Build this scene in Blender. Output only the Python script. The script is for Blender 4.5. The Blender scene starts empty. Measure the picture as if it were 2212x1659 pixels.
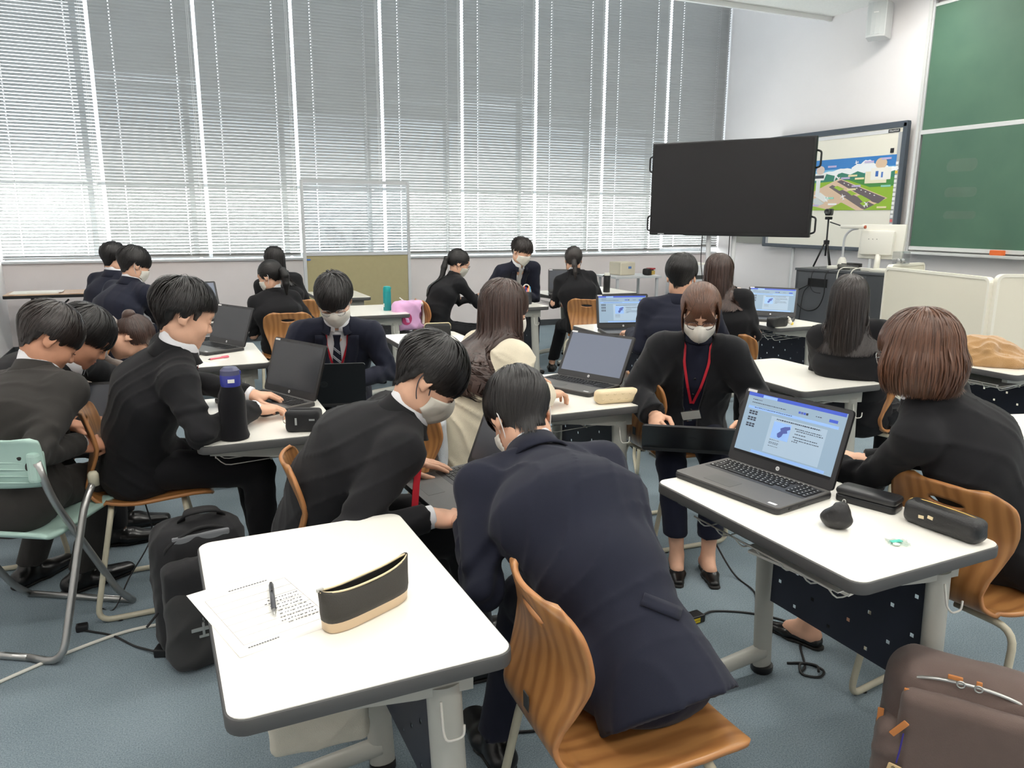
import bpy, bmesh, math, random
import numpy as np
from mathutils import Vector, Matrix
random.seed(7); RNG = np.random.default_rng(7)
S = bpy.context.scene
COL = S.collection
PI = math.pi
rad = math.radians

# ------------------------------------------------------------------ camera, sky, exposure
def set_camera():
    H, f, pitch, roll, yaw = 1.47, 1660.0, rad(12.26), rad(0.375), rad(23.84)
    F = Vector((0, math.cos(pitch), -math.sin(pitch))); R = Vector((1, 0, 0)); U = R.cross(F)
    R2 = R * math.cos(roll) + U * math.sin(roll); U2 = R2.cross(F)
    M = Matrix.Rotation(-yaw, 3, 'Z')
    R2, U2, F = M @ R2, M @ U2, M @ F
    cd = bpy.data.cameras.new('camera'); cam = bpy.data.objects.new('camera', cd); COL.objects.link(cam)
    cd.sensor_fit = 'HORIZONTAL'; cd.sensor_width = 36.0; cd.lens = f / 2212.0 * 36.0
    cd.clip_start = 0.05; cd.clip_end = 300
    m = Matrix.Identity(4)
    for i in range(3):
        m[i][0], m[i][1], m[i][2] = R2[i], U2[i], -F[i]
    m[2][3] = H
    cam.matrix_world = m
    S.camera = cam
set_camera()

W = bpy.data.worlds.new('sky'); S.world = W; W.use_nodes = True
_bg = W.node_tree.nodes['Background']
_bg.inputs[0].default_value = (0.93, 0.965, 1.0, 1); _bg.inputs[1].default_value = 15.0
S.view_settings.view_transform = 'Standard'; S.view_settings.look = 'None'
S.view_settings.gamma = 1.0; S.view_settings.use_curve_mapping = False
S.view_settings.exposure = 0.22
LAMP = 28.0          # radiance of the ceiling lamp diffusers

# ------------------------------------------------------------------ materials
def srgb(r, g, b):
    f = lambda c: (c / 255) / 12.92 if c / 255 <= 0.04045 else ((c / 255 + 0.055) / 1.055) ** 2.4
    return (f(r), f(g), f(b), 1)
MATS = {}
def mat(name, col=None, rough=0.6, metal=0.0, noise=0.0, nscale=30.0, bump=0.0, bscale=200.0, spec=0.5,
        emit=None, estr=0.0, sheen=0.0, coat=0.0, stretch=None, alpha=1.0, island=0.0, dark=None, sss=0.0):
    if name in MATS: return MATS[name]
    m = bpy.data.materials.new(name); m.use_nodes = True
    nt = m.node_tree; n = nt.nodes; l = nt.links
    b = n['Principled BSDF']
    c = srgb(*col) if col else (0.8, 0.8, 0.8, 1)
    b.inputs['Base Color'].default_value = c
    b.inputs['Roughness'].default_value = rough; b.inputs['Metallic'].default_value = metal
    b.inputs['Specular IOR Level'].default_value = spec
    b.inputs['Alpha'].default_value = alpha
    if sheen: b.inputs['Sheen Weight'].default_value = sheen; b.inputs['Sheen Roughness'].default_value = 0.5
    if coat: b.inputs['Coat Weight'].default_value = coat; b.inputs['Coat Roughness'].default_value = 0.08
    if sss: b.inputs['Subsurface Weight'].default_value = sss; b.inputs['Subsurface Radius'].default_value = (0.012, 0.005, 0.003); b.inputs['Subsurface Scale'].default_value = 1.0
    if emit: b.inputs['Emission Color'].default_value = srgb(*emit); b.inputs['Emission Strength'].default_value = estr
    tc = mp = None
    if noise or bump:
        tc = n.new('ShaderNodeTexCoord'); mp = n.new('ShaderNodeMapping')
        l.new(tc.outputs['Object'], mp.inputs[0])
        if stretch: mp.inputs['Scale'].default_value = stretch
    if noise or island:
        mix = n.new('ShaderNodeMix'); mix.data_type = 'RGBA'
        d = srgb(*dark) if dark else tuple(x * (1 - max(noise, island)) for x in c[:3]) + (1,)
        mix.inputs[6].default_value = d; mix.inputs[7].default_value = c
        l.new(mix.outputs[2], b.inputs['Base Color'])
        if noise:
            tx = n.new('ShaderNodeTexNoise'); tx.inputs['Scale'].default_value = nscale; tx.inputs['Detail'].default_value = 4
            l.new(mp.outputs[0], tx.inputs[0])
            rp = n.new('ShaderNodeMapRange'); rp.inputs[1].default_value = 0.3; rp.inputs[2].default_value = 0.7
            l.new(tx.outputs[0], rp.inputs[0]); l.new(rp.outputs[0], mix.inputs[0])
        else:
            ge = n.new('ShaderNodeNewGeometry'); l.new(ge.outputs['Random Per Island'], mix.inputs[0])
    if bump:
        t2 = n.new('ShaderNodeTexNoise'); t2.inputs['Scale'].default_value = bscale; t2.inputs['Detail'].default_value = 3
        l.new(mp.outputs[0], t2.inputs[0])
        bp = n.new('ShaderNodeBump'); bp.inputs['Strength'].default_value = bump; bp.inputs['Distance'].default_value = 0.004
        l.new(t2.outputs[0], bp.inputs['Height']); l.new(bp.outputs[0], b.inputs['Normal'])
    MATS[name] = m
    return m

def wood_mat(name, light, dark, scale=1.0, rough=0.35, axis=(1, 1, 1)):
    if name in MATS: return MATS[name]
    m = bpy.data.materials.new(name); m.use_nodes = True
    nt = m.node_tree; n = nt.nodes; l = nt.links; b = n['Principled BSDF']
    b.inputs['Roughness'].default_value = rough
    b.inputs['Coat Weight'].default_value = 0.3; b.inputs['Coat Roughness'].default_value = 0.2
    tc = n.new('ShaderNodeTexCoord'); mp = n.new('ShaderNodeMapping'); mp.inputs['Scale'].default_value = axis
    l.new(tc.outputs['Object'], mp.inputs[0])
    w = n.new('ShaderNodeTexWave'); w.wave_type = 'BANDS'; w.bands_direction = 'Y'
    w.inputs['Scale'].default_value = 9 * scale; w.inputs['Distortion'].default_value = 9.0
    w.inputs['Detail'].default_value = 2.5; w.inputs['Detail Scale'].default_value = 1.1
    l.new(mp.outputs[0], w.inputs[0])
    nz = n.new('ShaderNodeTexNoise'); nz.inputs['Scale'].default_value = 90 * scale; nz.inputs['Detail'].default_value = 3
    m2 = n.new('ShaderNodeMapping'); m2.inputs['Scale'].default_value = (0.06 * axis[0], 1 * axis[1], 0.06 * axis[2]); l.new(tc.outputs['Object'], m2.inputs[0]); l.new(m2.outputs[0], nz.inputs[0])
    mx = n.new('ShaderNodeMix'); mx.data_type = 'FLOAT'; mx.inputs[0].default_value = 0.35
    l.new(w.outputs[1], mx.inputs[2]); l.new(nz.outputs[0], mx.inputs[3])
    cr = n.new('ShaderNodeValToRGB'); cr.color_ramp.elements[0].color = srgb(*dark); cr.color_ramp.elements[1].color = srgb(*light)
    cr.color_ramp.elements[0].position = 0.15; cr.color_ramp.elements[1].position = 0.7
    l.new(mx.outputs[0], cr.inputs[0]); l.new(cr.outputs[0], b.inputs['Base Color'])
    MATS[name] = m
    return m

def glass_mat(name, tint=(1, 1, 1), fac=0.08):
    if name in MATS: return MATS[name]
    m = bpy.data.materials.new(name); m.use_nodes = True
    nt = m.node_tree; n = nt.nodes; l = nt.links; n.remove(n['Principled BSDF'])
    t = n.new('ShaderNodeBsdfTransparent'); t.inputs[0].default_value = (*tint, 1)
    g = n.new('ShaderNodeBsdfGlossy'); g.inputs['Roughness'].default_value = 0.03
    x = n.new('ShaderNodeMixShader'); x.inputs[0].default_value = fac
    l.new(t.outputs[0], x.inputs[1]); l.new(g.outputs[0], x.inputs[2]); l.new(x.outputs[0], n['Material Output'].inputs[0])
    MATS[name] = m
    return m

# ------------------------------------------------------------------ mesh helpers
class MB:
    """collects vertices and faces of ONE part"""
    def __init__(s): s.v = []; s.f = []; s.n = 0
    def add(s, V, Fc, M=None):
        V = np.asarray(V, float).reshape(-1, 3)
        if M is not None:
            M = np.array(M); V = V @ M[:3, :3].T + M[:3, 3]
        s.v.append(V); o = s.n
        s.f += [tuple(i + o for i in q) for q in Fc]
        s.n += len(V); return s
    def box(s, c, d, M=None, bev=0.0):
        x, y, z = [a / 2 for a in d]
        if bev <= 0:
            V = [(sx * x, sy * y, sz * z) for sx in (-1, 1) for sy in (-1, 1) for sz in (-1, 1)]
            Fc = [(0, 1, 3, 2), (4, 6, 7, 5), (0, 4, 5, 1), (2, 3, 7, 6), (0, 2, 6, 4), (1, 5, 7, 3)]
        else:
            bm = bmesh.new(); bmesh.ops.create_cube(bm, size=1)
            for v in bm.verts: v.co = Vector((v.co.x * d[0], v.co.y * d[1], v.co.z * d[2]))
            bmesh.ops.bevel(bm, geom=list(bm.edges), offset=min(bev, 0.49 * min(d)), segments=2, affect='EDGES', profile=0.6)
            V = [tuple(v.co) for v in bm.verts]; Fc = [tuple(v.index for v in f.verts) for f in bm.faces]; bm.free()
        V = np.array(V) + (np.array(c) if M is None else 0)
        if M is not None:
            M = np.array(M); T = np.eye(4); T[:3, 3] = c
            return s.add(V, Fc, M @ T)
        return s.add(V, Fc)
    def tube(s, path, r, n=8, closed=False, cap=True):
        V, Fc = sweep(path, r, n, closed, cap); return s.add(V, Fc)
    def lathe(s, prof, n=20, c=(0, 0, 0), M=None):
        V = []; Fc = []; k = len(prof)
        for i in range(n):
            a = 2 * PI * i / n
            for (r, z) in prof: V.append((c[0] + r * math.cos(a), c[1] + r * math.sin(a), c[2] + z))
        for i in range(n):
            j = (i + 1) % n
            for q in range(k - 1): Fc.append((i * k + q, j * k + q, j * k + q + 1, i * k + q + 1))
        Fc.append(tuple(i * k for i in range(n))[::-1]); Fc.append(tuple(i * k + k - 1 for i in range(n)))
        return s.add(V, Fc, M)
    def prism(s, outline, z0, z1, M=None, inset=0.0):
        """outline: list of xy, counter-clockwise; optional rounded top and bottom rims"""
        P = np.array(outline, float); n = len(P)
        rings = [(P, z0), (P, z1)]
        if inset:
            c = P.mean(0); d = P - c; L = np.linalg.norm(d, axis=1, keepdims=True); Q = P - d / L * inset
            Rr = P - d / L * inset * 0.3
            e = min(inset, (z1 - z0) / 2)
            rings = [(Q, z0), (Rr, z0 + 0.3 * e), (P, z0 + e), (P, z1 - e), (Rr, z1 - 0.3 * e), (Q, z1)]
        V = []; Fc = []
        for (p, z) in rings: V += [(a, b, z) for a, b in p]
        for k in range(len(rings) - 1):
            for i in range(n):
                j = (i + 1) % n
                Fc.append((k * n + i, k * n + j, (k + 1) * n + j, (k + 1) * n + i))
        Fc.append(tuple(range(n))[::-1]); Fc.append(tuple(range((len(rings) - 1) * n, len(rings) * n)))
        return s.add(V, Fc, M)
    def build(s, name, m, parent=None, smooth=False, angle=None):
        V = np.concatenate(s.v) if s.v else np.zeros((0, 3))
        return mesh_obj(name, V, s.f, m, parent, smooth, angle)

def mesh_data(name, V, Fc, m, smooth=False, angle=None):
    me = bpy.data.meshes.new(name)
    if isinstance(Fc, np.ndarray) and Fc.ndim == 2 and len(Fc):
        k = Fc.shape[1]
        me.vertices.add(len(V)); me.vertices.foreach_set('co', np.asarray(V, np.float32).ravel())
        me.loops.add(Fc.size); me.loops.foreach_set('vertex_index', Fc.astype(np.int32).ravel())
        me.polygons.add(len(Fc)); me.polygons.foreach_set('loop_start', np.arange(0, Fc.size, k, dtype=np.int32))
        me.polygons.foreach_set('loop_total', np.full(len(Fc), k, np.int32))
        me.update(calc_edges=True); me.validate()
    else:
        me.from_pydata([tuple(v) for v in V], [], [tuple(int(i) for i in f) for f in Fc]); me.update()
    if m is not None:
        for x in (m if isinstance(m, (list, tuple)) else [m]): me.materials.append(x)
    if smooth:
        me.polygons.foreach_set('use_smooth', np.ones(len(me.polygons), bool))
        if angle:
            try: me.set_sharp_from_angle(angle=rad(angle))
            except Exception: pass
    return me
def mesh_obj(name, V, Fc, m, parent=None, smooth=False, angle=None):
    return link(name, mesh_data(name, V, Fc, m, smooth, angle), parent)
def link(name, data, parent=None):
    o = bpy.data.objects.new(name, data); COL.objects.link(o)
    if parent is not None: o.parent = parent
    return o
def tag(o, label=None, cat=None, group=None, kind=None):
    if label: o['label'] = label
    if cat: o['category'] = cat
    if group: o['group'] = group
    if kind: o['kind'] = kind
    return o
def thing(name, label, cat, loc=(0, 0, 0), rz=0.0, group=None):
    o = link(name, None); o.location = loc; o.rotation_euler = (0, 0, rz); o.empty_display_size = 0.1
    return tag(o, label, cat, group)
def copy_tree(o, loc=None, rz=None, label=None, parent=None):
    c = o.copy(); COL.objects.link(c)
    if parent is not None: c.parent = parent
    if loc is not None: c.location = loc
    if rz is not None: c.rotation_euler = (0, 0, rz)
    if label: c['label'] = label
    for ch in [x for x in bpy.data.objects if x.parent == o]: copy_tree(ch, parent=c)
    return c

def sweep(path, r, n=8, closed=False, cap=True):
    P = np.array(path, float); k = len(P)
    R = np.full(k, r) if np.isscalar(r) else np.array(r, float)
    T = np.zeros_like(P)
    if closed: T = np.roll(P, -1, 0) - np.roll(P, 1, 0)
    else:
        T[1:-1] = P[2:] - P[:-2]; T[0] = P[1] - P[0]; T[-1] = P[-1] - P[-2]
    T /= np.linalg.norm(T, axis=1, keepdims=True) + 1e-12
    u = np.cross(T[0], (0, 0, 1)); 
    if np.linalg.norm(u) < 1e-3: u = np.cross(T[0], (1, 0, 0))
    u /= np.linalg.norm(u); V = []
    for i in range(k):
        u = u - T[i] * (u @ T[i]); u /= np.linalg.norm(u) + 1e-12
        w = np.cross(T[i], u)
        a = np.arange(n) * 2 * PI / n
        V.append(P[i] + R[i] * (np.cos(a)[:, None] * u + np.sin(a)[:, None] * w))
    V = np.concatenate(V); Fc = []
    for i in range(k if closed else k - 1):
        i2 = (i + 1) % k
        for j in range(n):
            j2 = (j + 1) % n
            Fc.append((i * n + j, i * n + j2, i2 * n + j2, i2 * n + j))
    if cap and not closed:
        Fc.append(tuple(range(n))[::-1]); Fc.append(tuple(range((k - 1) * n, k * n)))
    return V, Fc
def fillet(pts, r, n=5):
    """polyline with rounded corners"""
    P = [np.array(p, float) for p in pts]; out = [P[0]]
    for i in range(1, len(P) - 1):
        a, b, c = P[i - 1], P[i], P[i + 1]
        u = (a - b); v = (c - b); lu = np.linalg.norm(u); lv = np.linalg.norm(v)
        d = min(r, lu * 0.49, lv * 0.49); p0 = b + u / lu * d; p1 = b + v / lv * d
        for t in np.linspace(0, 1, n): out.append((1 - t) ** 2 * p0 + 2 * t * (1 - t) * b + t * t * p1)
    out.append(P[-1]); return out
def smooth_path(pts, n=6):
    P = np.array(pts, float); P = np.vstack([2 * P[0] - P[1], P, 2 * P[-1] - P[-2]]); out = []
    for i in range(1, len(P) - 2):
        p0, p1, p2, p3 = P[i - 1:i + 3]
        for t in np.linspace(0, 1, n, endpoint=False):
            out.append(0.5 * ((2 * p1) + (p2 - p0) * t + (2 * p0 - 5 * p1 + 4 * p2 - p3) * t * t + (3 * p1 - p0 - 3 * p2 + p3) * t ** 3))
    out.append(P[-2]); return out
def rrect(w, h, r, n=5, c=(0, 0)):
    out = []
    for (sx, sy, a0) in ((1, 1, 0), (-1, 1, 90), (-1, -1, 180), (1, -1, 270)):
        for i in range(n + 1):
            a = rad(a0 + 90 * i / n)
            out.append((c[0] + sx * (w / 2 - r) + r * math.cos(a), c[1] + sy * (h / 2 - r) + r * math.sin(a)))
    return out
def text_obj(name, body, size, m, parent, M, extrude=0.0004, align='CENTER', shear=0.0):
    cu = bpy.data.curves.new(name, 'FONT'); cu.body = body; cu.size = size; cu.extrude = extrude
    cu.align_x = align; cu.align_y = 'CENTER'; cu.shear = shear; cu.resolution_u = 3
    cu.materials.append(m)
    tmp = bpy.data.objects.new(name, cu); COL.objects.link(tmp)
    me = bpy.data.meshes.new_from_object(tmp.evaluated_get(bpy.context.evaluated_depsgraph_get()))
    bpy.data.objects.remove(tmp); me.name = name
    o = link(name, me, parent); o.matrix_local = M
    return o
def frame(o, x, y, z):
    """4x4 from origin and axes"""
    m = np.eye(4); m[:3, 0] = x; m[:3, 1] = y; m[:3, 2] = z; m[:3, 3] = o
    return m
def MX(loc=(0, 0, 0), rx=0, ry=0, rz=0):
    return Matrix.Translation(loc) @ Matrix.Rotation(rz, 4, 'Z') @ Matrix.Rotation(ry, 4, 'Y') @ Matrix.Rotation(rx, 4, 'X')
def ribbon(path, width, nrm, th=0.0012):
    """flat strap of width along path; nrm: outward normal(s)"""
    P = np.array(path, float); k = len(P); N = np.broadcast_to(np.array(nrm, float), P.shape)
    T = np.gradient(P, axis=0); T /= np.linalg.norm(T, axis=1, keepdims=True)
    Wd = np.cross(T, N); Wd /= np.linalg.norm(Wd, axis=1, keepdims=True)
    w = (np.full(k, width) if np.isscalar(width) else np.array(width))[:, None] / 2
    V = np.concatenate([np.stack([P - Wd * w, P + Wd * w, P + Wd * w - N * th, P - Wd * w - N * th], 1)]).reshape(-1, 3)
    Fc = []
    for i in range(k - 1):
        for j in range(4): Fc.append((4 * i + j, 4 * i + (j + 1) % 4, 4 * i + 4 + (j + 1) % 4, 4 * i + 4 + j))
    Fc += [(3, 2, 1, 0), (4 * k - 4, 4 * k - 3, 4 * k - 2, 4 * k - 1)]
    return V, Fc
# ------------------------------------------------------------------ the room
XL, XF, YB, YR, ZC = -1.60, 7.57, 9.55, -3.6, 3.86      # left wall, front wall, window wall, rear wall, ceiling
YE, ZT = 7.62, 4.75                                      # ceiling edge before the window bay, top of the bay
wallM = mat('wall_paint', (238, 234, 234), 0.75, noise=0.03, nscale=2.0, bump=0.06, bscale=350)
lowM = mat('lower_wall_paint', (228, 220, 219), 0.7, noise=0.05, nscale=3.0, bump=0.06, bscale=300)
whiteM = mat('white_paint', (240, 240, 238), 0.5)
alu = mat('aluminium', (190, 192, 194), 0.35, metal=0.9)
alup = mat('grey_aluminium_paint', (196, 198, 200), 0.45)
darkbase = mat('dark_vinyl_baseboard', (62, 66, 70), 0.6)
def carpet():
    m = bpy.data.materials.new('carpet'); m.use_nodes = True
    nt = m.node_tree; n = nt.nodes; l = nt.links; b = n['Principled BSDF']; b.inputs['Roughness'].default_value = 0.95
    b.inputs['Specular IOR Level'].default_value = 0.15
    tc = n.new('ShaderNodeTexCoord')
    a = n.new('ShaderNodeTexNoise'); a.inputs['Scale'].default_value = 3; a.inputs['Detail'].default_value = 5
    c = n.new('ShaderNodeTexNoise'); c.inputs['Scale'].default_value = 240; c.inputs['Detail'].default_value = 3
    l.new(tc.outputs['Object'], a.inputs[0]); l.new(tc.outputs['Object'], c.inputs[0])
    mx = n.new('ShaderNodeMix'); mx.data_type = 'FLOAT'; mx.inputs[0].default_value = 0.8
    l.new(a.outputs[0], mx.inputs[2]); l.new(c.outputs[0], mx.inputs[3])
    cr = n.new('ShaderNodeValToRGB'); cr.color_ramp.elements[0].color = srgb(103, 118, 127); cr.color_ramp.elements[1].color = srgb(149, 163, 171)
    cr.color_ramp.elements[0].position = 0.32; cr.color_ramp.elements[1].position = 0.68
    l.new(mx.outputs[0], cr.inputs[0]); l.new(cr.outputs[0], b.inputs['Base Color'])
    bp = n.new('ShaderNodeBump'); bp.inputs['Strength'].default_value = 0.5; bp.inputs['Distance'].default_value = 0.004
    l.new(c.outputs[0], bp.inputs['Height']); l.new(bp.outputs[0], b.inputs['Normal'])
    return m
def struct(name, mb, m, parent=None):
    o = mb.build(name, m, parent)
    if parent is None: o['kind'] = 'structure'
    return o
cx, cy = (XL + XF) / 2, (YR + YB) / 2
struct('floor', MB().box((cx, cy, -0.06), (XF - XL + 0.6, YB - YR + 0.6, 0.12)), carpet())
ceilM = mat('ceiling_board', (244, 244, 240), 0.8, noise=0.06, nscale=60, bump=0.3, bscale=120)
struct('ceiling', MB().box((cx, (YR + YE) / 2, ZC + 0.06), (XF - XL + 0.4, YE - YR, 0.12)), ceilM)
struct('trim_1', MB().box((cx, YE + 0.02, ZC + 0.5), (XF - XL, 0.04, 1.1)), whiteM)            # drop at the bay
struct('trim_2', MB().box((cx, (YE + YB) / 2, ZT + 0.3), (XF - XL + 0.4, YB - YE + 0.4, 0.1)), whiteM)  # bay lid
struct('wall_front', MB().box((XF + 0.1, cy, 2.6), (0.2, YB - YR + 0.4, 5.2)), wallM)
struct('wall_left', MB().box((XL - 0.1, cy, 2.6), (0.2, YB - YR + 0.4, 5.2)), wallM)
struct('wall_rear', MB().box((cx, YR - 0.1, 2.6), (XF - XL + 0.4, 0.2, 5.2)), wallM)
SILL = 0.955
wb = MB().box((cx, YB + 0.12, SILL / 2), (XF - XL + 0.2, 0.24, SILL)).box((cx, YB + 0.12, 4.98), (XF - XL + 0.2, 0.24, 0.6))
struct('wall_back', wb, lowM)
struct('trim_3', MB().box((cx, YB + 0.1, SILL + 0.012), (XF - XL, 0.26, 0.024)), alup)          # window stool
struct('baseboard_back', MB().box((cx, YB - 0.006, 0.04), (XF - XL, 0.012, 0.08)), darkbase)
struct('baseboard_front', MB().box((XF - 0.006, cy, 0.04), (0.012, YB - YR, 0.08)), darkbase)
struct('baseboard_left', MB().box((XL + 0.006, cy, 0.04), (0.012, YB - YR, 0.08)), darkbase)

# windows: nine bays, each a frame with two panes
NB = 9; PW = (XF - XL) / NB
paneM = glass_mat('window_glass', (0.97, 0.99, 0.98), 0.06)
paneF = glass_mat('filmed_glass', (0.50, 0.53, 0.55), 0.08)
for i in range(NB):
    x0 = XL + i * PW - .11; xc = x0 + PW / 2
    fr = MB()
    fr.box((x0 + PW - .03, YB + 0.18, (SILL + 4.7) / 2), (0.06, 0.07, 4.7 - SILL))
    for z, t_ in ((SILL + 0.05, .05), (1.80, .035), (4.66, .07)): fr.box((xc, YB + 0.18, z), (PW - 0.06, 0.05, t_))
    w = struct('window_%d' % (i + 1), fr, alu)
    MB().box((xc - .03, YB + 0.18, (SILL + .075 + 1.782) / 2), (PW - 0.06, 0.008, 1.782 - SILL - .075)).build('pane', paneM, w)
    MB().box((xc - .03, YB + 0.18, (1.818 + 4.625) / 2), (PW - 0.06, 0.008, 4.625 - 1.818)).build('pane', paneF, w)
struct('trim_4', MB().box((XF - .05, YB + .18, 2.8), (.22, .06, 3.8)), alu)
# the ground and the pale block across the street
og = MB().box((3, 60, -7.2), (200, 100, 0.4)).build('outdoor_ground', mat('pale_paving', (205, 203, 198), 0.9, noise=0.15, nscale=0.2)); og['kind'] = 'structure'

# blinds
slatM = mat('slat_enamel', (172, 172, 170), 0.4, metal=0.0)
cordM = mat('white_cord', (235, 235, 232), 0.7)
BW = PW - 0.036; PITCH = 0.0335; SW = 0.041
def slat_mesh():
    xs = [-BW / 2, -0.305, -0.297, 0.297, 0.305, BW / 2]; ys = [-SW / 2, -0.007, 0.007, SW / 2]
    V = []; Fc = []
    for t in (0.0, -0.0006):
        for x in xs:
            for y in ys: V.append((x, y, 0.0035 * (1 - (2 * y / SW) ** 2) + t))
    nx, ny = len(xs), len(ys); o = nx * ny
    for i in range(nx - 1):
        for j in range(ny - 1):
            if i in (1, 3) and j == 1: continue
            a, b, c, d = i * ny + j, (i + 1) * ny + j, (i + 1) * ny + j + 1, i * ny + j + 1
            Fc.append((a, b, c, d)); Fc.append((o + d, o + c, o + b, o + a))
    return mesh_data('slat', V, Fc, slatM)
SLAT = slat_mesh()
ztop, zbot = 4.60, 1.0
nsl = int((ztop - 0.06 - zbot - 0.03) / PITCH)
tilts = [31, 44, 45, 46, 45, 44, 45, 46, 47]
where = ['at the far left end of the window wall', 'second from the left along the window wall', 'third from the left along the window wall',
         'behind the left part of the freestanding board', 'behind the right post of the freestanding board', 'behind the seated man with a pale tie',
         'fourth from the front wall', 'behind the left edge of the big black television', 'in the corner beside the front wall']
where[6] = 'third from the front wall corner'; where[7] = 'second from the front wall corner'
for i in range(NB):
    xc = XL + (i + 0.5) * PW
    t = thing('venetian_blind', 'full-height grey venetian blind ' + where[i], 'blind', (xc, YB - 0.045, zbot), 0, 'venetian blinds on the window wall')
    MB().box((0, 0, ztop - zbot), (BW, 0.05, 0.04)).build('headrail', alup, t)
    dz = 0.0 if i != 8 else 0.045
    MB().box((0, 0, 0.008 + dz), (BW, 0.03, 0.016)).build('bottom_rail', alup, t)
    for s in (-1, 1):
        mbc = MB()
        for yy in (-0.019, 0.019): mbc.tube([(s * 0.301 + 0.01, yy, 0.016 + dz), (s * 0.301 + 0.01, yy, ztop - zbot)], 0.0009, 4)
        mbc.build('ladder_cord', cordM, t)
    MB().tube([(BW / 2 - 0.05, -0.035, ztop - zbot), (BW / 2 - 0.05, -0.035, 0.35), (BW / 2 - 0.042, -0.035, 0.33), (BW / 2 - 0.034, -0.035, 0.35), (BW / 2 - 0.034, -0.035, ztop - zbot)], 0.0015, 4).build('pull_cord', cordM, t)
    for k in range(nsl):
        z = 0.03 + dz + k * PITCH
        if z > ztop - zbot - 0.03: break
        o = link('slat', SLAT, t); o.location = (0, 0, z); o.rotation_euler = (rad(-tilts[i] + random.uniform(-1.2, 1.2)), 0, 0)

# ceiling lamps (above the frame)
lampE = bpy.data.materials.new('lamp_diffuser'); lampE.use_nodes = True
_b = lampE.node_tree.nodes['Principled BSDF']; _b.inputs['Emission Color'].default_value = (1, 0.965, 0.90, 1); _b.inputs['Emission Strength'].default_value = LAMP
_b.inputs['Base Color'].default_value = (0.9, 0.9, 0.9, 1)
k = 0
ordn = ['first', 'second', 'third', 'fourth']
for yi, y in enumerate((-1.6, 0.9, 3.4, 5.9)):
    for xi, x in enumerate((-0.3, 2.0, 4.3, 6.5)):
        t = thing('ceiling_lamp', 'long ceiling lamp, %s from left wall, %s row from rear wall' % (ordn[xi], ordn[yi]), 'lamp', (x, y, ZC), 0, 'ceiling lamps')
        MB().box((0, 0, -0.03), (1.28, 0.30, 0.06), bev=0.01).build('housing', whiteM, t)
        MB().box((0, 0, -0.066), (1.22, 0.24, 0.012), bev=0.004).build('diffuser', lampE, t)
# ------------------------------------------------------------------ tables
topM = mat('white_laminate', (244, 241, 232), 0.22, noise=0.02, nscale=8, spec=0.5)
rimM = mat('dark_grey_edge', (80, 80, 80), 0.55, bump=0.05, bscale=600)
legM = mat('warm_grey_steel', (176, 176, 168), 0.4)
leg2M = mat('cream_steel', (196, 190, 168), 0.38, noise=0.06, nscale=40)
panM = mat('navy_perforated_steel', (34, 38, 52), 0.5)
wireM = mat('white_wire', (214, 212, 204), 0.4)
paperM = mat('paper', (240, 238, 230), 0.8)
blackM = mat('black_plastic', (22, 22, 24), 0.45)
TL, TW, TH = 0.74, 0.50, 0.70
def perforated(x, y0, y1, z0, z1, th=0.002, sp=0.062, hs=0.006):
    """steel sheet with real square holes in staggered rows"""
    ny = max(2, int((y1 - y0) / sp)); nz = max(2, int((z1 - z0) / (sp * 0.8)))
    mb = MB(); dy = (y1 - y0) / ny; dz = (z1 - z0) / nz
    V = []; Fc = []
    for sgn, xx in ((1, x), (-1, x - th)):
        for i in range(ny):
            for j in range(nz):
                ya, za = y0 + i * dy, z0 + j * dz; yb, zb = ya + dy, za + dz
                if (i + j) % 2:
                    o = len(V); V += [(xx, ya, za), (xx, yb, za), (xx, yb, zb), (xx, ya, zb)]
                    q = [(o, o + 1, o + 2, o + 3)]
                else:
                    o = len(V); c, d = (ya + yb) / 2, (za + zb) / 2
                    V += [(xx, ya, za), (xx, yb, za), (xx, yb, zb), (xx, ya, zb), (xx, c - hs, d - hs), (xx, c + hs, d - hs), (xx, c + hs, d + hs), (xx, c - hs, d + hs)]
                    q = [(o, o + 1, o + 5, o + 4), (o + 1, o + 2, o + 6, o + 5), (o + 2, o + 3, o + 7, o + 6), (o + 3, o, o + 4, o + 7)]
                Fc += q if sgn > 0 else [f[::-1] for f in q]
    return V, Fc
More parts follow.
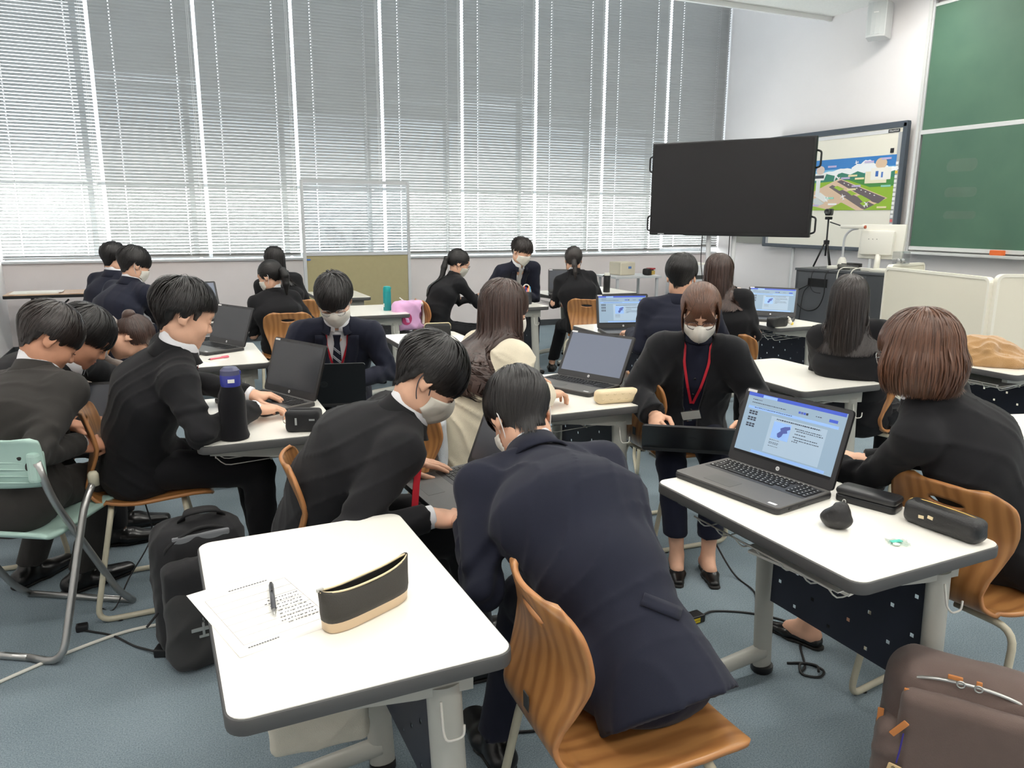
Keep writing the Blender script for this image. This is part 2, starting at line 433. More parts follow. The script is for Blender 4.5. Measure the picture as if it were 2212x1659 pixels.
def make_table():
    t = thing('desk', 'desk', 'desk')
    rim = MB().prism(rrect(TW, TL, 0.035, 6), TH - 0.032, TH - 0.0015, inset=0.005).build('edge_band', rimM, t, True, 40)
    MB().prism(rrect(TW - 0.008, TL - 0.008, 0.032, 6), TH - 0.006, TH).build('table_top', topM, t)
    for s in (-1, 1):
        y = s * 0.29
        a = MB()
        ring = [(0.035 * math.cos(u), 0.022 * math.sin(u)) for u in np.linspace(0, 2 * PI, 16, endpoint=False)]
        V = []; Fc = []
        for (z, xo) in ((0.025, 0.165), (0.62, 0.135)):
            V += [(xo + p, y + q, z) for p, q in ring]
        for i in range(16): Fc.append((i, (i + 1) % 16, 16 + (i + 1) % 16, 16 + i))
        Fc += [tuple(range(16))[::-1], tuple(range(16, 32))]
        lg = mesh_obj('leg', V, Fc, legM, t, True, 40)
        MB().lathe([(0.0, 0.0), (0.03, 0.0), (0.036, 0.008), (0.036, 0.026), (0.0, 0.026)], 16, (0.165, y, 0)).build('foot_cap', blackM, lg, True, 40)
        foot = MB(); 
        foot.tube([(0.16, y, 0.075), (-0.05, y, 0.055), (-0.215, y, 0.036)], [0.026, 0.024, 0.02], 10)
        fo = foot.build('foot_bar', legM, t, True, 40)
        MB().lathe([(0.0, 0.0), (0.02, 0.0), (0.02, 0.026), (0, 0.026)], 12, (-0.2, y, 0)).build('glide', blackM, fo)
        # tapered arm under the top
        V = [(-0.21, y - 0.014, 0.668), (0.19, y - 0.014, 0.668), (0.19, y - 0.014, 0.600), (0.08, y - 0.014, 0.606), (-0.21, y - 0.014, 0.645)]
        V += [(p[0], y + 0.014, p[2]) for p in V]
        Fc = [(4, 3, 2, 1, 0), (5, 6, 7, 8, 9)] + [(i, (i + 1) % 5, 5 + (i + 1) % 5, 5 + i) for i in range(5)]
        mesh_obj('arm', V, Fc, legM, t)
        h = fillet([(0.12, s * 0.318, 0.60), (0.12, s * 0.33, 0.545), (0.12, s * 0.345, 0.535), (0.155, s * 0.345, 0.535), (0.155, s * 0.345, 0.56)], 0.012, 4)
        MB().tube(h, 0.0026, 6).build('hook', wireM, t, True)
    MB().box((0.16, 0, 0.635), (0.03, 0.56, 0.05)).build('rail', legM, t)
    V, Fc = perforated(0.152, -0.262, 0.262, 0.27, 0.60)
    mesh_obj('modesty_panel', V, Fc, panM, t)
    sh = MB()
    for q in range(7): sh.tube(fillet([(0.12, -0.24 + 0.08 * q, 0.60), (-0.16, -0.24 + 0.08 * q, 0.585), (-0.19, -0.24 + 0.08 * q, 0.62)], 0.02, 3), 0.0022, 5)
    for xx, zz in ((-0.19, 0.62), (0.0, 0.5935), (0.12, 0.60)): sh.tube([(xx, -0.25, zz), (xx, 0.25, zz)], 0.0028, 5)
    sh.build('shelf_rack', wireM, t, True)
    return t
DESK = make_table()
_used = [False]
def desk(x, y, rz, label):
    if not _used[0]:
        _used[0] = True; o = DESK; o.location = (x, y, 0); o.rotation_euler = (0, 0, rz); o['label'] = label
    else: o = copy_tree(DESK, (x, y, 0), rz, label)
    o['group'] = 'white desks'; return o
D1 = desk(0.263, 1.512, 0.024, 'white desk with worksheet and open dark pencil case in the foreground')
D2 = desk(1.540, 1.470, 0.036, 'white desk carrying the large open laptop and a black leather pouch')
D3 = desk(1.575, 3.02, 0.0, 'white desk in front of the woman in the cream sweater')
D4 = desk(0.285, 3.085, 0.0, 'white desk with bottle in a black drawstring pouch')
D5 = desk(0.193, 4.59, 0.022, 'white desk with open laptop and a pink pen')
D6 = desk(1.50, 4.60, 0.0, 'empty-ended white desk with a black clasp pouch')
D7 = desk(1.505, 6.37, -0.006, 'white desk with a teal bottle')
D8 = desk(1.52, 7.78, 0.01, 'farthest white desk, empty, before the freestanding board')
D10 = desk(4.25, 7.27, 0.0, 'white desk near the window wall with a black flask')
D10b = desk(2.80, 6.45, 0.0, 'white desk between the glasses-wearing ponytailed woman and the man with a pale tie')
D10c = desk(3.72, 7.08, 0.0, 'white desk carrying the dark laptop of the low ponytail woman')
D9 = desk(0.20, 6.36, 0.0, 'white desk between the navy men and the ponytailed woman at back left')
D11 = desk(2.90, 4.56, 0.0, 'white desk of the man in navy beside the long haired woman')
D12 = desk(4.22, 4.62, 0.0, 'white desk with a pale pink bottle and black quilted case')
D13 = desk(2.845, 2.95, -0.015, 'empty white desk right behind the woman with red lanyard')
D14 = desk(4.12, 2.84, 0.04, 'white desk with a tan fleece blanket')
D15 = desk(2.97, 1.60, -0.28, 'white desk cut by the right edge of the picture')
D16 = desk(6.35, 4.02, 0.1, 'white desk inside the cream partition booth')
# papers on the wire shelf of some desks
for d_, n_, l_ in ((D2, 3, 'stack of loose papers under the desk with the large laptop'), (D13, 4, 'stack of loose papers under the empty desk at centre right'), (D14, 3, 'stack of loose papers under the desk with the tan blanket')):
    mb = MB()
    for q in range(n_): mb.box((0, 0, 0.002 + 0.004 * q), (0.21, 0.297, 0.003), Matrix.Rotation(random.uniform(-.15, .15), 4, 'Z'))
    o = mb.build('paper_stack', paperM)
    o.location = Vector((d_.location.x, d_.location.y, 0)) + Matrix.Rotation(d_.rotation_euler.z, 3, 'Z') @ Vector((-0.06, -0.1, 0.60))
    o.rotation_euler = (0, rad(-2), d_.rotation_euler.z); tag(o, l_, 'papers', 'papers on desk shelves')

# wooden folding table by the window wall
ftopM = wood_mat('oak_laminate', (214, 178, 146), (190, 150, 118), 0.5, 0.3, (1, 1, 1))
ft = thing('folding_table', 'long wood-topped folding table against the window wall', 'table', (-0.6, 8.98, 0))
MB().prism(rrect(1.80, 0.45, 0.02, 4), 0.682, 0.70).build('table_top', ftopM, ft)
MB().prism(rrect(1.81, 0.46, 0.024, 4), 0.662, 0.692, inset=0.003).build('edge_band', blackM, ft)
for s in (-1, 1):
    lg = MB()
    for yy in (-0.18, 0.18): lg.tube([(s * 0.68, yy, 0.0), (s * 0.66, yy, 0.66)], 0.016, 8)
    lg.tube([(s * 0.68, -0.18, 0.1), (s * 0.68, 0.18, 0.1)], 0.014, 8)
    lg.tube([(s * 0.67, -0.18, 0.35), (s * 0.35, -0.18, 0.64)], 0.01, 6)
    lg.build('leg_frame', blackM, ft, True)
MB().box((0, 0.02, 0.50), (1.30, 0.03, 0.05)).build('stretcher', blackM, ft)
o = MB().box((-1.25, 8.98, 0.7035), (0.42, 0.297, 0.006)).box((-1.16, 8.96, 0.7095), (0.3, 0.21, 0.005)).build('paper_stack', paperM)
tag(o, 'flat white papers on the wooden folding table', 'papers')

# ------------------------------------------------------------------ plywood chairs
plyM = wood_mat('bent_plywood', (178, 126, 74), (150, 100, 56), 0.9, 0.34, (0.35, 1.0, 0.35))
plyE = mat('ply_edge', (178, 122, 74), 0.5)
greyM = mat('grey_label', (60, 62, 62), 0.5)
def make_chair():
    t = thing('plywood_chair', 'chair', 'chair')
    ctrl = [(.222, .405), (.205, .428), (.16, .437), (.08, .434), (-.03, .424), (-.10, .424), (-.155, .434), (-.19, .458), (-.204, .495), (-.201, .535), (-.190, .580), (-.183, .625), (-.184, .665), (-.192, .705), (-.205, .745), (-.219, .775)]
    hw = [.165, .185, .195, .198, .190, .172, .150, .132, .128, .136, .152, .167, .175, .175, .170, .155]
    P = np.array(smooth_path(ctrl_to3(ctrl), 6)); Wd = np.interp(np.linspace(0, len(hw) - 1, len(P)), range(len(hw)), hw)
    L = np.concatenate([[0], np.cumsum(np.linalg.norm(np.diff(P, axis=0), axis=1))]); tot = L[-1]
    r = 0.055
    for i in range(len(P)):
        d = min(L[i], tot - L[i])
        if d < r: Wd[i] = Wd[i] - r + math.sqrt(max(0, r * r - (r - d) ** 2))
    T = np.gradient(P, axis=0); T /= np.linalg.norm(T, axis=1, keepdims=True)
    N = np.stack([T[:, 2], np.zeros(len(P)), -T[:, 0]], 1)       # one side of the shell
    nc = 33; us = np.linspace(-1, 1, nc); V = []
    for i in range(len(P)):
        back = np.clip((P[i, 2] - .5) / .15, 0, 1)
        for u in us:
            p = P[i] + np.array([0, u * Wd[i], 0])
            p = p + np.array([0.028 * back * u * u, 0, 0.010 * (1 - back) * (u * u) * (1 if P[i, 0] > -.15 else 0)])
            V.append(p)
    V = np.array(V); nr = len(P)
    ic = int(np.argmin(np.abs(P[:, 2] - .716) + (np.arange(nr) < nr / 2) * 9)); sc = L[ic]
    a, b = 0.052, 0.0125
    def ell(i, j): return ((us[j] * Wd[i]) / a) ** 2 + ((L[i] - sc) / b) ** 2
    Fc = []; hole = set()
    for i in range(nr - 1):
        for j in range(nc - 1):
            q = [(i, j), (i + 1, j), (i + 1, j + 1), (i, j + 1)]
            if sum(ell(*k) < 1.0 for k in q) >= 2: hole.update(q); continue
            Fc.append(tuple(k[0] * nc + k[1] for k in q))
    used = set(x for f in Fc for x in f)
    for (i, j) in hole:
        k = i * nc + j
        if k in used:
            e = math.sqrt(max(ell(i, j), 1e-6)); y, s = us[j] * Wd[i] / e, (L[i] - sc) / e + sc
            ii = np.interp(s, L, np.arange(nr)); i0 = int(min(nr - 2, ii)); fr = ii - i0
            p = P[i0] * (1 - fr) + P[i0 + 1] * fr; u = y / Wd[i]
            V[k] = p + np.array([0.028 * u * u, y, 0])
    o = mesh_obj('shell', V, Fc, [plyM, plyE], t, True)
    md = o.modifiers.new('thick', 'SOLIDIFY'); md.thickness = 0.011; md.offset = 0; md.material_offset_rim = 1; md.use_even_offset = False
    me = MB().box((0, 0, 0), (0.002, 0.026, 0.036), Matrix.Translation((-.2105, 0, .520)) @ Matrix.Rotation(rad(-2), 4, 'Y')).build('maker_label', greyM, t)
    me['label'] = 'small dark grey label on the shell back'
    for s in (-1, 1):
        p = fillet([(.115, s * .03, .418), (.115, s * .195, .408), (.185, s * .205, .0115), (-.215, s * .205, .0115), (-.135, s * .19, .408), (-.135, s * .03, .414)], 0.055, 6)
        MB().tube(p, 0.0105, 10).build('sled_tube', leg2M, t, True)
        for xx in (.10, -.14):
            MB().lathe([(0, 0), (.011, 0), (.009, .006), (0, .007)], 10, (xx, s * .205, -0.0005)).build('glide', blackM, t)
    for xx in (.115, -.135):
        MB().lathe([(0, 0), (.007, 0), (.006, .003), (0, .003)], 10, (xx, 0, .4295 if xx > 0 else .4305)).build('screw', blackM, t)
    return t
def ctrl_to3(c): return [(a, 0, b) for a, b in c]
CHAIR = make_chair(); _usedc = [False]
def chair(x, y, rz, label):
    if not _usedc[0]:
        _usedc[0] = True; o = CHAIR; o.location = (x, y, 0); o.rotation_euler = (0, 0, rz); o['label'] = label
    else: o = copy_tree(CHAIR, (x, y, 0), rz, label)
    o['group'] = 'bent plywood chairs'; return o
# chairs face +X (the chalkboard) when rz = 0
chair(0.795, 1.235, rad(-2), 'bent plywood chair in the foreground under the man in navy')
chair(0.47, 2.23, rad(-8), 'bent plywood chair under the masked man with a laptop on his lap')
chair(-0.14, 3.17, rad(2), 'bent plywood chair under the man typing beside the black bottle pouch')
chair(1.03, 2.84, rad(4), 'bent plywood chair with a grey cushion under the woman in cream')
chair(0.78, 5.98, rad(84), 'bent plywood chair under the ponytailed woman at back left')
chair(3.42, 6.02, rad(52), 'bent plywood chair under the woman with the low ponytail facing the windows')
chair(2.09, 2.86, rad(-3), 'bent plywood chair under the woman with the red lanyard')
chair(3.30, 2.82, rad(22), 'bent plywood chair under the long haired woman before the dark cabinet')
chair(2.08, 1.36, rad(8), 'bent plywood chair under the woman with brown bobbed hair')
chair(-0.56, 6.98, rad(40), 'bent plywood chair under the farther navy man at back left')
chair(2.66, 3.66, rad(60), 'bent plywood chair under the man in navy at centre right')
chair(3.06, 7.16, rad(-100), 'bent plywood chair under the man with a pale tie')
chair(0.76, 4.06, rad(-98), 'bent plywood chair under the man with a striped tie')
chair(1.00, 6.86, rad(80), 'bent plywood chair behind the ponytailed woman at back left')
chair(3.32, 3.86, rad(25), 'bent plywood chair under the woman typing beside the pink bottle')
chair(-0.68, 3.80, rad(0), 'bent plywood chair under the bowed dark haired man at far left')
chair(-0.52, 4.45, rad(0), 'bent plywood chair under the person in the grey fleece')
chair(2.12, 6.33, rad(2), 'bent plywood chair under the ponytailed woman with glasses')
chair(-0.40, 5.92, rad(45), 'bent plywood chair under the nearer navy man at back left')

# mint folding chair
mintM = mat('mint_plastic', (176, 206, 196), 0.4)
silM = mat('silver_tube', (178, 178, 176), 0.28, metal=0.85)
fc = thing('folding_chair', 'mint green plastic folding chair with silver tubes at the left edge', 'chair', (-0.52, 3.02, 0), rad(60))
def curved_panel(name, w, pts, th, bend, m, parent, nu=17):
    P = smooth_path([(a, 0, b) for a, b in pts], 5); V = []; Fc = []; n = len(P)
    for i, p in enumerate(P):
        e = min(i, n - 1 - i); ww = w * (1 - 0.10 * math.exp(-e * 0.9))
        for k in range(nu):
            u = -1 + 2 * k / (nu - 1); V.append((p[0] + bend * u * u, u * ww / 2, p[2]))
    for i in range(n - 1):
        for k in range(nu - 1): Fc.append((i * nu + k, (i + 1) * nu + k, (i + 1) * nu + k + 1, i * nu + k + 1))
    o = mesh_obj(name, V, Fc, m, parent, True); md = o.modifiers.new('thick', 'SOLIDIFY'); md.thickness = th; md.offset = 0
    return o
bk = curved_panel('backrest', 0.44, [(-.215, .61), (-.222, .66), (-.226, .71), (-.236, .755), (-.245, .775)], 0.012, 0.045, mintM, fc)
for q in range(4):
    zz = .635 + q * .022
    MB().tube([(-.229 + .045 * (u / .2) ** 2 - 0.004, u, zz - 0.25 * abs(u) * abs(u)) for u in np.linspace(-.19, .19, 12)], 0.0032, 6).build('rib', mintM, bk, True)
curved_panel('seat', 0.40, [(.20, .42), (.18, .436), (.05, .432), (-.10, .424), (-.17, .43), (-.19, .445)], 0.014, 0.0, mintM, fc)
for s in (-1, 1):
    MB().tube(fillet([(-.205, s * .215, .70), (-.16, s * .215, .56), (.12, s * .215, .09), (.20, s * .215, .012)], 0.06, 5), 0.0125, 10).build('back_leg', silM, fc, True)
    MB().tube(fillet([(.02, s * .238, .56), (-.04, s * .238, .50), (-.235, s * .238, .013), (-.215, s * .1, .013)], 0.07, 5), 0.0125, 10).build('front_leg', silM, fc, True)
    MB().lathe([(0, 0), (.018, 0), (.018, .04), (.012, .05), (0, .05)], 12, (.02, s * .238, .545)).build('joint_cap', leg2M, fc, True)
    MB().box((-.19, s * .2, .68), (.05, .035, .10), bev=.012).build('bracket', mintM, fc)
MB().tube([(-.215, -.1, .013), (-.215, .1, .013)], 0.0125, 10).build('rear_runner', silM, fc, True)
MB().tube([(.20, -.215, .0125), (.20, .215, .0125)], 0.0125, 10).build('front_runner', silM, fc, True)

# ------------------------------------------------------------------ front wall: chalkboard, interactive board, loudspeaker
greenM = mat('chalkboard_green', (82, 116, 95), 0.6, noise=0.10, nscale=2.0, dark=(72, 106, 88))
alubr = mat('bright_aluminium', (224, 224, 222), 0.35, metal=0.4)
cb = thing('chalkboard', 'tall green two-panel sliding chalkboard on the front wall', 'chalkboard', (XF, 0, 0))
cy0, cy1 = 0.6, 6.19
MB().box((-0.035, (cy0 + cy1) / 2, 3.02), (0.02, cy1 - cy0 - .08, 1.24)).build('upper_panel', greenM, cb)
MB().box((-0.055, (cy0 + cy1) / 2, 1.77), (0.02, cy1 - cy0 - .14, 1.22)).build('lower_panel', greenM, cb)
MB().box((-0.05, (cy0 + cy1) / 2, 2.385), (0.035, cy1 - cy0 - .08, 0.045), bev=.004).build('middle_rail', alubr, cb)
MB().box((-0.06, (cy0 + cy1) / 2, 1.165), (0.035, cy1 - cy0 - .12, 0.04), bev=.004).build('lower_rail', alubr, cb)
MB().box((-0.04, (cy0 + cy1) / 2, 3.655), (0.03, cy1 - cy0 - .08, 0.03), bev=.004).build('upper_rail', alubr, cb)
MB().box((-0.045, (cy0 + cy1) / 2, 3.725), (0.09, cy1 - cy0 + .02, 0.05), bev=.004).build('top_rail', alubr, cb)
for yy in (cy0, cy1):
    MB().box((-0.04, yy, 2.42), (0.075, 0.035, 2.6), bev=.004).build('side_rail', alubr, cb)
    MB().box((-0.04, yy - .03 * (1 if yy == cy1 else -1), 2.42), (0.04, 0.022, 2.6)).build('guide', alup, cb)
MB().box((-0.09, (cy0 + cy1) / 2, 1.115), (0.11, cy1 - cy0 + .06, 0.03), bev=.006).build('chalk_tray', alubr, cb)
smM = mat('chalk_dust', (150, 168, 152), 0.9, alpha=0.10)
for (yy, zz, w_, h_) in ((5.62, 2.02, .34, .13), (5.60, 1.75, .36, .10), (5.58, 1.52, .36, .08)):
    MB().prism([(a + .012 * math.sin(9 * b), b) for a, b in rrect(w_, h_, h_ * .45, 6)], 0, 0.0006, Matrix.Translation((-.0656, yy, zz)) @ Matrix.Rotation(rad(-90), 4, 'Y') @ Matrix.Rotation(rad(90), 4, 'Z')).build('chalk_smear', smM, cb)
o = MB().box((XF - .09, 5.10, 1.155), (.05, .14, .05), bev=.01).build('board_eraser', mat('orange_felt', (222, 108, 52), .8)); tag(o, 'orange chalkboard eraser on the chalk tray at right edge', 'eraser')

ibM = mat('slate_frame', (74, 82, 92), 0.4); ivory = mat('ivory_screen', (238, 234, 220), 0.35)
ib = thing('interactive_board', 'interactive whiteboard in dark slate frame on stand legs', 'whiteboard', (XF - 0.10, 7.34, 0))
MB().box((0, 0, 1.805), (0.04, 2.02, 1.32)).build('screen', ivory, ib)
MB().box((0, 0, 2.49), (0.06, 2.13, 0.07), bev=.01).build('top_frame', ibM, ib)
MB().box((0, 0, 1.125), (0.055, 2.13, 0.045), bev=.008).build('bottom_frame', ibM, ib)
for s in (-1, 1):
    MB().box((0, s * 1.04, 1.81), (0.06, 0.055, 1.40), bev=.008).build('side_frame', ibM, ib)
    MB().box((-0.022, s * 0.985, 1.78), (0.004, 0.045, 1.26)).build('icon_strip', mat('grey_strip', (176, 178, 180), .5), ib)
    lg = MB().tube([(0.0, s * .62 - .1, 0.03), (0.02, s * .62 - .1, 1.1)], 0.02, 8)
    lg.build('stand_leg', alup, ib, True)
    MB().box((0.0, s * .62 - .1, .025), (.17, .05, .05), bev=.01).build('stand_foot', alup, ib)
MB().box((-.0225, 0, 2.43), (.003, 1.93, .04)).build('title_strip', mat('pale_strip', (222, 222, 224), .5), ib)
blk = MB().box((-.0255, -.90, 2.43), (.003, .15, .036)).build('name_plate', mat('dark_plate', (40, 42, 46), .5), ib)
Mwall = Matrix(((0, 0, -1, 0), (-1, 0, 0, 0), (0, 1, 0, 0), (0, 0, 0, 1)))     # text facing -X
def wallM4(x, y, z): return Matrix.Translation((x, y, z)) @ Mwall
text_obj('lettering', 'HitachiSoft', 0.028, whiteM, blk, wallM4(-.0275, -.90, 2.43))
icM = [mat('icon_white', (244, 244, 244), .5), mat('icon_blue', (40, 110, 200), .5), mat('icon_yellow', (240, 200, 60), .5), mat('icon_red', (226, 120, 120), .5)]
for s in (-1,):
    for q in range(18):
        MB().box((-.0255, s * .985, 2.08 - q * .048), (.003, .032, .032)).build('icon', icM[2 if q == 2 else 3 if q == 13 else 0], ib)
    for q in range(2): MB().lathe([(0, 0), (.017, 0), (.017, .003), (0, .003)], 14, M=Matrix.Translation((-.024, s * .985, 1.30 - .045 * q)) @ Matrix.Rotation(rad(-90), 4, 'Y')).build('icon', icM[1], ib)
MB().box((-.03, -1.09, 1.23), (.07, .05, .11), bev=.008).build('pen_holder', ibM, ib)
MB().box((-.026, -.90, 2.22), (.004, .045, .05)).build('magnet', blackM, ib)

# poster of an airport on the board: flat print
po = thing('airport_poster', 'colourful airport map poster on the interactive whiteboard', 'poster', (XF - 0.1245, 7.02, 1.875))
PWD, PHT = 1.30, 0.60
class Flat:
    def __init__(s, parent): s.p = parent; s.d = 0
    def poly(s, name, pts, col):
        s.d += 1; x = -0.0006 - 0.00012 * s.d
        V = [(x, PWD / 2 - u * PWD, -PHT / 2 + v * PHT) for u, v in pts]; n = len(V)
        V += [(0.0, p[1], p[2]) for p in V]
        Fc = [tuple(range(n)), tuple(range(n, 2 * n))[::-1]] + [(i, n + i, n + (i + 1) % n, (i + 1) % n) for i in range(n)]
        return mesh_obj(name, V, Fc, mat('print_%d_%d_%d' % col, col, .5), s.p)
    def blob(s, name, cx, cy, rx, ry, col, n=18, w=0.0):
        return s.poly(name, [(cx + rx * math.cos(a) * (1 + w * math.sin(5 * a)), cy + ry * math.sin(a) * (1 + w * math.sin(7 * a))) for a in np.linspace(0, 2 * PI, n, endpoint=False)], col)
    def quad(s, name, x0, y0, x1, y1, col): return s.poly(name, [(x0, y0), (x1, y0), (x1, y1), (x0, y1)], col)
fl = Flat(po)
fl.quad('sheet', 0, 0, 1, 1, (52, 128, 200))
fl.poly('sky_band', [(0, .62), (1, .62), (1, .80), (0, .80)], (120, 186, 226))
for (a, b, c, d) in ((.30, .72, .12, .05), (.44, .74, .13, .07), (.62, .78, .09, .10), (.70, .82, .08, .12), (.80, .78, .12, .08), (.95, .74, .08, .05)): fl.blob('cloud', a, b, c, d, (244, 248, 250), 20, .08)
fl.poly('hills', [(0, .5), (0, .66), (.08, .70), (.16, .66), (.24, .72), (.33, .68), (.42, .73), (.52, .68), (.60, .74), (.70, .68), (.82, .71), (.92, .68), (1, .72), (1, .5)], (46, 128, 106))
fl.poly('field', [(0, 0), (1, 0), (1, .5), (.8, .55), (.5, .58), (.2, .56), (0, .54)], (150, 190, 48))
fl.poly('wood', [(.5, .58), (1, .6), (1, .44), (.75, .43)], (70, 140, 66))
fl.poly('apron', [(.05, .35), (.40, .62), (.95, .22), (.70, .0), (.62, .0), (.45, .15), (.28, .02), (.05, .10)], (226, 196, 168))
fl.poly('runway', [(.37, .56), (.42, .59), (.93, .22), (.86, .12), (.80, .15)], (104, 92, 98))
fl.poly('taxiway', [(.28, .46), (.32, .50), (.82, .10), (.72, .01), (.68, .03)], (110, 98, 100))
fl.poly('grass', [(.34, .45), (.38, .48), (.47, .41), (.41, .38)], (160, 196, 60))
fl.poly('grass', [(.50, .36), (.54, .38), (.62, .31), (.56, .28)], (160, 196, 60))
fl.poly('grass', [(.62, .27), (.66, .29), (.78, .18), (.70, .14)], (160, 196, 60))
fl.poly('grass', [(.66, .13), (.70, .16), (.76, .11), (.71, .06)], (160, 196, 60))
fl.poly('grass', [(.30, .0), (.44, .15), (.58, .0)], (150, 186, 40))
for q in range(8): fl.poly('marking', [(.45 + q * .05, .53 - q * .036), (.462 + q * .05, .535 - q * .036), (.47 + q * .05, .52 - q * .036), (.458 + q * .05, .515 - q * .036)], (244, 244, 244))
fl.poly('terminal', [(.10, .30), (.18, .36), (.30, .22), (.24, .16)], (236, 238, 236))
fl.poly('terminal', [(.06, .20), (.14, .26), (.24, .14), (.16, .08)], (206, 214, 214))
fl.quad('tower', .12, .28, .17, .62, (230, 234, 236)); fl.poly('tower_top', [(.08, .60), (.21, .60), (.24, .74), (.05, .74)], (240, 240, 238)); fl.quad('tower_window', .08, .64, .21, .70, (56, 62, 72))
fl.blob('balloon', .16, .80, .05, .085, (222, 202, 192)); fl.blob('balloon', .85, .86, .06, .10, (224, 196, 166))
fl.quad('building', .69, .50, .92, .72, (240, 232, 204)); fl.quad('building', .75, .56, .96, .78, (246, 244, 236)); fl.quad('building_window', .80, .62, .83, .72, (60, 110, 190)); fl.quad('building_window', .86, .60, .88, .70, (90, 130, 200))
for (a, b) in ((.30, .86), (.55, .66), (.47, .62), (.63, .60), (.90, .94), (.60, .46), (.92, .44), (.55, .40), (.12, .10), (.90, .05), (.34, .12), (.30, .24), (.72, .90)): fl.quad('caption_strip', a - .05, b - .018, a + .05, b + .018, random.choice([(150, 214, 196), (196, 184, 220), (250, 250, 250), (236, 226, 180)]))
def plane_icon(u, v, k, a):
    sh = [(0, 1), (.12, .35), (1, 0), (1, -.15), (.14, 0), (.1, -.6), (.4, -.85), (.4, -1), (0, -.88), (-.4, -1), (-.4, -.85), (-.1, -.6), (-.14, 0), (-1, -.15), (-1, 0), (-.12, .35)]
    ca, sa = math.cos(a), math.sin(a)
    fl.poly('aeroplane', [(u + k * (x * ca - y * sa), v + k * (x * sa + y * ca) * PWD / PHT) for x, y in sh], (248, 248, 250))
plane_icon(.36, .66, .045, 1.0); plane_icon(.58, .90, .02, 1.9); plane_icon(.73, .11, .03, -.8); plane_icon(.46, .26, .03, .4); plane_icon(.26, .22, .03, 2.2)

spM = mat('grey_speaker', (206, 208, 208), 0.55)
sp = thing('wall_speaker', 'grey loudspeaker mounted high beside the chalkboard', 'speaker', (XF - .17, 6.76, 3.62), rad(30))
MB().prism([(-.12, -.10), (.10, -.12), (.10, .12), (-.12, .10), (-.145, .05), (-.15, 0), (-.145, -.05)][::-1], -.19, .19, inset=.012).build('cabinet', spM, sp, True, 35)
MB().prism([(-.128, -.09), (-.122, -.09), (-.122, .09), (-.128, .09), (-.151, .045), (-.157, 0), (-.151, -.045)][::-1], -.165, .165).build('grille', mat('speaker_grille', (190, 194, 194), .7), sp)
MB().box((-.1575, 0, .06), (.003, .05, .01)).build('badge', alubr, sp)
MB().box((.14, 0, 0), (.10, .05, .05)).build('bracket', mat('dark_bracket', (90, 92, 94), .5), sp)

# grey bulletin strip behind the television stand
o = MB().box((XF - .02, 8.75, 1.27), (.03, .60, .28)).build('notice_panel', mat('notice_grey', (150, 150, 144), .8)); tag(o, 'small grey notice panel on the wall behind the television posts', 'panel')

# ------------------------------------------------------------------ big television on a stand
tvA, tvB = np.array((4.14, 6.19)), np.array((4.90, 4.97)); tvc = (tvA + tvB) / 2; dv = tvB - tvA; ang = math.atan2(dv[1], dv[0])
tvW = np.linalg.norm(dv)
tv = thing('television', 'large black flat television on a tall grey stand', 'television', (tvc[0], tvc[1], 0), ang)
tvB_ = mat('tv_bezel', (18, 18, 20), .35); scrM = mat('tv_screen', (14, 14, 17), .12, spec=.5)
MB().box((0, 0, 1.725), (tvW, .05, .815), bev=.008).build('housing', tvB_, tv)
MB().box((0, -.0262, 1.735), (tvW - .045, .004, .765)).build('screen', scrM, tv)
for s in (-1, 1):
    for zz in (1.95, 1.42): MB().tube(fillet([(s * tvW / 2, .01, zz + .07), (s * (tvW / 2 + .035), .01, zz + .06), (s * (tvW / 2 + .035), .01, zz - .06), (s * tvW / 2, .01, zz - .07)], .02, 4), .008, 8).build('handle', blackM, tv, True)
for xx in (-.17, .06): MB().tube([(xx, .06, .06), (xx, .06, 1.75)], .021, 12).build('post', alup, tv, True)
MB().box((-.055, -.02, .62), (.46, .34, .02), bev=.005).build('shelf', alup, tv)
for xx in (-.17, .06): MB().tube([(xx, -.33, .06), (xx, .35, .06)], .022, 10).build('base_leg', alup, tv, True)
for xx in (-.17, .06):
    for yy in (-.3, .32): MB().lathe([(0, 0), (.022, 0), (.028, .018), (.022, .038), (0, .038)], 12, (xx, yy, 0)).build('caster', blackM, tv, True)
MB().tube([(.06, .04, 1.0), (.11, -.05, 1.0)], .009, 8).build('peg', alup, tv)
MB().tube(smooth_path([(-.22, .03, 1.36), (-.225, .04, 1.1), (-.20, .05, .9), (-.15, .05, .5)], 5), .004, 6).build('cable', blackM, tv)
MB().tube(smooth_path([(.03, .03, 1.34), (.035, .02, 1.2), (.03, .03, 1.0), (.035, .04, .7)], 5), .004, 6).build('cable', blackM, tv)
MB().box((-.60, -.0288, 1.328), (.06, .003, .008)).build('badge', alup, tv)

# ------------------------------------------------------------------ freestanding board
tanM = mat('tan_felt', (172, 162, 124), .85, noise=.04, nscale=20)
fb = thing('freestanding_board', 'tall freestanding partition with clear upper pane and tan lower panel', 'partition', (2.0, 8.95, 0))
for s in (-1, 1):
    MB().box((s * .605, 0, .96), (.035, .045, 1.80), bev=.004).build('post', alup, fb)
    MB().box((s * .605, 0, .045), (.045, .50, .03), bev=.006).build('foot', ibM, fb)
for zz in (1.845, 1.045, .145): MB().box((0, 0, zz), (1.18, .035, .035)).build('rail', alup, fb)
MB().box((0, 0, 1.445), (1.175, .006, .77)).build('clear_pane', glass_mat('clear_pane', (.93, .95, .97), .10), fb)
MB().box((0, 0, .595), (1.175, .018, .87)).build('felt_panel', tanM, fb)
MB().box((-.57, -.019, .985), (.05, .002, .016)).build('blue_tape', mat('blue_tape', (60, 110, 190), .6), fb)

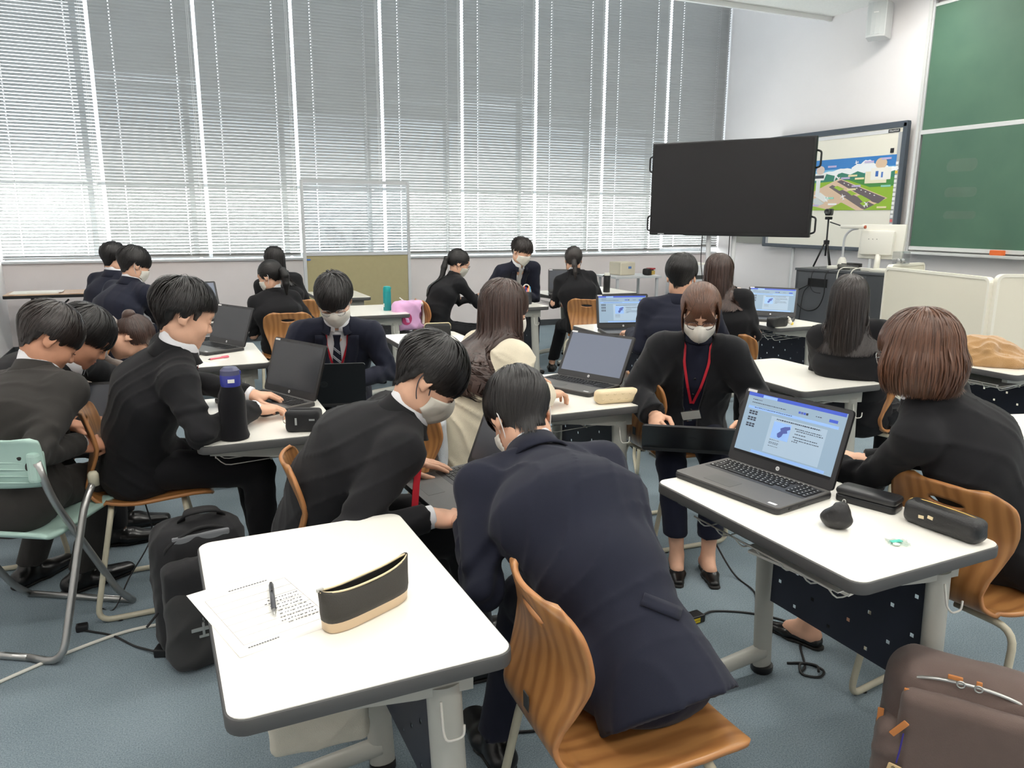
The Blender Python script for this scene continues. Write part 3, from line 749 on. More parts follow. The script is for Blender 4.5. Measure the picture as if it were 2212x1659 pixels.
# ------------------------------------------------------------------ equipment cabinet and what stands on it
cabM = mat('charcoal_cabinet', (74, 76, 80), .5); cabT = mat('charcoal_top', (88, 90, 94), .45)
CZ = .97
ca, cbb = np.array((6.02, 6.25)), np.array((6.22, 5.22)); cd = cbb - ca; cang = math.atan2(cd[1], cd[0]); cL = np.linalg.norm(cd)
cn = np.array((-math.sin(cang), math.cos(cang)))         # away from the camera
cen = (ca + cbb) / 2 + cn * .28
cab = thing('equipment_cabinet', 'charcoal steel lectern cabinet under the monitor and tripod', 'cabinet', (cen[0], cen[1], 0), cang)
MB().box((0, 0, CZ / 2 + .02), (cL, .56, CZ - .06), bev=.004).build('body', cabM, cab)
MB().box((0, 0, CZ - .012), (cL + .02, .58, .024), bev=.003).build('top', cabT, cab)
MB().box((-.115, -.281, CZ / 2 + .02), (cL - .30, .006, CZ - .12)).build('back_panel', cabT, cab)
MB().box((-.26, -.285, .83), (.22, .008, .085)).build('cable_slot', blackM, cab)
for xx in (-.4, .4):
    for yy in (-.2, .2): MB().lathe([(0, 0), (.03, 0), (.03, .05), (0, .05)], 12, (xx, yy, 0)).build('caster', blackM, cab)
def cabpt(x, y, z): 
    v = Matrix.Rotation(cang, 3, 'Z') @ Vector((x, y, 0)); return Vector((cen[0] + v.x, cen[1] + v.y, z))
cabk = mat('black_cable', (24, 24, 26), .5); cabw = mat('white_cable', (222, 220, 210), .5)
def cable(name, label, pts, r=.005, m=None, cat='cable', n=6, group=None):
    o = MB().tube(smooth_path(pts, 8), r, n).build(name, m or cabk, None, True); return tag(o, label, cat, group)
cable('looped_cable', 'long black cable looping down the front of the charcoal cabinet', [cabpt(-.14, -.1, CZ + .005), cabpt(-.15, -.31, CZ - .03), cabpt(-.16, -.31, .72), cabpt(-.22, -.31, .58), cabpt(-.34, -.31, .54), cabpt(-.46, -.31, .60), cabpt(-.48, -.31, .72), cabpt(-.36, -.305, .80)], .006)
cable('thin_cable', 'thin black cord hanging inside the loop on the charcoal cabinet', [cabpt(-.30, -.22, CZ + .004), cabpt(-.31, -.31, CZ - .04), cabpt(-.32, -.31, .80), cabpt(-.28, -.31, .74), cabpt(-.20, -.31, .73)], .0035)
cable('cable', 'black cord running straight down the charcoal cabinet to the floor', [cabpt(-.34, -.305, .80), cabpt(-.40, -.31, .7), cabpt(-.42, -.315, .4), cabpt(-.42, -.33, .05), cabpt(-.40, -.4, .006)], .004)
cable('cable', 'white cord draped over the front edge of the charcoal cabinet', [cabpt(.12, -.05, CZ + .006), cabpt(.05, -.2, CZ + .03), cabpt(-.02, -.29, CZ + .01), cabpt(-.03, -.315, CZ - .12), cabpt(-.02, -.315, CZ - .25)], .006, cabw)
cable('cable', 'second white cord hanging beside the monitor base', [cabpt(.30, -.1, CZ + .006), cabpt(.20, -.2, CZ + .03), cabpt(.12, -.29, CZ + .01), cabpt(.10, -.315, CZ - .12), cabpt(.10, -.315, CZ - .22)], .006, cabw)
mb = MB()
for q in range(5):
    a0 = q * 1.1; mb.tube(smooth_path([cabpt(-.05 + .12 * math.cos(a0 + t), -.08 + .09 * math.sin(a0 + t), CZ + .012 + .012 * q) for t in np.linspace(0, 5.2, 9)], 4), .005, 6)
o = mb.build('cable_heap', cabk, None, True); tag(o, 'tangled heap of black cables on the charcoal cabinet', 'cables')
# monitor seen from behind
wpl = mat('white_plastic', (232, 230, 220), .4)
mo = thing('monitor', 'white monitor seen from behind on the charcoal cabinet', 'monitor', cabpt(.20, -.03, CZ), cang + rad(6))
MB().box((0, .05, .29), (.44, .035, .34), Matrix.Rotation(rad(-6), 4, 'X'), bev=.012).build('bezel', wpl, mo, True, 40)
MB().box((-.03, .015, .275), (.33, .06, .24), Matrix.Rotation(rad(-6), 4, 'X'), bev=.025).build('back_cover', wpl, mo, True, 40)
MB().tube([(0, .01, .01), (0, .03, .16)], .028, 12).build('neck', wpl, mo, True)
MB().prism(rrect(.24, .18, .03), 0, .02, inset=.004).build('foot', wpl, mo)
for xx in (-.08, -.04, 0): MB().lathe([(0, 0), (.004, 0), (.004, .002), (0, .002)], 8, M=Matrix.Translation((xx, -.038, .31)) @ Matrix.Rotation(rad(84), 4, 'X')).build('screw_cap', greyM, mo)
# document camera
dc = thing('document_camera', 'white document camera with curved arm on the charcoal cabinet', 'camera', cabpt(-.17, -.06, CZ), cang)
MB().prism(rrect(.22, .16, .03), 0, .03, inset=.006).build('base', wpl, dc, True, 40)
MB().lathe([(0, .02), (.05, .02), (.04, .08), (.024, .11), (0, .11)], 14, (.02, 0, .01)).build('arm_socket', wpl, dc, True, 40)
MB().tube(smooth_path([(.02, 0, .10), (.02, 0, .26), (.035, 0, .34), (.09, 0, .395), (.16, 0, .41)], 6), .012, 10).build('arm', alup, dc, True)
MB().box((.10, 0, .425), (.26, .04, .035), bev=.012).build('camera_head', wpl, dc, True, 40)
MB().lathe([(0, 0), (.017, 0), (.017, .01), (0, .01)], 14, M=Matrix.Translation((.23, 0, .425)) @ Matrix.Rotation(rad(90), 4, 'Y')).build('lens_ring', mat('copper', (190, 90, 60), .35), dc)
# tripod
tp = thing('tripod', 'black tripod with a small video camera on the cabinet end', 'tripod', cabpt(-.40, .02, CZ), cang)
for q in range(3):
    a = rad(90 + 120 * q); MB().tube([(.01 * math.cos(a), .01 * math.sin(a), .27), (.11 * math.cos(a), .11 * math.sin(a), .005)], .009, 8).build('leg', blackM, tp, True)
MB().tube([(0, 0, .12), (0, 0, .50)], .009, 8).build('column', blackM, tp, True)
MB().lathe([(0, .24), (.028, .24), (.03, .28), (0, .29)], 12).build('collar', blackM, tp)
MB().box((0, 0, .51), (.045, .07, .03), bev=.006).build('pan_head', blackM, tp)
MB().tube([(.02, 0, .47), (.14, .03, .43)], .006, 8).build('pan_handle', blackM, tp)
vc = thing('video_camera', 'small black video camera on the tripod before the poster', 'camera', cabpt(-.40, .02, CZ + .525), cang + rad(20))
MB().box((0, 0, .045), (.06, .12, .07), bev=.014).build('body', blackM, vc, True, 40)
MB().lathe([(0, 0), (.026, 0), (.028, .04), (.022, .042), (0, .03)], 14, M=Matrix.Translation((0, -.06, .05)) @ Matrix.Rotation(rad(90), 4, 'X')).build('lens', greyM, vc, True, 40)
MB().box((.032, -.01, .055), (.008, .08, .05), bev=.003).build('flip_screen', greyM, vc)
# papers and keyboard clutter on the cabinet
o = MB().box((0, 0, .012), (.26, .14, .024), bev=.005).box((0, .01, .028), (.2, .12, .008)).build('control_box', wpl); o.location = cabpt(.36, -.13, CZ); o.rotation_euler = (0, 0, cang); tag(o, 'white control unit below the monitor on the cabinet', 'device')

# ------------------------------------------------------------------ cream partition booth
boM = mat('cream_panel', (232, 226, 208), .55); boE = mat('cream_edge', (240, 236, 222), .45)
def booth_panel(a, b, h, label, th=.045):
    a, b = np.array(a), np.array(b); d = b - a; L = np.linalg.norm(d); an = math.atan2(d[1], d[0])
    t = thing('partition_panel', label, 'partition', (a[0], a[1], 0), an, 'cream partition panels')
    MB().prism(rrect(L - .03, h - .03, .03, 5, (L / 2, h / 2)), -th / 2 + .006, th / 2 - .006, Matrix.Rotation(rad(90), 4, 'X')).build('panel', boM, t)
    out = rrect(L, h, .05, 6, (L / 2, h / 2)); inn = rrect(L - .04, h - .04, .035, 6, (L / 2, h / 2)); n = len(out)
    V = [(p[0], -th / 2, p[1]) for p in out] + [(p[0], -th / 2, p[1]) for p in inn] + [(p[0], th / 2, p[1]) for p in out] + [(p[0], th / 2, p[1]) for p in inn]
    Fc = []
    for i in range(n):
        j = (i + 1) % n
        Fc += [(i, j, n + j, n + i), (2 * n + j, 2 * n + i, 3 * n + i, 3 * n + j), (j, i, 2 * n + i, 2 * n + j), (n + i, n + j, 3 * n + j, 3 * n + i)]
    mesh_obj('edge_frame', V, Fc, boE, t)
    return t
booth_panel((5.62, 4.78), (5.30, 3.62), 1.075, 'wide cream partition panel facing the room beside the cabinet')
booth_panel((5.30, 3.60), (6.55, 3.06), 1.10, 'cream partition side panel at the right edge, seen at an angle')
booth_panel((5.66, 4.80), (6.30, 4.98), 1.09, 'short rear cream partition panel between cabinet and chalk tray')
gl = thing('clear_pot', 'clear plastic pot on top of the cream partition', 'container', (5.86, 4.855, 1.088))
MB().box((0, 0, .055), (.12, .09, .11), bev=.01).build('case', glass_mat('clear_plastic', (.86, .88, .88), .22), gl)
for s in (-1, 1): MB().lathe([(0, 0), (.022, .004), (.024, .03), (.012, .045), (0, .045)], 12, (s * .028, 0, .004)).build('ball', mat('steel_ball', (200, 200, 200), .2, metal=.8), gl, True)

# ------------------------------------------------------------------ equipment carts by the window wall
ct = thing('equipment_cart', 'grey steel cart carrying a beige box printer by the window wall', 'cart', (5.52, 8.72, 0), rad(0))
for (xx, yy) in ((-.30, -.22), (.30, -.22), (-.30, .22), (.30, .22)): MB().box((xx, yy, .375), (.03, .03, .69)).build('leg', alup, ct)
for (xx, yy) in ((-.30, -.22), (.30, -.22), (-.30, .22), (.30, .22)): MB().lathe([(0, 0), (.02, 0), (.02, .035), (0, .035)], 10, (xx, yy, 0)).build('caster', blackM, ct)
MB().box((0, 0, .72), (.70, .52, .025), bev=.004).build('top', alup, ct)
MB().box((0, 0, .35), (.60, .44, .02)).build('shelf', alup, ct); MB().box((0, 0, .10), (.60, .44, .02)).build('shelf', mat('dark_shelf', (90, 92, 96), .5), ct)
o = thing('label_printer', 'beige box-shaped label printer on the grey steel cart', 'printer', (5.47, 8.80, .7325), rad(8))
MB().box((0, 0, .085), (.25, .24, .17), bev=.015).build('case', mat('beige_case', (206, 198, 178), .5), o); MB().box((.03, -.121, .10), (.05, .004, .03)).build('badge', mat('badge_blue', (90, 130, 190), .5), o); MB().box((0, 0, .171), (.2, .12, .004)).build('lid', mat('beige_lid', (216, 208, 190), .5), o)
o = thing('desk_sharpener', 'red, black and gold desk sharpener on the grey steel cart', 'sharpener', (5.76, 8.62, .7325), rad(20))
MB().box((0, 0, .045), (.13, .11, .09), bev=.03).build('body', blackM, o, True, 40); MB().box((.03, -.02, .085), (.09, .09, .02), bev=.008).build('red_lid', mat('red_plastic', (176, 44, 52), .4), o); MB().box((.035, -.057, .035), (.07, .006, .05)).build('gold_panel', mat('gold_panel', (196, 166, 84), .35), o)
o = thing('cardboard_box', 'brown cardboard box on the lower shelf of the steel cart', 'box', (5.36, 8.60, .11), rad(4))
MB().box((0, 0, .10), (.26, .22, .20), bev=.003).build('carton', mat('cardboard', (196, 150, 104), .8), o); MB().box((0, 0, .2005), (.26, .04, .001)).build('tape', mat('tape_brown', (206, 168, 124), .4), o); MB().box((-.02, -.1105, .11), (.05, .001, .012)).build('print_mark', greyM, o)
pr = thing('printer', 'large white printer on a stand behind the television posts', 'printer', (6.55, 8.72, 0), rad(0))
MB().box((0, 0, .30), (.52, .50, .60), bev=.01).build('stand', alup, pr); MB().box((0, 0, .73), (.56, .52, .26), bev=.04).build('body', mat('printer_white', (222, 224, 226), .45), pr, True, 40); MB().box((.0, -.05, .865), (.36, .3, .02), bev=.008).build('lid', wpl, pr); MB().box((0, -.262, .70), (.34, .006, .05)).build('paper_slot', greyM, pr)
rk = thing('small_trolley', 'low grey perforated trolley beside the pale pink bottle', 'trolley', (5.25, 6.10, 0), rad(20))
MB().box((0, 0, .66), (.40, .40, .02), bev=.004).build('top', mat('trolley_grey', (120, 124, 128), .45), rk)
for (xx, yy) in ((-.17, -.17), (.17, -.17), (-.17, .17), (.17, .17)): MB().box((xx, yy, .335), (.03, .03, .63)).build('leg', alup, rk)
for (xx, yy) in ((-.17, -.17), (.17, -.17), (-.17, .17), (.17, .17)): MB().lathe([(0, 0), (.018, 0), (.018, .025), (0, .025)], 10, (xx, yy, 0)).build('caster', blackM, rk)
V, Fc = perforated(0.0, -.155, .155, .30, .62, sp=.05); V = [(y, -.17 + x, z) for x, y, z in V]
mesh_obj('side_panel', V, Fc, mat('panel_grey', (160, 164, 168), .45), rk)
# white tape marks on the carpet
tpM = mat('white_tape', (228, 232, 234), .6)
for (x, y, L, a, l) in ((1.98, 5.15, .22, 70, 'short white tape strip on the carpet under the clasp pouch desk'), (2.75, 6.45, .5, 5, 'long white tape strip on the carpet by the seated woman with glasses'), (3.45, 5.55, .5, -25, 'white tape strip on the carpet near the seated woman facing the windows')):
    o = MB().box((0, 0, .0008), (L, .03, .0016)).build('floor_tape', tpM); o.location = (x, y, 0); o.rotation_euler = (0, 0, rad(a)); tag(o, l, 'tape', 'white floor tape')
# ------------------------------------------------------------------ implicit surfaces for bodies, clothes, hair and soft bags
f32 = np.float32
def A(*v): return np.array(v if len(v) > 1 else v[0], dtype=np.float64)
def unit(v): v = np.asarray(v, float); return v / (np.linalg.norm(v) + 1e-12)
def rc(a, b, ra, rb, k=.02): return ('rc', A(a), A(b), ra, rb, k)
def ec(a, b, ra, rb, lat, ratio, k=.03): return ('ec', A(a), A(b), ra, rb, unit(lat), ratio, k)
def el(c, r, R=None, k=.02): return ('el', A(c), A(r), np.eye(3) if R is None else np.array(R, float), k)
def sub(p, k=.004): return ('sub', p, k)
def half(o, n, k=.0): return ('half', A(o), unit(n), k)            # keeps the side against n
def _prim(p, P):
    t = p[0]
    if t in ('rc', 'ec'):
        a, b = p[1].astype(f32), p[2].astype(f32); ba = b - a; q = P - a
        h = np.clip((q @ ba) / (ba @ ba + f32(1e-12)), 0, 1)
        q = q - h[:, None] * ba
        r = f32(p[3]) + h * f32(p[4] - p[3])
        if t == 'ec':
            l = p[5].astype(f32); q = q - (q @ l)[:, None] * l * f32(1 - 1 / p[6])
        return np.sqrt((q * q).sum(1)) - r
    if t == 'el':
        q = (P - p[1].astype(f32)) @ p[3].astype(f32); r = p[2].astype(f32)
        k0 = np.sqrt(((q / r) ** 2).sum(1)); k1 = np.sqrt(((q / (r * r)) ** 2).sum(1)) + f32(1e-9)
        return k0 * (k0 - 1) / k1
    if t == 'cyl':
        a, b = p[1].astype(f32), p[2].astype(f32); ba = b - a; L = np.linalg.norm(ba); u = ba / L; q = P - a
        h = q @ u; rr = np.sqrt(np.maximum((q * q).sum(1) - h * h, 0)) - f32(p[3]); ax = np.maximum(-h, h - L)
        return np.maximum(rr, ax)
    if t == 'rcc':                                    # round cone with a flat cut end
        d = _prim(('rc',) + p[1:], P); return np.maximum(d, (P - p[6].astype(f32)) @ p[7].astype(f32))
    if t == 'ecc':                                    # elliptic cone with a flat hem
        d = _prim(('ec', p[1], p[2], p[3], p[4], p[5], p[6]), P); return np.maximum(d, (P - p[8].astype(f32)) @ p[9].astype(f32))
    if t == 'fn': return p[1](P)
    raise ValueError(t)
def evalsdf(prims, P, post=None):
    d = None
    for p in prims:
        t = p[0]
        if t == 'sub':
            x = -_prim(p[1], P); k = f32(p[2]); h = np.clip(k - np.abs(d - x), 0, None) / k
            d = np.maximum(d, x) + h * h * k * f32(.25)
        elif t == 'half': d = np.maximum(d, (P - p[1].astype(f32)) @ p[2].astype(f32))
        else:
            x = _prim(p, P)
            if d is None: d = x; continue
            k = f32(p[5]) if t == 'rcc' else f32(p[7]) if t == 'ecc' else f32(p[-1])
            if k <= 0: d = np.minimum(d, x)
            else:
                h = np.clip(k - np.abs(d - x), 0, None) / k; d = np.minimum(d, x) - h * h * k * f32(.25)
    if post is not None: d = d + post(P)
    return d
def bbox(prims, pad=.03):
    lo, hi = np.full(3, 9e9), np.full(3, -9e9)
    for p in prims:
        if p[0] in ('rc', 'ec', 'rcc', 'ecc'):
            r = max(p[3], p[4]) * (p[6] if p[0] in ('ec', 'ecc') else 1)
            for q in (p[1], p[2]): lo = np.minimum(lo, q - r); hi = np.maximum(hi, q + r)
        elif p[0] == 'el': r = p[2].max(); lo = np.minimum(lo, p[1] - r); hi = np.maximum(hi, p[1] + r)
    return lo - pad, hi + pad
def surfnets(val, org, h):
    nx, ny, nz = val.shape; s = val < 0
    sl = lambda a, i, j, k: a[i:nx - 1 + i, j:ny - 1 + j, k:nz - 1 + k]
    cs = [(i, j, k) for i in (0, 1) for j in (0, 1) for k in (0, 1)]
    cnt = sum(sl(s, *c).astype(np.int8) for c in cs)
    idx = np.argwhere((cnt > 0) & (cnt < 8)); M = len(idx)
    if M == 0: return np.zeros((0, 3)), np.zeros((0, 4), int)
    cv = np.stack([val[idx[:, 0] + c[0], idx[:, 1] + c[1], idx[:, 2] + c[2]] for c in cs], 1)
    pos = np.zeros((M, 3)); n = np.zeros(M)
    C = np.array(cs, float)
    for a in range(8):
        for b in range(a + 1, 8):
            if np.abs(C[a] - C[b]).sum() != 1: continue
            m = (cv[:, a] < 0) != (cv[:, b] < 0)
            t = cv[m, a] / (cv[m, a] - cv[m, b])
            pos[m] += C[a] + t[:, None] * (C[b] - C[a]); n[m] += 1
    V = (idx + pos / n[:, None]) * h + org
    mp = -np.ones((nx - 1, ny - 1, nz - 1), np.int64); mp[tuple(idx.T)] = np.arange(M)
    Fs = []
    for ax in range(3):
        a0 = [slice(None)] * 3; a1 = [slice(None)] * 3; a0[ax] = slice(0, -1); a1[ax] = slice(1, None)
        e = s[tuple(a0)] != s[tuple(a1)]; ins = s[tuple(a0)]
        o = [i for i in range(3) if i != ax]
        E = np.argwhere(e); ok = np.ones(len(E), bool)
        for q in o: ok &= (E[:, q] > 0) & (E[:, q] < val.shape[q] - 1)
        E = E[ok]; g = ins[tuple(E.T)]
        def cell(d0, d1):
            F2 = E.copy(); F2[:, o[0]] -= d0; F2[:, o[1]] -= d1; return mp[tuple(F2.T)]
        Q = np.stack([cell(1, 1), cell(0, 1), cell(0, 0), cell(1, 0)], 1)
        flip = ~g if ax != 1 else g
        Q[flip] = Q[flip][:, ::-1]
        Fs.append(Q)
    Fq = np.concatenate(Fs); Fq = Fq[(Fq >= 0).all(1)]
    return V, Fq
def polygonise(prims, h, post=None, lo=None, hi=None, amp=.012, pad=.03):
    if lo is None: lo, hi = bbox([p for p in prims if p[0] in ('rc', 'ec', 'el', 'rcc', 'ecc')], pad)
    B = 4; n = np.ceil((hi - lo) / h / B).astype(int) + 1
    cc = np.stack(np.meshgrid(*[(np.arange(m) * B + (B - 1) / 2) * h + lo[i] for i, m in enumerate(n)], indexing='ij'), -1).astype(f32)
    d = evalsdf(prims, cc.reshape(-1, 3), post).reshape(n)
    val = np.repeat(np.repeat(np.repeat(d, B, 0), B, 1), B, 2)
    act = np.argwhere(np.abs(d) < h * B * 1.05 + amp)
    if len(act):
        off = np.stack(np.meshgrid(*[np.arange(B)] * 3, indexing='ij'), -1).reshape(-1, 3)
        I = (act[:, None, :] * B + off[None]).reshape(-1, 3)
        out = np.empty(len(I), f32); st = 400000
        for i in range(0, len(I), st): out[i:i + st] = evalsdf(prims, (I[i:i + st] * h + lo).astype(f32), post)
        val[tuple(I.T)] = out
    return surfnets(val, lo, h)
def project(prims, o, d, post=None, steps=40, maxd=.5):
    """march points o along d onto the surface"""
    P = np.array(o, f32).reshape(-1, 3).copy(); D = np.broadcast_to(np.array(d, f32), P.shape); t = np.zeros(len(P), f32)
    for _ in range(steps):
        q = evalsdf(prims, P + D * t[:, None], post); t += np.clip(q * .7, -.03, .05); t = np.clip(t, -.2, maxd)
    return P + D * t[:, None]

# ------------------------------------------------------------------ people: materials
skinM = [mat('skin_light', (226, 178, 150), .5, noise=.10, nscale=25, sss=.0, spec=.35), mat('skin_tan', (208, 152, 122), .5, noise=.10, nscale=25, spec=.35)]
lipM = mat('lip', (186, 112, 104), .45)
hairM = {'black': mat('hair_black', (34, 31, 31), .42, island=.6, spec=.5), 'brownblack': mat('hair_brown_black', (46, 37, 34), .40, island=.55, spec=.6),
         'brown': mat('hair_brown', (104, 68, 48), .40, island=.5, spec=.6), 'darkbrown': mat('hair_dark_brown', (74, 52, 44), .40, island=.55, spec=.6)}
def cloth(name, col, rough=.85, sheen=.06, bscale=900, bump=.12): return mat(name, col, rough, noise=.10, nscale=14, bump=bump, bscale=bscale, sheen=sheen, spec=.25)
suitB = cloth('black_suit', (25, 25, 28)); suitN = cloth('navy_suit', (29, 32, 47)); suitC = cloth('charcoal_suit', (54, 52, 50)); suitK = cloth('soft_black_wool', (20, 21, 25), .95, .15)
blouse = cloth('navy_blouse', (26, 29, 46)); creamK = cloth('cream_knit', (226, 216, 192), .95, .3, 500, .35); fleeceM = cloth('grey_brown_fleece', (150, 136, 128), .95, .5, 300, .8)
shirtM = cloth('white_shirt', (234, 234, 238), .8, .1); maskM = cloth('white_mask', (236, 232, 222), .85, .1, 1200); maskG = cloth('pale_grey_mask', (212, 208, 196), .85, .1, 1200)
strapK = mat('grey_elastic', (66, 68, 76), .8); strapW = mat('white_elastic', (236, 232, 228), .8)
shoeM = mat('black_leather', (18, 18, 19), .28, bump=.05, bscale=300); soleM = mat('shoe_sole', (28, 26, 25), .7)
lanyM = mat('red_lanyard', (190, 30, 48), .6); btnM = mat('dark_button', (26, 26, 28), .35); frameM = mat('spectacle_frame', (52, 34, 38), .3); lensM = glass_mat('spectacle_lens', (.96, .96, .97), .12); frameS = mat('silver_frame', (190, 190, 190), .25, metal=.8)
tieN = mat('navy_tie', (24, 28, 46), .6); tieW = mat('tie_stripe', (206, 208, 216), .6); tieG = mat('grey_tie', (186, 186, 186), .6)
browM = mat('eyebrow', (48, 40, 38), .8)

def ydir(yaw): y = rad(yaw); return A(math.sin(y), math.cos(y), 0.)
def yright(yaw): y = rad(yaw); return A(math.cos(y), -math.sin(y), 0.)
def head_frame(yaw, pitch, roll=0):
    f = ydir(yaw); r = yright(yaw); u = A(0, 0, 1.)
    p = rad(pitch); f2 = f * math.cos(p) - u * math.sin(p); u2 = u * math.cos(p) + f * math.sin(p)
    q = rad(roll); r3 = r * math.cos(q) + u2 * math.sin(q); u3 = u2 * math.cos(q) - r * math.sin(q)
    return np.stack([r3, f2, u3], 1)          # columns: right, forward, up
def rotx(a): a = rad(a); c, s = math.cos(a), math.sin(a); return np.array([[1, 0, 0], [0, c, -s], [0, s, c]])
def roty(a): a = rad(a); c, s = math.cos(a), math.sin(a); return np.array([[c, 0, s], [0, 1, 0], [-s, 0, c]])
def rotz(a): a = rad(a); c, s = math.cos(a), math.sin(a); return np.array([[c, -s, 0], [s, c, 0], [0, 0, 1]])

def head_prims(neck_local, neck_r):
    pr = [el((0, -.014, .034), (.0745, .094, .083)), el((0, .030, -.030), (.0625, .064, .084), k=.03), el((0, .030, -.074), (.050, .054, .044), k=.03),
          el((0, .069, -.098), (.022, .019, .019), k=.025), el((0, .070, .030), (.050, .030, .030), k=.03)]
    for s in (-1, 1):
        pr += [el((s * .038, .062, -.034), (.022, .024, .022), k=.025), el((s * .046, -.0, -.070), (.018, .040, .030), rotx(-20), k=.025)]
    for s in (-1, 1): pr.append(sub(el((s * .033, .104, .004), (.017, .015, .012)), .02))
    for s in (-1, 1): pr.append(el((s * .032, .0815, .001), (.0135, .0105, .0085), k=.008))
    pr += [rc((0, .086, .008), (0, .106, -.030), .0065, .0105, k=.014)]
    for s in (-1, 1): pr.append(el((s * .0125, .096, -.034), (.008, .010, .007), k=.008))
    pr += [el((0, .089, -.0605), (.021, .010, .0055), k=.008), el((0, .0875, -.0705), (.019, .010, .0062), k=.008), sub(el((0, .1005, -.0655), (.022, .006, .0018)), .004)]
    for s in (-1, 1):
        Re = rotz(-s * 22) @ rotx(-12)
        pr += [el((s * .0765, -.014, -.004), (.0065, .0185, .0315), Re, k=.006), sub(el((s * .0835, -.010, .002), (.006, .0095, .0165), Re), .006), el((s * .0745, -.006, -.029), (.0055, .008, .0095), Re, k=.006)]
    nb = A(neck_local); top = A(0, -.022, -.045)
    pr += [rc(top, nb, neck_r * .98, neck_r * 1.02, k=.02), rc(nb, nb + (nb - top) * .30, neck_r * 1.06, neck_r * 1.15, k=.02)]
    return pr

# --- hands: origin at the wrist, +Y to the fingertips, +Z the back of the hand, thumb on -X (right hand)
_HC = {}
def hand_mesh(pose, h):
    if (pose, h) in _HC: return _HC[(pose, h)]
    curl = {'type': (22, 34, 22), 'flat': (6, 10, 6), 'hold': (48, 62, 34), 'rest': (18, 24, 16), 'pinch': (38, 46, 26)}[pose]
    pr = [ec((0, -.055, 0), (0, .012, 0), .0235, .022, (1, 0, 0), 1.22, k=.02), ec((0, .012, -.002), (.004, .078, 0), .0165, .0135, (1, 0, 0), 2.35, k=.016),
          el((-.020, .034, -.010), (.017, .030, .014), rotz(22), k=.014), el((.024, .040, -.009), (.012, .030, .011), k=.014)]
    ch = []
    for i, (x, y, L, r, sp) in enumerate(((-.0285, .084, .070, .0088, 7), (-.009, .090, .078, .0090, 2), (.0105, .087, .072, .0086, -3), (.0285, .078, .056, .0076, -9))):
        p = A(x, y, 0.); a = 0; pts = [(p, r * 1.06)]
        for j, f in enumerate((.46, .30, .24)):
            a += curl[j] * (1 + .06 * i); d = rotz(sp) @ A(0, math.cos(rad(a)), -math.sin(rad(a))); p = p + d * L * f; pts.append((p, r * (1 - .09 * (j + 1))))
        ch.append(pts)
    tw = {'type': .3, 'flat': .15, 'hold': .9, 'rest': .4, 'pinch': .8}[pose]
    t0 = A(-.026, .018, -.008); t1 = t0 + A(-.026, .030, -.012 - .012 * tw); t2 = t1 + A(-.014 + .018 * tw, .032, -.010 * tw - .004); t3 = t2 + A(-.002 + .016 * tw, .025, -.006 * tw - .003)
    ch.append([(t0, .0125), (t1, .0110), (t2, .0098), (t3, .0078)])
    for pts in ch:
        for j in range(3): pr.append(rc(pts[j][0], pts[j + 1][0], pts[j][1], pts[j + 1][1], k=.0045 if j == 0 else .0025))
    _HC[(pose, h)] = polygonise(pr, h, amp=.004, pad=.012)
    return _HC[(pose, h)]

# --- shoes: origin under the ankle, +Y to the toe
_SC = {}
def shoe_mesh(kind, h=.006):
    if kind in _SC: return _SC[kind]
    if kind == 'pump':
        up = [ec((0, -.045, .028), (0, .07, .022), .026, .024, (1, 0, 0), 1.28, k=.02), ec((0, .07, .022), (0, .155, .016), .024, .014, (1, 0, 0), 1.7, k=.02), sub(el((0, .005, .070), (.030, .092, .040)), .006)]
    else:
        up = [ec((0, -.05, .034), (0, .06, .034), .036, .034, (1, 0, 0), 1.15, k=.02), ec((0, .05, .030), (0, .185, .022), .032, .021, (1, 0, 0), 1.75, k=.025), rc((0, -.015, .05), (0, .0, .085), .037, .036, k=.02), sub(el((0, -.012, .125), (.034, .05, .04)), .006)]
    up.append(half((0, 0, .006), (0, 0, -1)))
    V1, F1 = polygonise(up, h, amp=.006, pad=.02)
    sp = [ec((0, -.05, .006), (0, .05, .006), .036 if kind != 'pump' else .029, .037 if kind != 'pump' else .030, (1, 0, 0), 1.05, k=.02), ec((0, .05, .006), (0, .165, .006), .036 if kind != 'pump' else .030, .03 if kind != 'pump' else .02, (1, 0, 0), 1.3, k=.02), half((0, 0, .012), (0, 0, 1)), half((0, 0, 0), (0, 0, -1))]
    V2, F2 = polygonise(sp, h, amp=.006, pad=.02)
    _SC[kind] = (mesh_data('shoe', V1, F1, shoeM, True), mesh_data('sole', V2, F2, soleM, True)); return _SC[kind]

# --- hair
def strands(n, path_fn, width, seg=7, seed=0):
    """path_fn(rng, n, seg) -> (n, seg, 3) points and (n, seg, 3) outward normals"""
    rng = np.random.default_rng(seed); P, N = path_fn(rng, n, seg)
    T = np.gradient(P, axis=1); Wd = np.cross(T, N); Wd /= np.linalg.norm(Wd, axis=2, keepdims=True) + 1e-9
    w = width * (.6 + .8 * rng.random((n, 1, 1))) * np.interp(np.linspace(0, 1, seg), [0, .15, .7, 1], [.5, 1, .8, .12])[None, :, None] * .5
    V = np.stack([P - Wd * w, P + N * w * .35, P + Wd * w], 2).reshape(-1, 3)
    b = (np.arange(n)[:, None] * seg + np.arange(seg - 1)[None]).ravel() * 3
    Fq = np.concatenate([np.stack([b, b + 1, b + 4, b + 3], 1), np.stack([b + 1, b + 2, b + 5, b + 4], 1)])
    return V, Fq
HC = A(0, -.013, .030); HR = A(.0790, .0990, .0880)
def dirs(theta, phi, w, e1, e2): return np.cos(theta)[..., None] * w + np.sin(theta)[..., None] * (np.cos(phi)[..., None] * e1 + np.sin(phi)[..., None] * e2)
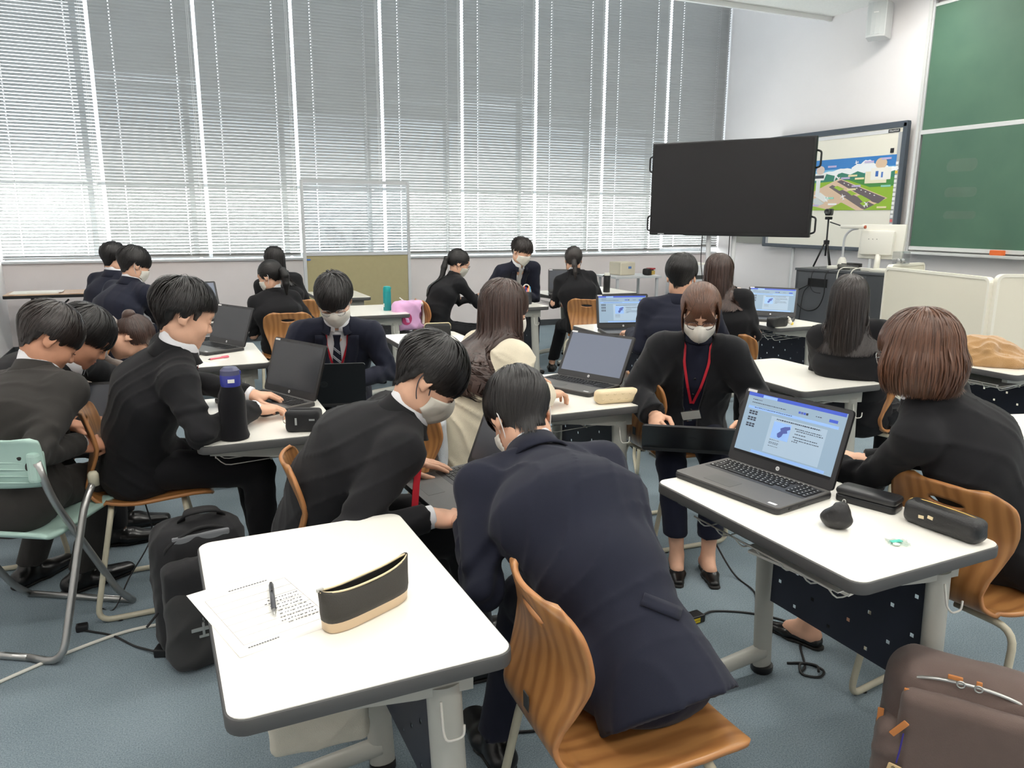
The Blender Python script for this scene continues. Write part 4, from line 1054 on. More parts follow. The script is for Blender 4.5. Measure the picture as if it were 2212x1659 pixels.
def make_hair(style, g, near, seed, opt, nb):
    """head-local hair; g = gravity in head space, nb = base of the neck in head space. returns list of (V, F)"""
    out = []; T = opt.get('thick', .012); h = .0065 if near == 2 else .008 if near == 1 else .011
    N0 = (2600 if near == 2 else 1300 if near == 1 else 550)
    fringe = opt.get('fringe', .035); nape = opt.get('nape', -.075); side = opt.get('side', .020); burn = opt.get('burn', -.012)
    base = [el((0, -.014, .034), (.0755, .0955, .0840)), rc((0, -.030, -.02), nb, .050, .050, k=.03)]
    if style in ('long', 'bob'): ys, zs = [-.3, -.05, -.03, .035, .05, .3], [nape, nape, side, side, fringe, fringe]
    else: ys, zs = [-.3, -.056, -.044, -.036, .014, .021, .034, .048, .3], [nape, nape, -.028, side, side, burn, burn, fringe, fringe]
    def zcut(P): return np.interp(P[..., 1], ys, zs) - np.where(P[..., 1] > .04, opt.get('curve', 0.0) * P[..., 0] ** 2, 0)
    def thick(P):
        t = np.clip((P[..., 2] + .055) / .085, 0, 1); t = t * t * (3 - 2 * t)
        return (.0030 + (T - .0030) * t) * (1.0 - .25 * np.clip(np.abs(P[..., 0]) / .08, 0, 1) * (style == 'short'))
    def bsdf(P): return evalsdf(base, P.reshape(-1, 3).astype(f32)).reshape(P.shape[:-1])
    cl = np.random.default_rng(seed + 9).uniform(0, 6, 3)
    def cap(P):
        d = evalsdf(base, P) - thick(P).astype(f32)
        az = np.arctan2(P[:, 0], P[:, 1] + .03); d = d - f32(opt.get('clump', .0018)) * (np.sin(az * 17 + cl[0] + 9 * P[:, 2]) + .6 * np.sin(az * 31 + cl[1])).astype(f32)
        return np.maximum(d, (zcut(P) - P[:, 2]).astype(f32))
    lo, hi = A(-.125, -.155, -.16), A(.125, .125, .16)
    out.append(polygonise([('fn', cap, 0.0)], h, lo=lo, hi=hi, amp=.012))
    w = unit((opt.get('part', 0.0), opt.get('whorl', -.30), 1)); e1 = unit(A(0, 1, 0) - w * w[1]); e2 = np.cross(e1, w)
    def surf(nn, off):
        t = np.full(nn.shape[:-1], .09)
        for _ in range(9):
            P = HC + nn * t[..., None]; t = t - (bsdf(P) - thick(P) - off) * .85
        return HC + nn * t[..., None]
    pg = np.linspace(-PI, PI, 73); tg = np.linspace(.25, 2.5, 60)
    Pg = surf(dirs(np.broadcast_to(tg, (73, 60)), np.broadcast_to(pg[:, None], (73, 60)), w, e1, e2), 0.0)
    below = Pg[..., 2] < zcut(Pg); first = np.where(below.any(1), below.argmax(1), 59); tmg = tg[first]
    def tmax(phi): return np.interp((phi + PI) % (2 * PI) - PI, pg, tmg)
    if style in ('short', 'long', 'bob'):
        nc = opt.get('nclump', 90); cph = np.random.default_rng(seed + 4).uniform(-PI, PI, nc)
        def pf(rng, n, seg):
            phi = rng.uniform(-PI, PI, n); tm = tmax(phi)
            t0 = np.arccos(1 - rng.random(n) * (1 - np.cos(tm * .95)))
            t1 = np.minimum(t0 + rng.uniform(.5, 1.15, n), tm + rng.uniform(-.05, .09, n)); t0 = np.minimum(t0, t1 - .2)
            s = np.linspace(0, 1, seg)[None]; th = t0[:, None] + (t1 - t0)[:, None] * s
            dphi = (cph[None] - phi[:, None] + PI) % (2 * PI) - PI; near_c = np.take_along_axis(dphi, np.abs(dphi).argmin(1)[:, None], 1)
            ph = phi[:, None] + opt.get('swirl', .35) * (th - .5) + rng.normal(0, .05, (n, 1)) * s + near_c * s * s * .65
            nn = dirs(th, ph, w, e1, e2); fz = np.clip(np.cos(ph) - .3, 0, 1) * np.clip(th - 1.0, 0, 1)
            lift = .0008 + rng.uniform(0, opt.get('fluff', .005), (n, 1)) * np.sin(PI * np.clip(s * .75 + .05, 0, 1)) * np.clip(1.3 - th / 2.0, .1, 1) + opt.get('fwd', .008) * fz
            P = surf(nn, lift); return P, nn
        out.append(strands(N0, pf, opt.get('sw', .0044), 7, seed))
    if style == 'tied':
        tie = A(opt.get('tie', (0, -.105, -.01))); td = unit(tie - HC)
        def pf(rng, n, seg):
            phi = rng.uniform(-PI, PI, n); tm = tmax(phi); t0 = np.where(rng.random(n) < .3, tm * 1.0, np.arccos(1 - rng.random(n) * (1 - np.cos(tm))))
            n0 = dirs(t0, phi, w, e1, e2); s = np.linspace(0, rng.uniform(.5, 1, n), seg).T[..., None]
            nn = n0[:, None] * (1 - s) + td * s; nn /= np.linalg.norm(nn, axis=2, keepdims=True)
            return surf(nn, .001 + rng.uniform(0, .0025, (n, 1))), nn
        out.append(strands(N0, pf, .0040, 7, seed))
    if opt.get('tail'):
        Lt, r0, away = opt['tail']; tie = A(opt.get('tie', (0, -.105, -.01))); o = unit(tie - HC)
        gt = opt.get('taildir', g); path = [tie - o * .012, tie + o * away * .6 + g * .01, tie + o * away + gt * Lt * .25, tie + o * away * 1.1 + gt * Lt * .6, tie + o * away * .9 + gt * Lt]
        rr = [r0 * .75, r0, r0 * 1.1, r0 * .9, r0 * .30]
        out.append(polygonise([rc(path[i], path[i + 1], rr[i], rr[i + 1], k=.02) for i in range(4)], h, pad=.02))
        sp = np.array(smooth_path(path, 5)); rs = np.interp(np.linspace(0, 4, len(sp)), range(5), rr)
        def pf(rng, n, seg):
            i0 = rng.uniform(0, .55, n); i1 = np.minimum(i0 + rng.uniform(.3, .6, n), 1.02); s = np.linspace(0, 1, seg)[None]; t = (i0[:, None] + (i1 - i0)[:, None] * s) * (len(sp) - 1)
            a = rng.uniform(0, 2 * PI, n)[:, None] + rng.normal(0, .2, (n, 1)) * s
            c = np.stack([np.interp(t, range(len(sp)), sp[:, k]) for k in range(3)], -1); r = np.interp(t, range(len(sp)), rs)
            u = unit(np.cross(g, (1, .1, 0))); v = np.cross(g, u); nn = np.cos(a)[..., None] * u + np.sin(a)[..., None] * v
            return c + nn * (r + .001)[..., None], nn
        out.append(strands(N0 // 3, pf, .004, 7, seed + 1))
        V, Fq = sweep([tie + (np.cos(t) * unit(np.cross(o, (1, 0, 0.1))) + np.sin(t) * A(1, 0, 0)) * r0 * .8 for t in np.linspace(0, 2 * PI, 14, endpoint=False)], .004, 6, closed=True)
        out.append((V, np.array(Fq)))
    if opt.get('bun'):
        b = A(opt['bun']); out.append(polygonise([el(b, (.036, .028, .034)), el(b + A(.012, -.006, .01), (.022, .018, .02), k=.01)], h, pad=.02))
    if style in ('long', 'bob'):
        L = opt['len']; flare = opt.get('flare', .0); inward = opt.get('inward', .01); amax = rad(opt.get('front', 100))
        bk = unit(A(0, -1, 0) - g * (A(0, -1, 0) @ g)); sd = np.cross(bk, g)
        R = HR + T
        def root(az, ro, d):
            """ro: radial offset; d: signed arc length below (+) or above (-) the widest ring"""
            n = np.cos(az)[..., None] * bk + np.sin(az)[..., None] * sd; be = np.clip(-d / .095, 0, 1.15)
            nn = n * np.cos(be)[..., None] - g * np.sin(be)[..., None]
            return HC + nn * (R + ro[..., None]) + g * np.maximum(d, 0)[..., None], nn, n
        def pf(rng, n, seg):
            az = (amax * rng.uniform(-1, 1, n))[:, None]; ln = L * rng.uniform(.84, 1.03, n)[:, None]; q = rng.random(n)
            d0 = np.where(q < .55, -rng.uniform(.0, .10, n), rng.uniform(0, .55, n) * L)[:, None]; s = np.linspace(0, 1, seg)[None]; d = d0 + (ln - d0) * s; tt = d / L
            P, nn, ns = root(az + rng.normal(0, .03, (n, 1)) * s, np.broadcast_to(rng.uniform(-.020, .004, n)[:, None], d.shape), d)
            sway = rng.normal(0, .006, (n, 1)) * np.sin(np.abs(tt) * 4 + rng.uniform(0, 6, (n, 1))) * np.clip(tt * 3, 0, 1)
            o = np.where(tt > 0, flare * np.sin(PI * np.clip(tt, 0, 1) * .6) - inward * tt * tt, 0) + sway
            return P + ns * o[..., None], nn
        out.append(strands(int(N0 * 1.1), pf, .0058, 11, seed + 2))
        nphi, nt = 40, 12; az = amax * np.linspace(-1, 1, nphi)[:, None]
        for ro in (-.005, -.022):
            tt = np.linspace(-.10 / L, min(.93, .17 / L), nt)[None]; ln = L * (1 + .04 * np.sin(np.arange(nphi) * 1.7))[:, None]; d = tt * ln
            P, nn, ns = root(az + 0 * d, np.full(d.shape, ro), d); o = np.where(tt > 0, flare * np.sin(PI * np.clip(tt, 0, 1) * .6) - inward * tt * tt, 0)
            P = P + ns * (o + 0 * d)[..., None]; idx = np.arange(nphi * nt).reshape(nphi, nt)
            out.append((P.reshape(-1, 3), np.stack([idx[:-1, :-1], idx[1:, :-1], idx[1:, 1:], idx[:-1, 1:]], -1).reshape(-1, 4)))
    if opt.get('bang'):                                  # loose strands over the brow
        zb = opt['bang']; R = HR + T
        def pf(rng, n, seg):
            x0 = rng.uniform(-.050, .050, n); s = np.linspace(0, 1, seg)[None]
            zt = zb + rng.normal(0, .006, n) + (.010 - .028 * np.abs(x0 / .05)) * (np.abs(x0) > .0)
            z = .100 + (zt - .100)[:, None] * s; x = x0[:, None] * (.55 + .75 * s) + np.sign(x0)[:, None] * .008 * s * s
            y = HC[1] + R[1] * np.sqrt(np.clip(1 - ((np.maximum(z, .03) - HC[2]) / (R[2] + .002)) ** 2 - (x / (R[0] + .010)) ** 2, .03, 1)) + .003
            nn = np.stack([x * .8, np.full_like(x, .09), z * .4], -1); nn /= np.linalg.norm(nn, axis=2, keepdims=True)
            return np.stack([x, y, z], -1), nn
        out.append(strands(N0 // 4, pf, .0050, 8, seed + 3))
        def pf2(rng, n, seg):
            sg = np.where(rng.random(n) < .5, -1., 1.)[:, None]; s = np.linspace(0, 1, seg)[None]
            z = .07 + rng.normal(0, .01, (n, 1)) + (-.055 + rng.normal(0, .015, (n, 1)) - .07) * s; yy = .045 + rng.uniform(-.012, .014, (n, 1)) + .010 * s
            x = sg * (.066 + .014 * np.sin(PI * np.clip(s * .8 + .1, 0, 1)) + rng.normal(0, .002, (n, 1)))
            return np.stack([x, yy, z], -1), np.stack([sg + 0 * z, .4 + 0 * z, 0 * z], -1)
        out.append(strands(N0 // 12, pf2, .0050, 8, seed + 5))
    return out
def merge(lst):
    V = []; Fq = []; o = 0
    for v, f in lst: V.append(np.asarray(v)); Fq.append(np.asarray(f) + o); o += len(v)
    return np.concatenate(V), np.concatenate(Fq)

# --- masks, spectacles (head space)
def mask_mesh(kind):
    nu, nv = 21, 13; V = []
    for j in range(nv):
        v = j / (nv - 1)
        for i in range(nu):
            u = -1 + 2 * i / (nu - 1); a = u * rad(84); c = max(math.cos(a), 0) ** .8
            zt = -.006 - .026 * u * u + (.010 if abs(u) < .2 else 0) * (1 - abs(u) / .2)
            zb = -.112 + .034 * abs(u) ** 1.6
            z = zt + (zb - zt) * v
            bulge = math.sin(PI * min(1, v * 1.02)) ** .7
            y = .012 + (.092 + .016 * bulge * (1.25 if kind == 'peak' else .8) - .022 * v * v) * c
            if kind == 'peak': y += .010 * math.exp(-(u / .10) ** 2) * bulge
            x = .0665 * math.sin(a) * (1 - .10 * v)
            V.append((x, y, z))
    Fq = [(j * nu + i, (j + 1) * nu + i, (j + 1) * nu + i + 1, j * nu + i + 1) for j in range(nv - 1) for i in range(nu - 1)]
    if kind == 'pleat':
        V = [(x, y + .0022 * math.sin(z * 420), z) for x, y, z in V]
    return np.array(V), np.array(Fq)
def strap_paths():
    out = []
    for s in (-1, 1):
        out.append(smooth_path([(s * .063, .022, -.034), (s * .072, .004, -.006), (s * .078, -.018, .022), (s * .080, -.034, .010), (s * .077, -.034, -.018), (s * .070, -.014, -.050), (s * .060, .018, -.078)], 4))
    return out
def glasses_parts(rm, shape='round'):
    parts = []; ry = .0185 if shape == 'round' else .014
    for s in (-1, 1):
        ring = [(s * .034 + .0235 * math.cos(t), .108 - .010 * abs(math.cos(t) * .5 + s * 0) - (abs(s * .034 + .0235 * math.cos(t)) ** 2) * 1.4, .001 + ry * math.sin(t)) for t in np.linspace(0, 2 * PI, 28, endpoint=False)]
        parts.append(('rim', sweep(ring, .0014, 6, closed=True)))
        parts.append(('lens', (ring, [tuple(range(28))])))
        parts.append(('temple', sweep(smooth_path([(s * .0575, .100, .006), (s * .073, .06, .006), (s * .079, .0, .006), (s * .079, -.022, -.004)], 4), .0013, 6)))
    parts.append(('bridge', sweep(smooth_path([(-.0105, .1085, .004), (0, .111, .008), (.0105, .1085, .004)], 4), .0013, 6)))
    return parts
def ik(a, t, l1, l2, hint):
    d = t - a; L = np.linalg.norm(d); s = max(1.0, L / ((l1 + l2) * .995)); l1, l2 = l1 * s, l2 * s
    u = d / L; x = (l1 * l1 - l2 * l2 + L * L) / (2 * L); hh = math.sqrt(max(0, l1 * l1 - x * x))
    n = hint - u * (hint @ u); return a + u * x + unit(n) * hh

def person(key, label, **o):
    g = o.get; near = g('near', 1); F_ = g('sex', 'M') == 'F'; sc = g('scale', .94 if F_ else 1.0)
    hip = A(g('hip')); head = A(g('head')); fy, fp, fr = g('face'); Rh = head_frame(fy, fp, fr)
    cyaw = g('chest', fy); pyaw = g('pelvis', cyaw)
    s_dir = unit(head - hip); hu = Rh[:, 2]
    neck = A(g('neck')) if g('neck') is not None else head - .160 * sc * unit(.6 * s_dir + .4 * hu - .12 * Rh[:, 1])
    seed = g('seed', sum(map(ord, key)))
    rng = np.random.default_rng(seed)
    root = thing('person', label, 'person', (float(hip[0]), float(hip[1]), 0), 0)
    base = A(hip[0], hip[1], 0)
    loc = lambda V: np.asarray(V, float).reshape(-1, 3) - base
    # spine
    lat = yright(cyaw); lroll = g('croll', 0)
    lat = unit(lat + A(0, 0, math.tan(rad(lroll))))
    plat = yright(pyaw)
    up = unit(neck - hip); fwd = unit(np.cross(up, lat)); fwd = fwd if fwd @ ydir(cyaw) > 0 or abs(up[2]) < .3 else fwd
    bow = g('bow', .045); ctrl = (hip + neck) / 2 - fwd * bow * 2
    B = lambda t: (1 - t) ** 2 * hip + 2 * t * (1 - t) * ctrl + t * t * neck
    s0, s1, s2, s3 = B(0), B(.34), B(.66), B(1)
    ups = unit(s3 - B(.8)); lat2 = unit(lat - ups * (lat @ ups)); fw2 = np.cross(ups, lat2)
    wS = (.150 if F_ else .172) * sc
    sh = {}
    for n_, s in (('L', -1), ('R', 1)):
        sh[n_] = s3 + lat2 * s * wS - ups * .034 * sc + fw2 * (.015 + g('shfwd', .0))
    # arms
    l1, l2 = .285 * sc, .255 * sc; wr = {}; elb = {}; hf = {}; hp = {}
    pf = ydir(pyaw)
    for n_, s in (('L', -1), ('R', 1)):
        hd = g('hand' + n_)
        if hd is None:
            pos = hip + pf * .26 + plat * s * .11 + A(0, 0, .115); dr = unit(pf * 1 + A(0, 0, -.15)); nz = A(0, 0, 1); pose = 'rest'
        else: pos, dr, nz, pose = hd; pos = A(pos); dr = unit(dr); nz = A(nz)
        wr[n_] = A(pos); hint = g('elbow' + n_)
        if hint is not None: hv = A(hint) - (sh[n_] + wr[n_]) / 2
        else: hv = -A(0, 0, 1) + lat2 * s * .55 - fw2 * .35
        elb[n_] = ik(sh[n_], wr[n_], l1, l2, hv)
        if hint is not None:
            ev = A(hint) - sh[n_]; elb[n_] = sh[n_] + unit(ev) * np.clip(np.linalg.norm(ev), .22 * sc, .33 * sc)
        x = unit(np.cross(dr, nz)); z = np.cross(x, dr); hf[n_] = np.stack([x, dr, z], 1); hp[n_] = pose
    # legs
    hj = {}; kn = {}; an = {}; fd = {}
    for n_, s in (('L', -1), ('R', 1)):
        hj[n_] = hip + plat * s * .085 * sc
        ft = g('foot' + n_)
        if ft is None: ft = (hip + pf * .43 * sc + plat * s * .11, pyaw)
        p = A(ft[0]); p[2] = .085; an[n_] = p; fd[n_] = ft[1]
        kn[n_] = ik(hj[n_], p, .415 * sc, .405 * sc, pf * 1.0 + A(0, 0, .9) + plat * s * g('kneeout', .1))
    h = {2: .0075, 1: .0105, 0: .014}[near]
    bulk = g('bulk', 0.0) + (.0 if not F_ else -.010)
    ph = rng.uniform(0, 6, 8); dv = [unit(rng.normal(0, 1, 3)) for _ in range(6)]
    def folds(amp):
        dvf = [d.astype(f32) for d in dv]; E = [e.astype(f32) for e in elb.values()]
        def f(P):
            a = np.sin(P @ dvf[0] * f32(42) + f32(1.6) * np.sin(P @ dvf[1] * f32(17) + ph[0]) + ph[1])
            b = np.sin(P @ dvf[2] * f32(33) + f32(1.8) * np.sin(P @ dvf[3] * f32(13) + ph[2]) + ph[3])
            m = .5 + .5 * np.sin(P @ dvf[4] * f32(9) + ph[4])
            r = -(1 - np.abs(a)) ** 3 * m - (1 - np.abs(b)) ** 3 * (1 - m)
            r = r * f32(amp)
            for q, e in enumerate(E):
                d2 = ((P - e) ** 2).sum(1); w = np.exp(-d2 / f32(.011))
                r = r - w * f32(amp * 1.3) * np.sin(P @ dvf[5] * f32(105) + f32(2) * np.sin(P @ dvf[0] * f32(40)) + q)
            return r.astype(f32)
        return f
    jm = g('jacket', suitB); tm_ = g('trousers', jm); fam = g('foldamp', .0055)
    R_ = lambda a: (a + bulk) * sc
    torso = lambda e: [ec(s0 - up * .02, s1, R_(.116) + e, R_(.104) + e, plat, g('hipratio', 1.40)), ec(s1, s2, R_(.104) + e, R_(.116) + e, lat2, 1.42, k=.05), ec(s2, B(.82), R_(.116) + e, R_(.084) + e, lat2, 1.62, k=.05),
                       rc(s3 - lat2 * wS * .30, sh['L'] + ups * .004, .050 * sc + e, .056 * sc + e + bulk * .5, k=.04), rc(s3 + lat2 * wS * .30, sh['R'] + ups * .004, .050 * sc + e, .056 * sc + e + bulk * .5, k=.04)]
    hr_ = g('hipratio', 1.40)
    J = torso(.008) + ([('rcc', B(.78), s3 + ups * .06, 0.092 * sc, .0660 * sc + (.0 if not F_ else -.005), .03, s3 + ups * .024, ups)] if g('collar', 'suit') in ('suit', 'roll') else [])
    JT = list(J)
    hem = g('hem', .10)
    if hem: J += [ec(s0 - up * .03, s0 + pf * hem - A(0, 0, .01), R_(.118), R_(.100), plat, hr_, k=.05)]
    if g('skirt'):
        e_, r0_, r1_, q_, off_ = g('skirt'); e_ = A(e_); ax_ = unit(e_ - s1); J = J[1:]
        J = [('ecc', s1, e_ + ax_ * .05, r0_, r1_, unit(plat - ax_ * (plat @ ax_)), q_, .05, e_, unit(ax_ + A(off_)))] + J
    sl = g('sleeve', 0.0)
    for n_ in 'LR':
        c = unit(wr[n_] - elb[n_])
        J += [rc(sh[n_], elb[n_], (.062 + bulk + sl) * sc, (.046 + bulk * .8 + sl) * sc, k=.03), ('rcc', elb[n_], wr[n_] + c * .02, (.046 + bulk * .8 + sl) * sc, (.039 + bulk * .5 + sl) * sc, .010, wr[n_] - c * g('cuff', .012), c)]
    J += list(g('extra', []))
    vn = g('vneck')
    Jn = list(J)
    if vn:
        wv, dvp = vn; top = B(.98) + ups * .05; l32, f32v, u32 = lat2.astype(f32), fw2.astype(f32), ups.astype(f32)
        def wedge(P):
            q = P - top.astype(f32); sdn = -(q @ u32); w_ = np.clip(f32(wv) * (1 - sdn / f32(dvp + .05)), -.2, wv * 1.2)
            return np.maximum(np.abs(q @ l32) - w_, -(q @ f32v) - f32(.0)) * f32(.9)
        J.append(sub(('fn', wedge, 0.0), .006))
    fo = folds(fam)
    V, Fq = polygonise(J, h, fo, amp=.016); mesh_obj(g('topname', 'jacket'), loc(V), Fq, jm, root, True)
    # trousers
    Tq = [ec(s0 - up * .03, s0 + up * .05, R_(.110), R_(.100), plat, 1.42)]
    for n_ in 'LR':
        Tq += [rc(hj[n_], kn[n_], .082 * sc, .064 * sc, k=.03), ('rcc', kn[n_], an[n_] + A(0, 0, -.02), .062 * sc, .052 * sc, .02, an[n_] - A(0, 0, -g('ankle', .0)), A(0, 0, -1.))]
    V, Fq = polygonise(Tq, max(h, .010), folds(.005), amp=.016); mesh_obj('trousers', loc(V), Fq, tm_, root, True)
    # body: head, neck, hands, covered trunk and legs in one mesh
    pieces = []
    nl = Rh.T @ (neck - head) / sc
    hpz = head_prims(nl, .0470 if not F_ else .0415)
    V, Fq = polygonise(hpz, {2: .0036, 1: .005, 0: .0075}[near], lo=A(-.12, -.16, -.30), hi=A(.12, .14, .14), amp=.008)
    pieces.append(((V * sc) @ Rh.T + head, Fq))
    core = [ec(s0, s1, .08 * sc, .08 * sc, plat, 1.4), ec(s1, s2, .08 * sc, .085 * sc, lat2, 1.4), ec(s2, B(.80), .07 * sc, .045 * sc, lat2, 1.4)]
    for n_ in 'LR':
        core += [rc(sh[n_], elb[n_], .042 * sc, .034 * sc), rc(elb[n_], wr[n_], .034 * sc, .024 * sc), rc(hj[n_], kn[n_], .06 * sc, .046 * sc), rc(kn[n_], kn[n_] * .45 + an[n_] * .55, .044 * sc, .043 * sc), rc(kn[n_] * .45 + an[n_] * .55, an[n_], .042 * sc, .031 * sc)]
        d = ydir(fd[n_]); core += [ec(an[n_] + A(0, 0, -.045) - d * .03, an[n_] + A(0, 0, -.055) + d * .06, .030 * sc, .022 * sc, yright(fd[n_]), 1.2, k=.02), rc(an[n_] + A(0, 0, -.02), an[n_] + d * .06 - A(0, 0, .045), .03 * sc, .022 * sc, k=.02)]
    V, Fq = polygonise(core, g('corecell', .016)); pieces.append((V, Fq))
    for n_ in 'LR':
        if g('hand' + n_) == 'none': continue
        V, Fq = hand_mesh(hp[n_], {2: .0026, 1: .0034, 0: .005}[near]); V = V * sc * .98
        if n_ == 'L': V = V * A(-1, 1, 1); Fq = Fq[:, ::-1]
        pieces.append((V @ hf[n_].T + wr[n_], Fq))
    V, Fq = merge(pieces); mesh_obj('body', loc(V), Fq, skinM[g('skin', 0)], root, True)
    # shoes
    for n_ in 'LR':
        u, so = shoe_mesh(g('shoes', 'loafer')); m = frame(loc(A(an[n_][0], an[n_][1], 0))[0], yright(fd[n_]), ydir(fd[n_]), A(0, 0, 1))
        sx = 1.0 if not F_ else .88
        ob = link('shoe', u, root); ob.matrix_local = Matrix(m) @ Matrix.Scale(sx, 4)
        ob2 = link('sole', so, ob)
        if g('strap'):
            Vs, Fs = ribbon([(x, .042, .030 + .036 * math.cos(x / .036 * PI / 2)) for x in np.linspace(-.034, .034, 11)], .008, (0, .3, 1), .002)
            mesh_obj('strap', Vs, Fs, shoeM, ob)
    def cband(name, rx, ry, z0f, z1f, m, opening, tilt=0.0, th=.003, off=A(0, 0, 0.), flare=.0):
        """collar band round the neck"""
        ax = unit(.75 * unit(head + Rh[:, 2] * -.07 - s3) + .25 * ups); lx = unit(lat2 - ax * (lat2 @ ax)); fx = np.cross(ax, lx)
        Vc = []; n = 33; c0 = s3 + off @ np.stack([lx, fx, ax])
        for i in range(n):
            a = opening + (2 * PI - 2 * opening) * i / (n - 1)
            for (zf, k, fl) in ((z0f, 0, 1.16 + flare), (None, .5, 1.04 + flare * .4), (z1f, 1, 1.0)):
                z = zf(a) if zf else (z0f(a) + z1f(a)) / 2
                Vc.append(c0 + ax * z + fl * (lx * rx * math.sin(a) + fx * ry * math.cos(a)))
        Fc = [(i * 3 + j, (i + 1) * 3 + j, (i + 1) * 3 + j + 1, i * 3 + j + 1) for i in range(n - 1) for j in range(2)]
        ob = mesh_obj(name, loc(np.array(Vc)), np.array(Fc), m, root, True); md = ob.modifiers.new('thick', 'SOLIDIFY'); md.thickness = th; md.offset = 1
        return ob
    nr = (.0640 if not F_ else .0570) * sc
    col = g('collar', 'suit')
    if col in ('suit', 'shirt'):
        if g('shirtcollar', True): cband('shirt_collar', nr, nr * 1.06, lambda a: .018, lambda a: .088 - .016 * math.cos(a), shirtM, rad(8))
        if col == 'suit': cband('jacket_collar', nr * 1.10, nr * 1.14, lambda a: .008 - .004 * max(0, math.cos(a)), lambda a: .066 - .030 * max(0, math.cos(a)) ** .7, jm, rad(24), flare=.20, th=.005)
    elif col == 'round': cband('neckband', nr * 1.06, nr * 1.12, lambda a: .024, lambda a: .062 - .012 * math.cos(a), g('collarmat', jm), rad(2), th=.004)
    elif col == 'roll':
        cband('neckband', nr * 1.12, nr * 1.18, lambda a: .015, lambda a: .078 - .010 * math.cos(a), g('collarmat', jm), rad(1), th=.009, flare=.06)
    # shirt front, tie, lapels
    if vn:
        Sx = torso(-.004)[:3] + [('rcc', B(.70), s3 + ups * .06, .080 * sc, .056 * sc, .04, s3 + ups * .034, ups)]; V, Fq = polygonise(Sx, max(h, .009), folds(.002), amp=.012)
        mesh_obj('shirt', loc(V), Fq, g('shirtmat', shirtM), root, True)
        top = B(.98) + ups * .03
        def chestpt(l, dwn, prims, off, po=None): 
            P = [top + lat2 * a - ups * b + fw2 * .32 for a, b in zip(np.atleast_1d(l), np.atleast_1d(dwn))]
            return project(prims, P, -fw2, po).astype(float) + fw2 * off
        if g('tie'):
            tt = np.linspace(-.008, vn[1] * .97, 14); P = chestpt(np.zeros(14), tt, Sx, .008)
            Vv, Fc = ribbon(P, np.interp(tt, [-.008, .028, .04, .09, vn[1]], [.040, .028, .026, .040, .066]), fw2, .004); ob = mesh_obj('tie', loc(Vv), Fc, g('tie'), root, True, 50)
            if g('stripes'):
                for q in range(6):
                    c = .075 + q * .045; aa = np.linspace(-1, 1, 5); ww_ = np.interp(c, [.035, .05, .09, vn[1]], [.030, .024, .040, .066]) / 2
                    for dd in (0, .009):
                        P2 = chestpt(aa * ww_ * .93, c + dd - aa * ww_ * .8, Sx, .0108); Vv, Fc = ribbon(P2, .0045 if dd else .006, fw2, .0012); mesh_obj('stripe', loc(Vv), Fc, tieW, ob)
        if g('lapel', True):
            wv, dvp = vn
            for s in (-1, 1):
                rows = []; nt_ = 14
                for i in range(nt_):
                    t = i / (nt_ - 1); dn = .0 + dvp * t; inn = wv * (1 - (dn + .02) / (dvp + .05)) 
                    wd = np.interp(t, [0, .30, .36, .42, 1], [.050, .066, .052, .068, .012])
                    P = chestpt(s * (inn + np.array([0, .35, .7, 1]) * wd), np.full(4, dn), JT, .007); rows.append(P)
                Vv = np.concatenate(rows); Fc = [(i * 4 + j, (i + 1) * 4 + j, (i + 1) * 4 + j + 1, i * 4 + j + 1) for i in range(nt_ - 1) for j in range(3)]
                ob = mesh_obj('lapel', loc(Vv), np.array(Fc), jm, root, True); md = ob.modifiers.new('thick', 'SOLIDIFY'); md.thickness = .004; md.offset = 0
        if g('lanyard'):
            ln = g('lanyard')
            for s in (-1, 1):
                tt = np.linspace(-.015, ln, 16); P = chestpt(s * np.interp(tt, [-.015, .06, ln], [.055, .052, .004]), tt, Jn if not g('lan_in') else Sx , .010); Vv, Fc = ribbon(P, .011, fw2, .0015); mesh_obj('lanyard', loc(Vv), Fc, lanyM, root)
            if g('badge'):
                P0 = chestpt([0.0], [ln + .030], Jn, .030)[0]; bz = g('badge'); ux = unit(lat2 * math.cos(bz) + ups * math.sin(bz)); uy = np.cross(fw2, ux)
                m = frame(loc(P0)[0], ux, uy, fw2)
                ob = MB().prism(rrect(.094, .066, .006), -.0015, .0015, M=m).build('badge_holder', glass_mat('badge_plastic', (.85, .87, .88), .25), root)
                MB().box((0, -.004, .0018), (.08, .05, .001), m).build('badge_card', paperM, ob)
        for (bl, bd) in g('buttons', []):
            P0 = chestpt([bl], [bd], Jn if g('lan_in') is None else Sx, .004)[0]; MB().lathe([(0, 0), (.006, 0), (.005, .003), (0, .003)], 10, M=frame(loc(P0)[0], lat2, ups, fw2)).build('button', btnM, root)
    elif g('lanyard_side'):
        pass
    for n_ in 'LR':
        if g('shirtcuff') and n_ in g('shirtcuff'):
            c = unit(wr[n_] - elb[n_]); Vv, Fc = sweep([wr[n_] - c * .03, wr[n_] + c * .004, wr[n_] + c * .007], [.034 * sc, .033 * sc, .030 * sc], 14); mesh_obj('shirt_cuff', loc(Vv), Fc, shirtM, root, True)
    for (po_, pd_, pu_, pw_, phh_) in g('flaps', []):
        pd_ = unit(pd_); px_ = unit(pu_); py_ = unit(np.cross(pd_, px_)); gp = []
        for i in range(7):
            for j in range(4): gp.append(A(po_) + px_ * (i / 6 - .5) * pw_ + py_ * (j / 3 - .5) * phh_)
        P = project(Jn, gp, pd_, fo).astype(float) - pd_ * .004
        ob = mesh_obj('pocket_flap', loc(P), np.array([(i * 4 + j, (i + 1) * 4 + j, (i + 1) * 4 + j + 1, i * 4 + j + 1) for i in range(6) for j in range(3)]), jm, root, True); md = ob.modifiers.new('thick', 'SOLIDIFY'); md.thickness = .004; md.offset = 0
